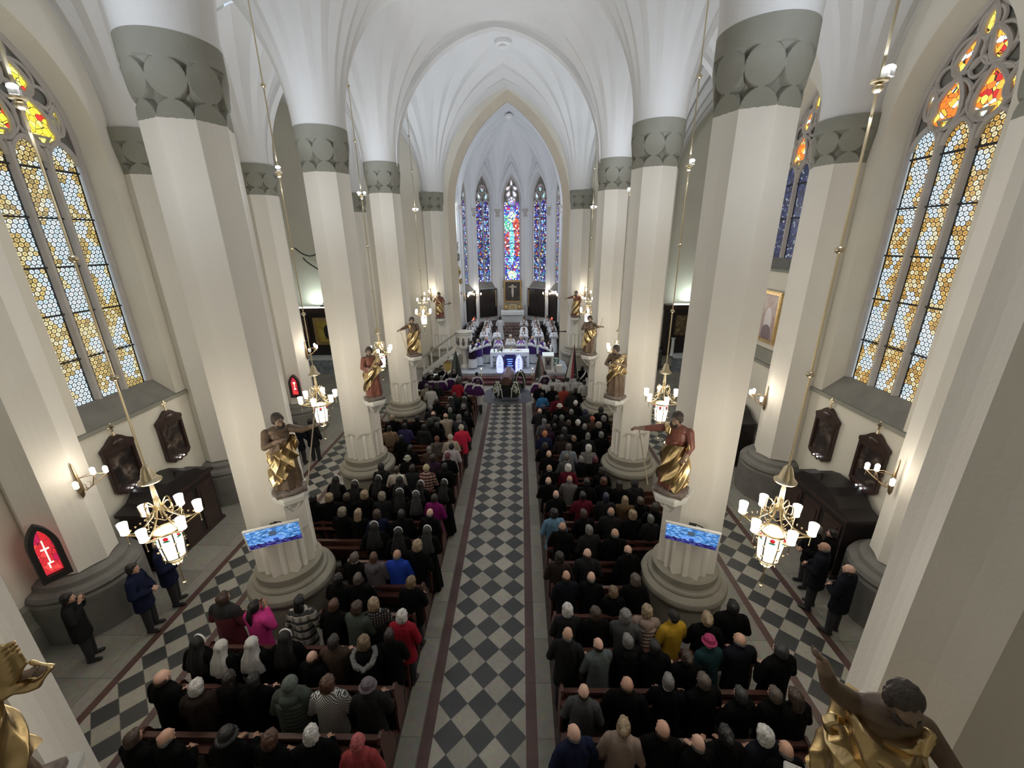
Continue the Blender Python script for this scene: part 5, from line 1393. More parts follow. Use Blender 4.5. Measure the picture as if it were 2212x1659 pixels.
# ------------------------------------------------------------------ PULPIT with stair
pu = root('pulpit', 'white stone pulpit with dark relief figures and a sloping stair rail', 'pulpit', (-2.62, 24.3, 0))
PG = [(.48 * math.cos(R(22.5 + 45 * k)), .48 * math.sin(R(22.5 + 45 * k))) for k in range(8)]
m = MB(); m.loft([[(x * s, y * s, z) for x, y in PG] for z, s in ((1.55, .62), (1.68, 1.0), (1.80, 1.06), (1.84, .98), (2.46, .98), (2.50, 1.08), (2.58, 1.1), (2.60, .9))]); m.build('basket', white_st, pu)
m = MB(); m.loft([[(x * s, y * s, z) for x, y in PG] for z, s in ((2.56, 1.06), (2.63, 1.14), (2.66, 1.0))]); m.build('rim', mat('grey_rail', (.33, .31, .27), .5), pu)
m = MB(); m.lathe([(.34, .45), (.30, .55), (.20, .65), (.18, 1.35), (.3, 1.56)], seg=16); m.build('pedestal', white_st, pu, smooth=True)
for k in range(4, 8):
    a = R(45 * k); m = MB(); c = Vector((.44 * math.cos(a), .44 * math.sin(a), 2.12)); m.ell(c + Vector((0, 0, -.1)), (.09, .09, .17), 10, 8); m.ell(c + Vector((0, 0, .12)), (.06, .06, .07), 10, 8)
    put('relief_figure', remesh(m, .014, 2), pu).data.materials.append(mat('dark_relief', (.10, .09, .08), .6))
m = MB()
m.loft([[(-.45, y, 2.50) for y in (-.20, -.32)] + [(-.45, y, 2.62) for y in (-.32, -.20)], [(-2.6, y, 1.03) for y in (-.20, -.32)] + [(-2.6, y, 1.13) for y in (-.32, -.20)]]); m.build('stair_rail', mat('grey_rail'), pu)
m = MB()
m.loft([[(-.45, y, 1.50) for y in (-.20, -.30)] + [(-.45, y, 1.80) for y in (-.30, -.20)], [(-2.6, y, .0) for y in (-.20, -.30)] + [(-2.6, y, .25) for y in (-.30, -.20)]]); m.build('stair_string', white_st, pu)
for k in range(5):
    x = -.5 - k * .5; zz = 2.54 - (.0 + (-.45 - x)) * .70; zb = 1.78 - (-.45 - x) * .71
    m = MB(); m.box((x, -.25, (zz + zb) / 2), (.07, .08, zz - zb)); m.build('baluster', white_st, pu)
for k in range(7):
    x = -.55 - k * .3; m = MB(); m.box((x, .1, 1.15 - k * .165), (.3, .7, .06)); m.build('stair_tread', white_st, pu)
m = MB(); m.box((-.15, .1, .8), (.8, .5, .72)); m.build('stair_block', mat('stair_grey', (.30, .29, .26), .7), pu)
# icon stand, side table, flags, cross
ic = root('icon_stand', 'gilded arched icon among white flowers left of the altar steps', 'icon', (-3.35, 22.35, 0)); m = MB(); m.lathe([(.2, 0), (.08, .1), (.06, .75), (.12, .8)], seg=12); m.build('foot', gold_m, ic, smooth=True)
m = MB(); m.prism([(-.26, .8), (.26, .8), (.28, 1.1), (.2, 1.3), (.08, 1.38), (0, 1.46), (-.08, 1.38), (-.2, 1.3), (-.28, 1.1)], .07); m.build('gilded_frame', gold_m, ic)
m = MB(); m.box((0, -.04, 1.04), (.28, .02, .36)); m.build('icon_panel', MATS['icon'] if 'icon' in MATS else gold_m, ic)
m = MB(); rr = random.Random(9)
for k in range(40): m.ell((rr.uniform(-.35, .35), rr.uniform(-.12, .05), rr.uniform(.66, .82)), (.045, .045, .04), 6, 4)
m.build('flowers', flower_m, ic)
tb = root('side_table', 'white covered table at the left end of the altar steps', 'table', (-3.4, 21.6, 0)); m = MB(); m.box((0, 0, .74), (1.5, .55, .03)); m.box((0, -.27, .6), (1.5, .02, .28)); m.build('white_cloth', cloth_w, tb)
for a in (-1, 1):
    for b in (-1, 1): m = MB(); m.box((a * .68, b * .2, .36), (.05, .05, .72)); m.build('leg', wood_m, tb)
def flag(loc, label, cols, hgt, lean, rz=0):
    r_ = root('flag', label, 'flag', loc, rz); m = MB(); m.tube([(0, 0, 0), (lean, 0, hgt)], .018, 8); m.build('pole', woodl_m, r_)
    m = MB(); rows = []
    for t in range(14):
        q = t / 13; z = hgt - .08 - q * (hgt * .55); w_ = .02 + .26 * q ** .8; row = []
        for i in range(24): a = 2 * PI * i / 24; row.append((lean * (z / hgt) + w_ * math.cos(a) * (1 + .25 * math.sin(5 * a)), w_ * .6 * math.sin(a) * (1 + .2 * math.sin(5 * a + 1)), z))
        rows.append(row)
    for k, c in enumerate(cols): pass
    m.loft(rows, True, True); me = m.mesh('cloth', [mat('flag_' + c, FC[c], .8) for c in cols], True, 60)
    for p in me.polygons: p.material_index = int((math.atan2(p.center.y, p.center.x - lean * p.center.z / hgt) + PI) / (2 * PI) * 2 * len(cols)) % len(cols)
    put('furled_cloth', me, r_)
    m = MB(); m.ell((lean, 0, hgt + .04), (.03, .03, .05), 8, 6); m.build('tip', brass_m, r_)
FC = {'greygreen': (.11, .13, .12), 'dark': (.03, .035, .035), 'white': (.6, .6, .58), 'red': (.30, .03, .05), 'pinkish': (.3, .2, .18)}
flag((-2.50, 19.75, 0), 'furled grey-green flag standing in the left crowd', ['greygreen', 'dark'], 2.65, .05)
flag((1.75, 20.0, 0), 'furled dark pointed flag standing in the right crowd', ['dark', 'greygreen', 'pinkish'], 2.45, -.03)
flag((3.25, 19.6, 0), 'white and red furled flag beside the third right pillar', ['white', 'red', 'dark'], 2.9, .12)
pc = root('processional_cross', 'dark processional cross on a pole right of the altar', 'cross', (3.02, 24.0, .45)); m = MB(); m.tube([(0, 0, 0), (0, 0, 2.0)], .03, 8); m.build('pole', lead_m, pc); m = MB(); m.box((0, 0, 2.15), (.05, .04, .6)); m.box((0, 0, 2.2), (.75, .04, .05)); m.build('crossbar', lead_m, pc)
for s in (-1, 1): m = MB(); m.ell((s * .38, 0, 2.2), (.06, .03, .06), 8, 6); m.build('trefoil_end', lead_m, pc)
wb = root('white_vase_box', 'tall white box at the right end of the altar platform', 'box', (2.98, 22.98, .45)); m = MB(); m.loft([[(x * s, y * s, z) for x, y in ((-.15, -.12), (.15, -.12), (.15, .12), (-.15, .12))] for z, s in ((0, .85), (.45, 1.05))]); m.build('box', white_m, wb)
pf = root('potted_plant', 'leafy plant with flowers beside the lectern', 'plant', (2.85, 23.35, .45)); m = MB(); rr = random.Random(5)
for k in range(30): m.ell((rr.uniform(-.14, .14), rr.uniform(-.14, .14), rr.uniform(.3, .75)), (.05, .05, .04), 6, 4)
m.build('foliage', mat('soft_green', (.13, .2, .11), .7), pf); m = MB(); m.lathe([(.10, 0), (.14, .3)], seg=12); m.build('pot', white_m, pf)
for s, x in ((-1, -2.65), (1, 2.85)):
    m = MB(); m.ell((CXC + x, 28.9, 2.55), (.05, .05, .08), 10, 8); tag(m.build('sanctuary_lamp', mat('red_lamp', (.8, .05, .03), .4, emis=3, ecol=(1, .06, .03))), f'small red sanctuary lamp on the {"left" if s < 0 else "right"} of the chancel', 'lamp')
PEOPLE = """
-1.36 3.45 1.56 beanie:coral coat:coral 0 0 0 1.0
-4.37 3.47 1.56 short:brown coat:black 0 0 0 1.0
-2.54 3.49 1.56 bob:auburn coat:black 0 0 0 1.0
-3.94 3.5 1.56 bald:grey coat:black 0 0 0 1.0
-2.0 3.5 1.56 bob:white coat:black 0 0 0 1.0
-3.13 3.51 1.56 furcap:black coat:black 0 0 0 1.0
-4.0 4.11 1.56 bob:white furcoat:darkbrown 0 1 0 1.0
-1.48 4.13 1.56 hat:greymauve coat:charcoal 0 1 0 1.08
-2.09 4.16 1.56 bob:auburn coat:houndstooth 0 1 0 1.1
-3.6 4.19 1.56 long:dark coat:black 0 1 0 1.0
-2.65 4.19 1.56 hood:greygreen puffer:greygreen 0 1 0 1.08
-3.21 4.23 1.56 bob:black coat:black 0 1 0 1.0
-4.59 4.27 1.62 bald:brown coat:black 0 99 1 1.12
-2.62 4.7 1.42 bald:brown coat:black 0 2 0 1.0
-4.11 4.72 1.56 whiteveil:white habit:black 0 2 0 1.0
-4.53 4.8 1.56 veil:black habit:black 0 2 0 1.0
-3.62 4.84 1.56 whiteveil:white habit:black 0 2 0 1.0
-1.78 4.84 1.56 bob:darkblond furhood:black 0 2 0 1.0
-2.3 4.87 1.56 short:dark coat:brown 0 2 0 1.0
-3.13 4.9 1.56 veil:black habit:black 0 2 0 1.0
-1.41 4.93 1.56 short:dark coat:black 0 2 0 1.0
-1.33 5.39 1.52 bob:white coat:red 0 3 0 1.0
-2.19 5.47 1.56 bob:brown coat:greygreen 0 3 0 1.0
-2.61 5.5 1.56 short:auburn coat:black 0 3 0 1.0
-3.97 5.53 1.62 pony:black coat:pink 0 99 1 1.0
-1.88 5.63 1.56 bob:blond coat:dotted 0 3 0 1.0
-3.22 5.65 1.62 long:black coat:checked 0 99 1 1.0
-4.66 5.71 1.62 short:brown coat:maroonblack 0 99 1 1.15
-1.35 6.09 1.56 bob:darkblond coat:black 0 4 0 1.0
-2.8 6.16 1.56 short:black coat:black 0 4 0 1.0
-2.39 6.2 1.56 short:greybrown coat:black 0 4 0 1.0
-2.28 6.77 1.53 short:auburn hooded:greymauve 0 5 0 1.0
-2.69 6.77 1.55 short:greybrown coat:black 0 5 0 1.0
-1.82 6.85 1.56 bald:grey coat:blue 0 5 0 1.0
-1.43 7.03 1.66 bob:blond coat:black 0 5 0 1.0
-1.97 7.49 1.56 veil:black habit:black 0 6 0 1.0
-1.36 7.58 1.56 veil:charcoal habit:black 0 6 0 1.0
-2.58 7.67 1.56 veil:black habit:black 0 6 0 1.0
-2.08 8.19 1.56 short:black coat:black 0 7 0 1.0
-3.15 8.21 1.56 long:blond coat:black 0 7 0 1.0
-2.67 8.21 1.56 bob:brown coat:navy 0 7 0 1.0
-1.45 8.21 1.56 bald:white coat:black 0 7 0 1.0
-3.58 8.23 1.56 bob:greyblond coat:black 0 7 0 1.0
-4.12 8.84 1.56 bob:blond coat:black 0 8 0 1.0
-3.69 8.84 1.56 short:brown coat:black 0 8 0 1.0
-1.44 8.86 1.56 short:dark coat:magenta 0 8 0 1.0
-4.54 8.86 1.56 short:black coat:black 0 8 0 1.0
-1.91 8.89 1.56 veil:charcoal habit:black 0 8 0 1.0
-2.79 8.89 1.56 bob:greyblond coat:charcoal 0 8 0 1.0
-3.26 8.96 1.56 bob:blond coat:black 0 8 0 1.0
-2.37 9.03 1.56 veil:black habit:black 0 8 0 1.0
-3.73 9.53 1.52 veil:black habit:black 0 9 0 1.0
-1.98 9.53 1.5 veil:black habit:black 0 9 0 1.0
-1.33 9.53 1.54 veil:black habit:black 0 9 0 1.0
-4.33 9.63 1.56 veil:black habit:black 0 9 0 1.0
-2.58 9.63 1.56 veil:black habit:black 0 9 0 1.0
-3.17 9.71 1.56 veil:black habit:black 0 9 0 1.0
-2.79 10.22 1.55 short:brown coat:cream 0 10 0 1.0
-2.36 10.23 1.56 short:dark coat:charcoal 0 10 0 1.0
-1.95 10.29 1.56 beanie:yellowish coat:plaid 0 10 0 1.0
-1.47 10.32 1.56 short:black furcoat:black 0 10 0 1.0
-3.28 10.38 1.56 hood:black coat:charcoal 0 10 0 1.0
-1.9 10.91 1.55 short:dark coat:plum 0 11 0 1.0
-2.67 10.91 1.52 hat:palegreen coat:black 0 11 0 1.0
-1.45 10.96 1.56 beanie:maroon coat:black 0 11 0 1.0
-2.15 11.6 1.48 short:grey coat:brown 0 12 0 1.0
-2.75 11.6 1.52 short:black coat:black 0 12 0 1.0
-1.44 11.64 1.56 short:black coat:lavender 0 12 0 1.0
-2.03 12.29 1.47 beanie:rust hooded:taupe 0 13 0 1.0
-1.56 12.29 1.53 beanie:cream coat:beige 0 13 0 1.0
-3.24 12.29 1.53 short:black coat:black 0 13 0 1.0
-3.82 12.98 1.55 short:black coat:tan 0 14 0 1.0
-1.3 13.03 1.56 beanie:cream coat:crimson 0 14 0 1.0
-2.66 13.04 1.56 short:black hooded:charcoal 0 14 0 1.0
-3.34 13.18 1.56 short:black coat:indigo 0 14 0 1.0
-2.21 13.24 1.57 short:charcoal coat:black 0 14 0 1.0
-2.34 13.67 1.55 short:black coat:black 0 15 0 1.0
-3.45 13.67 1.56 short:black coat:black 0 15 0 1.0
-3.07 13.81 1.56 short:black coat:black 0 15 0 1.0
-3.98 13.86 1.56 short:blond coat:black 0 15 0 1.0
-2.0 13.93 1.62 bald:dark coat:beige 0 15 0 1.0
-1.52 13.93 1.57 hood:grey coat:slate 0 15 0 1.0
-2.55 14.36 1.51 bald:brown coat:greygreen 0 16 0 1.0
-1.32 14.36 1.48 short:black coat:black 0 16 0 1.0
-1.96 14.54 1.56 short:grey coat:darkgreen 0 16 0 1.0
-1.5 15.05 1.54 beanie:grey coat:black 0 17 0 1.0
-2.8 15.05 1.47 beanie:grey coat:charcoal 0 17 0 1.0
-2.12 15.05 1.51 short:brown coat:black 0 17 0 1.0
-2.1 15.74 1.54 veil:black habit:black 0 18 0 1.0
-1.57 15.74 1.54 veil:black habit:black 0 18 0 1.0
-2.68 15.74 1.48 bob:black coat:black 0 18 0 1.0
-2.09 16.43 1.5 short:brown coat:darkgreen 0 19 0 1.0
-1.59 16.43 1.5 short:black coat:black 0 19 0 1.0
-3.24 17.12 1.55 bob:black coat:white 0 20 0 1.0
-3.47 17.38 1.57 short:grey coat:beige 0 20 0 1.0
-3.08 17.81 1.5 hood:charcoal coat:charcoal 0 21 0 1.0
-2.14 17.91 1.56 short:black coat:red 0 21 0 1.0
-1.22 17.96 1.56 short:brown cape:purple 0 21 0 1.0
-1.57 18.07 1.6 short:brown cape:purple 0 21 0 1.0
-2.13 18.5 1.56 short:grey coat:taupe 0 22 0 1.0
-1.84 18.5 1.54 short:brown cape:purple 0 22 0 1.0
-3.85 18.52 1.56 short:black coat:purple_dark 0 22 0 1.0
-3.01 18.58 1.56 short:grey cape:purple 0 22 0 1.0
-3.47 18.59 1.56 short:dark cape:purple 0 22 0 1.0
-3.27 18.74 1.56 short:black suit:black 0 22 0 1.0
-2.62 18.76 1.61 short:dark cape:purple 0 22 0 1.0
-1.37 19.19 1.54 short:black cape:purple 0 23 0 1.0
-3.68 19.45 1.58 short:white suit:black 1 23 0 1.0
-2.53 19.45 1.6 short:grey suit:black 1 23 0 1.0
-3.22 20.0 1.56 short:grey suit:black 1 99 0 1.0
4.18 3.37 1.56 bald:grey coat:black 0 0 0 1.0
3.04 3.51 1.56 bald:white coat:black 0 0 0 1.0
3.43 3.53 1.56 bun:black coat:black 0 0 0 1.0
1.48 3.54 1.56 bald:white coat:navy 0 0 0 1.08
3.95 3.57 1.56 bob:white coat:navyblack 0 0 0 1.05
2.08 3.58 1.59 bun:blond coat:beigepink 0 0 0 1.0
2.6 3.58 1.63 bald:brown coat:black 0 0 0 1.1
4.65 4.04 1.56 long:brown coat:black 0 1 0 1.0
3.89 4.1 1.56 short:charcoal coat:black 0 1 0 1.0
4.37 4.1 1.56 short:greybrown coat:black 0 1 0 1.0
1.64 4.11 1.56 bald:dark coat:grey 0 1 0 1.0
2.28 4.17 1.56 bald:brown coat:black 0 1 0 1.1
3.46 4.22 1.56 short:greybrown coat:black 0 1 0 1.12
2.89 4.23 1.56 short:grey coat:black 0 1 0 1.0
3.35 4.7 1.51 bun:brown coat:black 0 2 0 1.0
2.89 4.77 1.56 short:black coat:black 0 2 0 1.0
4.8 4.79 1.62 short:charcoal coat:black 0 99 1 1.1
2.02 4.81 1.56 bald:dark coat:greyteal 0 2 0 1.0
2.5 4.85 1.56 short:grey puffer:black 0 2 0 1.0
3.81 4.86 1.56 hat:magenta coat:teal 0 2 0 1.0
4.31 4.91 1.56 bald:white coat:navyblack 0 2 0 1.08
1.5 4.96 1.68 bald:grey coat:charcoal 0 2 0 1.0
3.9 5.35 1.62 bun:blond coat:black 0 99 1 1.0
2.54 5.39 1.56 bob:grey coat:grey 0 3 0 1.0
3.35 5.39 1.62 beanie:black coat:mustard 0 99 1 1.0
1.57 5.45 1.56 bob:white coat:charcoal 0 3 0 1.0
2.05 5.46 1.56 bob:brown coat:black 0 3 0 1.0
2.94 5.46 1.56 bob:blond puffer:beigepink 0 3 0 1.0
4.45 5.6 1.62 short:black coat:black 0 99 1 1.12
2.5 6.08 1.41 bob:darkblond coat:black 0 4 0 1.0
2.93 6.19 1.56 bob:greybrown coat:black 0 4 0 1.0
2.09 6.24 1.56 bald:white coat:black 0 4 0 1.0
1.64 6.28 1.56 bald:brown coat:navyblack 0 4 0 1.0
1.54 6.77 1.55 bob:dark coat:darkbrown 0 5 0 1.0
2.13 6.89 1.56 bald:brown coat:charcoal 0 5 0 1.0
3.01 6.99 1.56 bald:dark coat:black 0 5 0 1.0
2.84 7.53 1.56 bald:white coat:black 0 6 0 1.0
2.3 7.63 1.56 short:grey coat:charcoal 0 6 0 1.0
1.68 7.72 1.59 bald:brown coat:black 0 6 0 1.0
3.81 8.15 1.48 short:grey coat:charcoal 0 7 0 1.0
2.28 8.16 1.56 short:brown coat:black 0 7 0 1.0
1.56 8.19 1.56 bob:black coat:lightblue 0 7 0 1.0
3.4 8.2 1.56 bob:blond coat:black 0 7 0 1.0
2.89 8.27 1.56 bald:white coat:charcoal 0 7 0 1.0
3.98 8.41 1.6 short:dark coat:black 0 7 0 1.0
3.36 8.84 1.5 long:blond hooded:brownochre 0 8 0 1.0
3.78 8.84 1.48 short:greybrown coat:black 0 8 0 1.0
2.9 8.9 1.56 short:navy coat:charcoal 0 8 0 1.0
2.33 8.92 1.56 short:black coat:maroon 0 8 0 1.0
1.67 8.99 1.56 bald:grey coat:black 0 8 0 1.0
2.5 9.53 1.56 short:black coat:black 0 9 0 1.0
3.38 9.53 1.49 long:dark coat:black 0 9 0 1.0
3.82 9.53 1.52 hood:black coat:charcoal 0 9 0 1.0
2.96 9.58 1.56 bob:auburn coat:black 0 9 0 1.0
1.5 9.67 1.56 bald:white coat:black 0 9 0 1.0
2.06 9.69 1.56 bald:white coat:tweed 0 9 0 1.0
3.05 10.22 1.51 bob:dark coat:black 0 10 0 1.0
2.1 10.29 1.56 bob:white coat:maroon 0 10 0 1.0
1.58 10.32 1.56 bald:grey coat:black 0 10 0 1.0
2.12 10.91 1.55 short:greybrown coat:grey 0 11 0 1.0
2.58 10.91 1.49 short:grey coat:black 0 11 0 1.0
2.98 10.91 1.51 short:maroon coat:black 0 11 0 1.0
1.61 11.11 1.56 bald:blond coat:black 0 11 0 1.0
1.51 11.6 1.56 bob:dark coat:black 0 12 0 1.0
2.26 11.6 1.53 bob:greybrown coat:bluegrey 0 12 0 1.0
2.89 11.6 1.51 bob:white coat:checker 0 12 0 1.0
2.52 12.29 1.51 short:darkblond coat:black 0 13 0 1.0
2.12 12.29 1.52 short:dark coat:darkbrown 0 13 0 1.0
2.96 12.3 1.56 short:grey coat:charcoal 0 13 0 1.0
3.47 12.44 1.56 short:grey coat:black 0 13 0 1.0
1.55 12.45 1.56 beanie:orange coat:navy 0 13 0 1.0
2.24 12.55 1.66 short:dark coat:charcoal 0 13 0 1.0
1.69 13.01 1.56 short:brown coat:plum 0 14 0 1.0
2.97 13.05 1.56 short:grey coat:black 0 14 0 1.0
1.93 13.07 1.56 short:black coat:black 0 14 0 1.0
3.49 13.23 1.56 bob:greyblond coat:black 0 14 0 1.0
2.77 13.24 1.62 beanie:white coat:black 0 14 0 1.0
2.46 13.24 1.62 short:brown coat:black 0 14 0 1.0
3.36 13.67 1.55 beanie:orangered coat:brown 0 15 0 1.0
1.62 13.67 1.51 short:grey coat:greymauve 0 15 0 1.0
3.76 13.72 1.56 bob:grey coat:black 0 15 0 1.0
2.05 13.8 1.56 short:black coat:black 0 15 0 1.0
2.25 13.8 1.56 beanie:greygreen coat:charcoal 0 15 0 1.0
3.22 14.36 1.55 hood:navy coat:charcoal 0 16 0 1.0
2.67 14.42 1.56 short:grey coat:black 0 16 0 1.0
1.49 14.46 1.56 bald:white coat:charcoal 0 16 0 1.0
3.82 14.61 1.56 hood:black coat:black 0 16 0 1.0
1.67 14.62 1.64 short:navy coat:black 0 16 0 1.0
2.3 15.05 1.53 hat:creamwhite coat:black 0 17 0 1.0
2.94 15.31 1.56 beanie:white coat:black 0 17 0 1.0
2.27 15.9 1.56 short:dark hooded:maroon 0 18 0 1.0
1.69 16.43 1.48 short:dark coat:skyblue 0 19 0 1.0
2.91 16.45 1.56 short:dark coat:charcoal 0 19 0 1.0
3.28 16.69 1.59 short:dark coat:black 0 19 0 1.0
2.66 17.12 1.53 short:brown coat:orangered 0 20 0 1.0
2.16 17.13 1.56 short:brown coat:black 0 20 0 1.0
1.62 17.33 1.56 bald:grey coat:black 0 20 0 1.0
3.67 17.82 1.56 short:dark alb:white 0 21 0 1.0
1.84 17.85 1.56 short:dark coat:white 0 21 0 1.0
1.5 18.07 1.58 short:grey cape:purple 0 21 0 1.0
2.29 18.07 1.61 short:dark alb:white 0 21 0 1.0
2.73 18.07 1.58 short:black alb:white 0 21 0 1.0
3.4 18.07 1.61 short:black alb:white 0 21 0 1.0
2.97 18.5 1.49 short:dark alb:white 0 22 0 1.0
2.38 18.64 1.56 short:greybrown alb:white 0 22 0 1.0
3.32 18.7 1.56 short:dark alb:white 0 22 0 1.0
1.97 19.28 1.56 short:black cape:plum 0 23 0 1.0
3.41 19.71 1.56 short:dark suit:black 0 99 0 1.0
3.9 20.13 1.56 short:black suit:black 1 99 0 1.0
"""
# ------------------------------------------------------------------ PEOPLE (built once per pose, then copied)
def body_mesh(pose):
    """1.70 m figure facing +y, head centre at z=1.575"""
    b = MB(); hc = Vector((0, .02, 1.575))
    b.ell((0, 0, 1.20), (.165, .115, .25), 16, 12); b.ell((0, -.005, 1.36), (.175, .10, .085), 16, 8); b.ell((0, 0, .96), (.165, .12, .14), 16, 8)
    b.cap_((0, -.005, 1.38), .055, (0, .008, 1.52), .050)
    head_pieces(b, hc, 1.0)
    for q in (-1, 1):
        b.cap_((q * .085, 0, .92), .088, (q * .095, .01, .50), .058); b.cap_((q * .095, .01, .50), .056, (q * .10, -.01, .10), .038)
        b.cap_((q * .10, -.02, .05), .035, (q * .12, .12, .035), .030)
        sh = Vector((q * .175, -.005, 1.375))
        if pose == 'pew': el, wr, d, u = (q * .245, .03, 1.12), (q * .13, .27, 1.08), (-q * .4, .7, -.1), (0, .2, 1)
        elif pose == 'down': el, wr, d, u = (q * .235, -.02, 1.10), (q * .25, .06, .86), (0, .15, -1), (q, 0, 0)
        elif pose == 'pray': el, wr, d, u = (q * .235, .02, 1.12), (q * .035, .24, 1.26), (-q * .05, .25, 1), (q, .3, 0)
        elif pose == 'clasp': el, wr, d, u = (q * .25, .0, 1.10), (q * .06, .21, 1.03), (-q * .6, .5, -.1), (q * .2, .8, .4)
        else: el, wr, d, u = (q * .25, .05, 1.18), (q * .07, .16, 1.45), (-q * .2, .3, 1), (q, .3, 0)
        b.cap_(sh, .052, el, .042); b.cap_(el, .041, wr, .028); hand(b, wr, d, u, .35, 1.0, -q)
    return remesh(b, .0095, 3)
def arms(c, pose, ru=.075, rl=.060, rw=.052):
    for q in (-1, 1):
        sh = Vector((q * .165, -.01, 1.365))
        el, wr = {'pew': ((q * .255, .03, 1.11), (q * .145, .24, 1.085)), 'down': ((q * .245, -.02, 1.09), (q * .255, .05, .89)), 'pray': ((q * .25, .02, 1.10), (q * .05, .21, 1.22)),
                  'clasp': ((q * .265, .0, 1.09), (q * .085, .19, 1.03)), 'up': ((q * .265, .05, 1.17), (q * .08, .15, 1.40))}[pose]
        c.cap_(sh, ru, el, rl); c.cap_(el, rl, wr, rw)
def coat_mesh(pose, hem, puff=0.0, wide=0.0, disp=.007, hood=False, ridges=False):
    c = MB()
    P = [(hem, .20 + wide + max(0, .9 - hem) * .06, .15 + wide * .8), (.80 if hem < .78 else hem + .04, .195 + wide, .145), (1.0, .18 + puff, .14 + puff), (1.18, .185 + puff, .145 + puff), (1.32, .20 + puff, .13 + puff), (1.405, .165 + puff * .5, .105), (1.455, .085, .075), (1.485, .068, .066)]
    rings = []
    for z, rx, ry in P: rings.append([(rx * math.cos(2 * PI * i / 28), -.008 + ry * math.sin(2 * PI * i / 28), z) for i in range(28)])
    c.loft(rings); arms(c, pose, .078 + puff, .066 + puff, .055 + puff * .6)
    # collar
    c.lathe([(.05, 1.42), (.078, 1.43), (.080, 1.475), (.066, 1.50), (.05, 1.49)], (0, .0, 0), 16)
    if hood: c.ell((0, -.12, 1.40), (.125, .07, .085), 14, 9); c.cap_((-.10, -.06, 1.43), .045, (0, -.15, 1.36), .05); c.cap_((.10, -.06, 1.43), .045, (0, -.15, 1.36), .05)
    if ridges:
        for k in range(9):
            z = hem + .05 + k * .075
            if z < 1.36:
                c.tube([(.205 * math.cos(2 * PI * i / 20), -.008 + .165 * math.sin(2 * PI * i / 20), z) for i in range(20)], .028, 8, True)
    return remesh(c, .015, 4, .5, disp, 5)
def robe_mesh(pose, hem=.06, flare=.30, sleeve=.10):
    c = MB(); rings = []
    for z, rx, ry in ((hem, flare, flare * .86), (.5, flare * .86, flare * .7), (.9, .20, .155), (1.18, .19, .15), (1.32, .205, .13), (1.41, .165, .105), (1.46, .08, .07), (1.49, .062, .06)):
        rings.append([((rx + .012 * math.sin(9 * a) * (1.3 - z)) * math.cos(a), (ry + .012 * math.sin(9 * a) * (1.3 - z)) * math.sin(a), z) for a in [2 * PI * i / 54 for i in range(54)]])
    c.loft(rings); arms(c, pose, .085, .085, sleeve)
    return remesh(c, .0155, 3, .5, .008, 5)
def cape_mesh(pose, hem, r=.31):
    c = MB(); rings = []
    for z, rx, ry in ((hem, r, r * .82), (hem + .2, r * .96, r * .76), (1.22, .27, .21), (1.36, .215, .145), (1.43, .14, .10), (1.47, .075, .07), (1.50, .06, .06)):
        rings.append([((rx + .014 * math.sin(8 * a) * (1.5 - z)) * math.cos(a), .01 + (ry + .014 * math.sin(8 * a) * (1.5 - z)) * math.sin(a), z) for a in [2 * PI * i / 48 for i in range(48)]])
    c.loft(rings)
    return remesh(c, .0155, 3, .5, .006, 5)
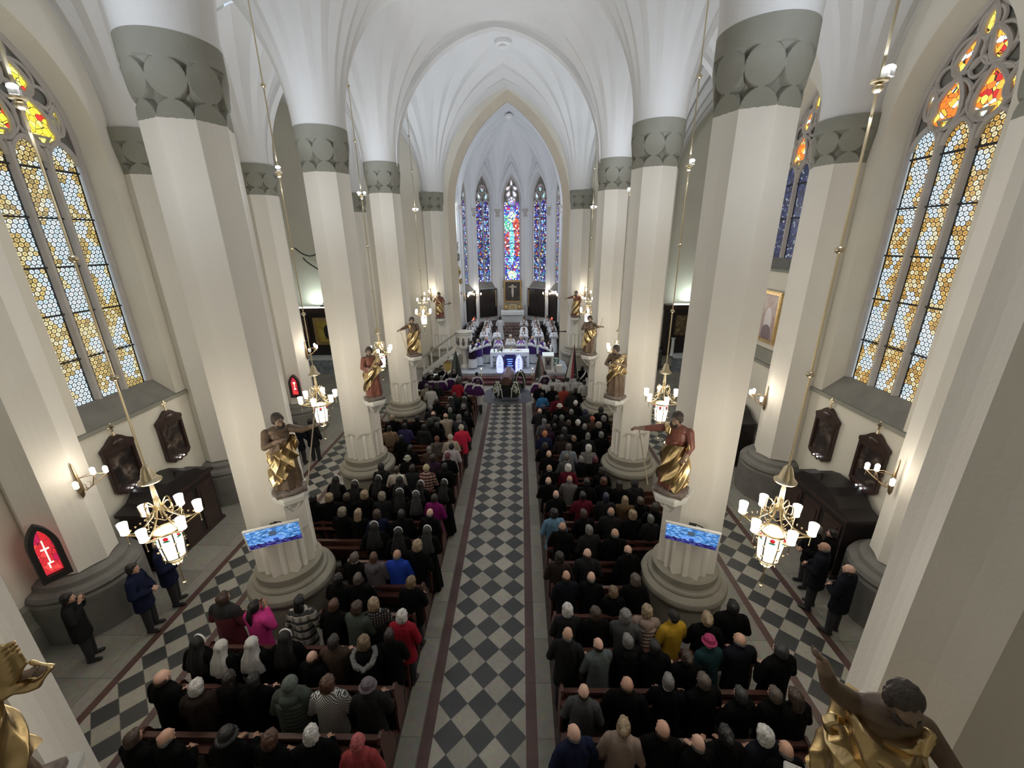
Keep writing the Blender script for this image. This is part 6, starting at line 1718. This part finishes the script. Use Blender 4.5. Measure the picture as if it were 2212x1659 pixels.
def hair_mesh(kind):
    h = MB(); c = Vector((0, .02, 1.575))
    def E(x, y, z, rx, ry, rz): h.ell(c + Vector((x, y, z)), (rx, ry, rz), 18, 12)
    disp = .004; vx = .009
    if kind in ('short', 'bob', 'long', 'bun', 'pony'):
        E(0, -.022, .038, .083, .094, .086); E(0, -.055, -.015, .074, .058, .078)
        for q in (-1, 1): E(q * .064, -.025, -.005, .022, .048, .055)
        E(0, .045, .083, .055, .04, .025)
    if kind == 'bob': E(0, -.035, -.01, .098, .088, .105); E(0, -.02, .05, .094, .098, .085); disp = .010
    if kind == 'long': E(0, -.075, -.10, .088, .05, .16); E(0, -.085, -.22, .075, .042, .15); disp = .008
    if kind == 'bun': E(0, -.115, .055, .045, .045, .042); disp = .009
    if kind == 'pony': h.cap_(c + Vector((0, -.11, .03)), .035, c + Vector((0, -.16, -.08)), .042); h.cap_(c + Vector((0, -.16, -.08)), .042, c + Vector((0, -.14, -.28)), .02)
    if kind == 'bald':
        for a in range(-105, 106, 12):
            t = R(a - 90); h.ell(c + Vector((.0715 * math.cos(t), -.014 + .085 * math.sin(t), -.022 + .010 * math.cos(3 * t))), (.0105, .012, .038), 8, 6)
        disp = .002
    if kind == 'beanie': E(0, -.014, .052, .086, .100, .085); h.tube([(c.x + .084 * math.cos(t), c.y - .012 + .098 * math.sin(t), c.z + .030) for t in [2 * PI * i / 24 for i in range(24)]], .016, 8, True); E(0, -.06, -.01, .072, .05, .05)
    if kind == 'hat': h.lathe([(.05, .125), (.085, .10), (.092, .06), (.094, .035), (.125, .022), (.128, .012), (.09, .015)], (c.x, c.y - .012, c.z), 26); E(0, -.045, -.01, .075, .055, .055)
    if kind == 'furcap': h.lathe([(.04, .13), (.08, .11), (.095, .06), (.09, .02)], (c.x, c.y - .01, c.z), 24); h.tube([(c.x + .105 * math.cos(t), c.y - .015 + .112 * math.sin(t), c.z + .0) for t in [2 * PI * i / 24 for i in range(24)]], .026, 8, True); disp = .006
    if kind == 'hood': E(0, -.028, .02, .100, .115, .118); h.cap_(c + Vector((0, -.05, -.06)), .085, c + Vector((0, -.05, -.13)), .10)
    if kind in ('veil', 'whiteveil'):
        E(0, -.022, .035, .090, .104, .092)
        rings = []
        for z, rx, ry, oy in ((.06, .088, .095, -.02), (-.04, .094, .092, -.035), (-.13, .12, .085, -.06), (-.22, .165, .080, -.085), (-.38, .185, .070, -.115), (-.47, .19, .06, -.12)):
            rings.append([(c.x + (rx + .010 * math.sin(7 * a)) * math.cos(a), c.y + oy + (ry + .010 * math.sin(7 * a)) * math.sin(a), c.z + z) for a in [2 * PI * i / 40 for i in range(40)]])
        h.loft(rings); disp = .004; vx = .010
    return remesh(h, vx, 2, .5, disp, 14)
def band_mesh():
    m = MB(); c = Vector((0, .02, 1.575)); P = []
    for i in range(15):
        t = PI * i / 14; P.append((c.x + .086 * math.cos(t), c.y + .035, c.z + .03 + .098 * math.sin(t) - (.05 if i in (0, 14) else 0)))
    m.tube(P, .014, 8); return m.mesh('band', mat('white_band', (.72, .72, .72), .6), True)
def trouser_mesh():
    c = MB(); c.ell((0, 0, .92), (.175, .13, .13), 16, 8)
    for q in (-1, 1): c.cap_((q * .085, 0, .90), .100, (q * .097, .012, .50), .078); c.cap_((q * .097, .012, .50), .076, (q * .102, -.005, .10), .062)
    return remesh(c, .015, 3, .5, .006, 6)
def shoe_mesh():
    c = MB()
    for q in (-1, 1): c.cap_((q * .10, -.04, .045), .045, (q * .125, .13, .035), .038)
    return remesh(c, .013, 2)
def white_mesh(kind):
    if kind == 'collar':
        m = MB(); m.lathe([(.066, 1.455), (.074, 1.46), (.070, 1.50), (.060, 1.505)], (0, .0, 0), 18); return m.mesh('collar', white_m, True)
    if kind == 'sash':
        m = MB(); m.tube([(.17, -.06, 1.43), (.10, -.165, 1.32), (-.05, -.19, 1.12), (-.19, -.11, .96)], .030, 8, flat=.3); m.tube([(.19, -.03, 1.42), (.12, -.155, 1.27), (-.03, -.185, 1.07), (-.19, -.09, .91)], .018, 8, flat=.3); return m.mesh('sash', mat('sash_white', (.62, .58, .56), .6), True)
    if kind == 'stole':
        m = MB()
        for q in (-1, 1): m.tube([(q * .06, -.075, 1.475), (q * .085, .05, 1.46), (q * .085, .15, 1.30), (q * .085, .185, 1.0), (q * .09, .20, .62)], .034, 8, flat=.25)
        return m.mesh('stole', mat('stole_violet', (.05, .03, .09), .6), True)
BM = {k: body_mesh(k) for k in ('pew', 'down', 'pray', 'clasp', 'up')}
for me in BM.values(): me.materials.append(skin_m); me.name = 'person'
CO = {}
def coatm(kind, pose):
    key = (kind, pose)
    if key not in CO:
        CO[key] = {'coat': lambda: coat_mesh(pose, .62), 'suit': lambda: coat_mesh(pose, .76, 0, -.012, .004), 'hooded': lambda: coat_mesh(pose, .68, .012, .01, .009, True), 'furcoat': lambda: coat_mesh(pose, .60, .02, .012, .012, True),
                   'furhood': lambda: coat_mesh(pose, .64, .012, .01, .008, True), 'puffer': lambda: coat_mesh(pose, .66, .02, .012, .004, True, True), 'habit': lambda: robe_mesh(pose), 'alb': lambda: robe_mesh(pose), 'rochet': lambda: robe_mesh(pose, .50, .26), 'cape': lambda: cape_mesh(pose, .98), 'chasuble': lambda: cape_mesh(pose, .62, .28)}[kind]()
        CO[key].materials.append(lead_m)
    return CO[key]
HM = {}
def hairm(k):
    if k not in HM: HM[k] = hair_mesh(k); HM[k].materials.append(lead_m)
    return HM[k]
BAND = band_mesh(); TR = trouser_mesh(); TR.materials.append(mat('dark_trousers', (.018, .018, .022), .8, bump=.3)); SHM = shoe_mesh(); SHM.materials.append(shoe_m)
COL_W = {k: white_mesh(k) for k in ('collar', 'sash', 'stole')}
FUR = MB(); FUR.tube([(.13, .03, 1.44), (.17, -.07, 1.42), (.12, -.19, 1.35), (0, -.235, 1.29), (-.12, -.19, 1.35), (-.17, -.07, 1.42), (-.13, .03, 1.44)], .042, 10)
FUR = remesh(FUR, .012, 2, .5, .012, 18); FUR.materials.append(mat('grey_fur', (.17, .17, .17), .9, var=.5, vscale=50))
HC0 = {'black': (.010, .009, .009), 'dark': (.022, .017, .015), 'brown': (.060, .036, .024), 'greybrown': (.11, .085, .07), 'auburn': (.10, .045, .028), 'blond': (.36, .27, .17), 'darkblond': (.20, .14, .08), 'greyblond': (.28, .24, .19), 'grey': (.20, .195, .19), 'white': (.66, .65, .63), 'charcoal': (.035, .036, .038), 'cream': (.50, .46, .36), 'rust': (.18, .06, .03), 'maroon': (.12, .02, .035), 'yellowish': (.48, .42, .24), 'coral': (.48, .11, .12), 'navy': (.015, .02, .06), 'greygreen': (.13, .16, .14), 'palegreen': (.33, .36, .29), 'magenta': (.42, .03, .13), 'creamwhite': (.60, .55, .48), 'orange': (.55, .20, .08), 'orangered': (.42, .10, .06), 'greymauve': (.15, .12, .145)}
HC = {k: tuple(x * .7 for x in v) for k, v in HC0.items()}
CC0 = {'black': (.0042, .0042, .0048), 'charcoal': (.022, .023, .025), 'navyblack': (.011, .013, .020), 'navy': (.016, .022, .060), 'indigo': (.05, .045, .14), 'purple': (.065, .018, .085), 'purple_dark': (.035, .02, .05), 'plum': (.05, .022, .05), 'taupe': (.13, .105, .095), 'red': (.34, .018, .035), 'crimson': (.62, .03, .075), 'beige': (.42, .36, .28), 'white': (.58, .58, .56), 'darkgreen': (.022, .032, .026), 'greygreen': (.095, .115, .10), 'slate': (.05, .055, .07), 'tan': (.27, .18, .12), 'lavender': (.46, .42, .45), 'brown': (.085, .055, .042), 'cream': (.52, .46, .38), 'magenta': (.24, .015, .15), 'blue': (.02, .06, .42), 'greymauve': (.14, .125, .14), 'pink': (.72, .06, .30), 'darkbrown': (.035, .024, .020), 'coral': (.34, .06, .065), 'skyblue': (.04, .16, .36), 'maroon': (.13, .012, .028), 'orangered': (.30, .055, .035), 'grey': (.10, .105, .108), 'bluegrey': (.20, .225, .255), 'brownochre': (.14, .085, .042), 'lightblue': (.14, .26, .38), 'beigepink': (.33, .25, .21), 'mustard': (.50, .31, .03), 'greyteal': (.15, .18, .18), 'teal': (.018, .055, .06), 'silver': (.3, .3, .3)}
CC = {k: tuple(x * (.62 if max(v) < .25 else .75) for x in v) for k, v in CC0.items()}
def pattern(name, kind):
    m, nt, N, mth, b = nodes(name)
    tc = N('ShaderNodeTexCoord'); sep = N('ShaderNodeSeparateXYZ'); nt.links.new(tc.outputs['Object'], sep.inputs[0])
    u = mth('MULTIPLY', sep.outputs[0], 1.0); v = sep.outputs[2]
    def band(x, p, w_): return mth('LESS_THAN', mth('FRACT', mth('DIVIDE', x, p)), w_)
    if kind == 'plaid':
        c = mixc(nt, band(u, .09, .5), (.03, .012, .012), (.22, .03, .03)); c = mixc(nt, band(v, .09, .4), c, (.40, .33, .26)); c = mixc(nt, band(u, .09, .15), c, (.02, .01, .01))
    elif kind == 'checked':
        c = mixc(nt, band(v, .17, .45), (.42, .40, .36), (.04, .04, .04)); c = mixc(nt, mth('MULTIPLY', band(u, .13, .4), .6), c, (.03, .03, .03)); c = mixc(nt, band(v, .17, .08), c, (.6, .58, .54))
    elif kind == 'houndstooth':
        a = band(u, .036, .5); d = band(v, .036, .5); c = mixc(nt, mth('MODULO', mth('ADD', a, d), 2), (.02, .02, .02), (.62, .62, .60))
    elif kind == 'checker':
        a = band(u, .045, .5); d = band(v, .05, .5); c = mixc(nt, mth('MULTIPLY', a, d), (.015, .015, .015), (.6, .58, .56))
    elif kind == 'dotted':
        a = band(u, .045, .3); d = band(v, .045, .3); c = mixc(nt, mth('MULTIPLY', mth('MULTIPLY', a, d), mth('GREATER_THAN', v, 1.2)), (.012, .012, .012), (.5, .5, .48))
    elif kind == 'maroonblack':
        c = mixc(nt, mth('GREATER_THAN', v, 1.27), (.10, .012, .022), (.012, .011, .012))
    else:
        n = N('ShaderNodeTexNoise'); n.inputs['Scale'].default_value = 60; nt.links.new(tc.outputs['Object'], n.inputs['Vector']); c = ramp(nt, n.outputs[0], [(.35, (.03, .03, .03)), (.65, (.15, .14, .13))])
    nt.links.new(c, b.inputs['Base Color']); b.inputs['Roughness'].default_value = .85; return m
PAT = {k: pattern('cloth_' + k, k) for k in ('plaid', 'checked', 'houndstooth', 'checker', 'dotted', 'maroonblack', 'tweed')}
def clothm(c): return PAT[c] if c in PAT else mat('cloth_' + c, CC[c], .9, bump=.25, bscale=35, spec=.12)
def hairmat(c, k): return mat(('knit_' if k in ('beanie', 'hat', 'hood') else 'veil_' if 'veil' in k else 'hair_') + c, HC[c], .7 if k in ('beanie', 'hat', 'hood') or 'veil' in k else .5, var=.05 if c == 'white' and 'veil' in k else .3, vscale=25, bump=.35, bscale=70)
TONE = [mat('skin_a', (.50, .30, .22), .5, var=.06, vscale=12, spec=.3), mat('skin_b', (.58, .37, .29), .48, var=.06, vscale=12, spec=.3), mat('skin_c', (.42, .25, .18), .5, var=.06, vscale=12, spec=.3)]
def person(x, y, hz, hair, coat, pose='pew', rz=0, floor=0.0, w_=1.0, extra=(), tilt=0.0, legs=True, group=None, label=None):
    """hz = height of the head centre above the floor"""
    hk, hcol = hair; ck, ccol = coat
    s = max(.80, min(1.09, (hz - floor) / 1.575))
    o = put('person', BM[pose], None, (x, y, floor), rz); o.scale = (s * w_, s * (w_ * .5 + .5), (hz - floor) / 1.575)
    o.rotation_euler = (tilt, 0, rz)
    o.material_slots[0].link = 'OBJECT'; o.material_slots[0].material = TONE[random.randrange(3)]
    tag(o, label, 'person', group)
    hn = {'beanie': 'knit_hat', 'hat': 'hat', 'hood': 'hood', 'furcap': 'fur_trimmed_cap', 'veil': 'veil', 'whiteveil': 'veil'}.get(hk, 'hair')
    hm_ = 'veil' if hk == 'whiteveil' else hk
    h = put(hn, hairm(hm_), o, (0, 0, 0), 0, hairmat('grey' if hk == 'bald' and hcol == 'white' else hcol, hk))
    if hk == 'veil': put('white_headband', BAND, h)
    if ck == 'cape':
        put('white_rochet', coatm('rochet', pose), o, mat_=mat('cloth_rochet', (.42, .42, .42), .8, bump=.3)); put('shoulder_cape', coatm('cape', pose), o, mat_=clothm(ccol))
    elif ck == 'chasuble':
        put('alb', coatm('alb', pose), o, mat_=mat('cloth_alb', (.66, .70, .76), .8, bump=.3)); put('chasuble', coatm('chasuble', pose), o, mat_=clothm(ccol))
    elif ck == 'alb': put('alb', coatm('alb', pose), o, mat_=mat('cloth_alb', (.66, .70, .76), .8, bump=.3) if 'bright' in extra else mat('cloth_surplice', (.42, .42, .40), .8, bump=.3))
    else: put({'habit': 'habit', 'suit': 'suit_jacket', 'puffer': 'quilted_coat', 'hooded': 'hooded_jacket', 'furhood': 'parka', 'furcoat': 'fur_coat'}.get(ck, 'coat'), coatm(ck, pose), o, mat_=clothm(ccol))
    if ck not in ('habit', 'alb', 'chasuble'): put('trousers', TR, o); put('shoes', SHM, o)
    if ck == 'furhood': put('fur_hood_trim', FUR, o)
    for e in extra:
        if e in COL_W: put(e, COL_W[e], o)
    return o
DESC_H = {'short': 'short {} hair', 'bob': 'full {} hair', 'long': 'long {} hair', 'bun': '{} hair in a bun', 'pony': 'black ponytail', 'bald': 'balding head', 'beanie': '{} knit cap', 'hat': '{} hat', 'furcap': 'black fur-trimmed cap', 'hood': '{} hood up', 'veil': 'nun veil with white band', 'whiteveil': 'white nun veil'}
DESC_C = {'coat': '{} coat', 'suit': '{} suit', 'hooded': '{} hooded jacket', 'furcoat': '{} fur coat', 'furhood': '{} parka with grey fur', 'puffer': '{} quilted coat', 'habit': '{} habit', 'alb': 'white alb', 'cape': '{} shoulder cape', 'chasuble': '{} chasuble'}
ORDN = ['first', 'second', 'third', 'fourth', 'fifth', 'sixth', 'seventh', 'eighth', 'ninth', 'tenth', 'eleventh', 'twelfth']
rowsP = [l.split() for l in PEOPLE.strip().splitlines()]
cnt = {}
ORDR = ORDN + ['thirteenth', 'fourteenth', 'fifteenth', 'sixteenth', 'seventeenth', 'eighteenth', 'nineteenth', 'twentieth', 'twenty-first', 'twenty-second', 'twenty-third', 'twenty-fourth', 'twenty-fifth', 'twenty-sixth']
def okey(r): return (float(r[0]) > 0, int(r[6]))
byrow = {}
for r in rowsP: byrow.setdefault(okey(r), []).append(r)
for (side, k), L in sorted(byrow.items(), key=lambda q: str(q[0])):
    L.sort(key=lambda r: abs(float(r[0])))
    for n, r in enumerate(L):
        x, y, hz = float(r[0]), float(r[1]), float(r[2]); hk, hc_ = r[3].split(':'); ck, cc = r[4].split(':'); sash, upf, w_ = int(r[5]), int(r[7]), float(r[8])
        pose = 'up' if (cc == 'pink') else ('pew' if (not upf and random.random() < .3) else 'clasp')
        if ck in ('habit', 'alb') and pose == 'pew': pose = 'clasp'
        if ck == 'cape': pose = 'clasp'
        tl = R(-random.uniform(1, 5)) if not upf else 0
        ex = []
        if sash: ex.append('sash')
        if hc_ in ('grey', 'greybrown') and hk == 'short' and random.random() < .3 and ck in ('coat', 'suit'): ex.append('collar')
        sd = 'right' if side else 'left'
        hd_ = DESC_H[hk].format({'greybrown': 'grey-brown', 'greyblond': 'grey-blond', 'darkblond': 'dark blond', 'yellowish': 'pale yellow', 'palegreen': 'pale green', 'creamwhite': 'cream', 'greymauve': 'mauve-grey', 'greygreen': 'grey-green', 'orangered': 'orange-red'}.get(hc_, hc_))
        cd = DESC_C[ck].format({'purple_dark': 'dark purple', 'darkgreen': 'dark green', 'greygreen': 'grey-green', 'greymauve': 'mauve-grey', 'navyblack': 'navy-black', 'skyblue': 'sky-blue', 'orangered': 'orange-red', 'bluegrey': 'blue-grey', 'brownochre': 'ochre-brown', 'lightblue': 'light blue', 'beigepink': 'pinkish beige', 'greyteal': 'grey-teal', 'darkbrown': 'dark brown', 'maroonblack': 'maroon and black', 'checker': 'black and white checked', 'checked': 'black and white plaid', 'plaid': 'red plaid', 'dotted': 'white-dotted black', 'houndstooth': 'houndstooth'}.get(cc, cc))
        if upf: lab = f'person standing by the {sd} pillar base, {cd}, {hd_}'
        elif k == 99: lab = f'{cd}, {hd_}, {sd} of the coffin by the altar steps, {ORDN[n]} from the aisle'
        else: lab = f'{cd}, {hd_}, {ORDR[k + 1]} {sd} row from camera, {ORDN[n]} from aisle'
        if k == 99 and not upf: grp = 'people before the altar steps'
        else: grp = f'congregation in the {sd} pews'
        if not lab.startswith('person'): lab = 'person in ' + lab
        if len(lab.split()) > 16: lab = lab.replace('person in ', 'person, ', 1).replace(' with white band', '').replace(' with grey fur', '').replace(' from camera', '').replace(' by the altar steps', '').replace('quilted ', '')
        if len(lab.split()) > 16: print('LONG', lab)
        for py in ROWS:      # keep clear of the pillar bases
            for s_ in (-1, 1):
                dx, dy = x - s_ * AX, y - py; dd = math.hypot(dx, dy)
                if dd < 1.08: x += (dx / dd) * (1.08 - dd) if abs(dx) > .3 else -s_ * (1.08 - dd); y += (dy / dd) * (1.08 - dd) * .6
        person(x - (.0), y, hz, (hk, hc_), (ck, cc), pose, R(random.uniform(-14, 14)), 0, w_ * random.uniform(.96, 1.07), tuple(ex), tl, True, grp, lab)
# people standing in the side aisles
for (x, y, hz, hair, coat, pose, rz, lab) in [
    (-7.05, 6.47, 1.57, 'short:dark', 'coat:navy', 'clasp', -70, 'person in dark navy jacket walking along the left aisle wall'),
    (-7.05, 7.12, 1.62, 'bald:grey', 'coat:navy', 'clasp', -60, 'taller person in navy jacket behind the nearest left chandelier'),
    (-7.7, 5.8, 1.50, 'short:black', 'coat:charcoal', 'up', -55, 'person reading a pale book by the left wall bench'),
    (-7.3, 13.3, 1.60, 'short:dark', 'coat:navyblack', 'clasp', 10, 'person in dark coat between the second left chandelier and pillar'),
    (-6.9, 13.6, 1.58, 'short:black', 'coat:charcoal', 'down', 0, 'person in dark coat beside another, in the left aisle before the second pillar'),
    (7.08, 7.12, 1.60, 'bald:white', 'coat:navyblack', 'clasp', 40, 'bald person in navy-black coat facing the right confessional'),
    (7.14, 6.52, 1.58, 'bald:dark', 'coat:navyblack', 'clasp', 25, 'bald person in black coat nearest the right plinth'),
    (7.72, 7.75, 1.45, 'short:dark', 'coat:black', 'clasp', 60, 'dark-haired person in black beside the right confessional door'),
    (7.35, 7.75, 1.55, 'short:grey', 'coat:black', 'clasp', 80, 'grey-haired person in black at the right confessional'),
    (6.0, 12.2, 1.58, 'short:black', 'coat:black', 'down', 0, 'person in black standing in the right aisle beyond the second pillar'),
]:
    person(x, y, hz, hair.split(':'), coat.split(':'), pose, R(rz), 0, 1.05, (), 0, True, None, lab)
# clergy
for i, (x, y, hz, hair, coat, rz, lab) in enumerate([
    (-2.14, 23.95, 2.04, 'short:dark', 'chasuble:purple_dark', -110, 'dark-haired priest in dark purple chasuble, leftmost at the altar steps'),
    (-1.83, 24.5, 2.0, 'short:white', 'chasuble:vestment', -120, 'white-haired priest in purple chasuble, second from the left of the altar'),
    (-1.36, 25.1, 2.0, 'bald:white', 'chasuble:vestment', -140, 'bald priest in purple chasuble just left of the altar'),
    (-.62, 25.15, 1.98, 'short:grey', 'chasuble:lilac', 180, 'grey-haired concelebrant in lilac behind the left half of the altar'),
    (.14, 25.2, 2.1, 'beanie:white', 'chasuble:celebrant', 180, 'celebrant in white and black vestment and white cap at the altar centre'),
    (.80, 25.15, 1.98, 'bald:white', 'chasuble:lilac', 180, 'white-haired concelebrant in lilac behind the right half of the altar'),
    (1.50, 25.0, 2.05, 'bald:white', 'chasuble:vestment', 140, 'bald priest in purple chasuble just right of the altar'),
    (2.12, 24.65, 2.0, 'short:white', 'chasuble:vestment', 120, 'white-haired priest in purple chasuble behind the lectern'),
    (2.50, 24.2, 1.95, 'short:dark', 'chasuble:purple_dark', 110, 'dark-haired priest in dark purple, rightmost behind the lectern')]):
    if coat.endswith('vestment'): CC['vestment'] = (.10, .045, .30)
    CC['vestment'] = (.060, .032, .17); CC['lilac'] = (.22, .14, .45); CC['celebrant'] = (.45, .43, .42)
    ex = ('stole',) if coat.endswith('celebrant') else ('collar',)
    person(x, y, hz, hair.split(':'), coat.split(':'), 'pray', R(rz), .45, 1.0, ex, 0, False, 'clergy around the altar', 'person: ' + lab)
FZ = lambda y: .60 if y < 27.3 else (.75 if y < 28.5 else .90)
k = 0
grpsS = {'left wall file': [(-2.72, 26.9), (-2.68, 27.6), (-2.62, 28.3), (-2.5, 29.0), (-2.55, 29.7)], 'left middle file': [(-1.62, 26.6), (-1.58, 27.4), (-1.55, 28.2), (-1.53, 29.0)], 'left file beside the carpet': [(-.80, 26.75), (-.70, 29.4)],
         'right file beside the carpet': [(.98, 26.6), (1.0, 27.7), (1.02, 29.2)], 'right middle file': [(1.98, 26.6), (1.92, 27.4), (1.85, 28.2), (1.83, 29.0)], 'right wall file': [(2.95, 26.75), (2.93, 27.45), (2.9, 28.15), (2.84, 28.9), (2.7, 29.6)]}
for gname, L in grpsS.items():
    for n, (x, y) in enumerate(L):
        fz = FZ(y); away = (gname.endswith('left file beside the carpet') and n == 1)
        person(x, y, fz + 1.56 + .04 * ((k * 7) % 3), ('short', ['black', 'dark', 'brown'][k % 3]), ('alb', 'white'), 'pray', R((180 if not away else 0) + (12 if x < 0 else -12)), fz, .95, ('bright',) + (('stole',) if k % 3 else ()), 0, False, 'seminarians in white albs in the chancel', f'person in white alb, {ORDN[n]} from front in the {gname}' + (' facing away' if away else ''))
        k += 1
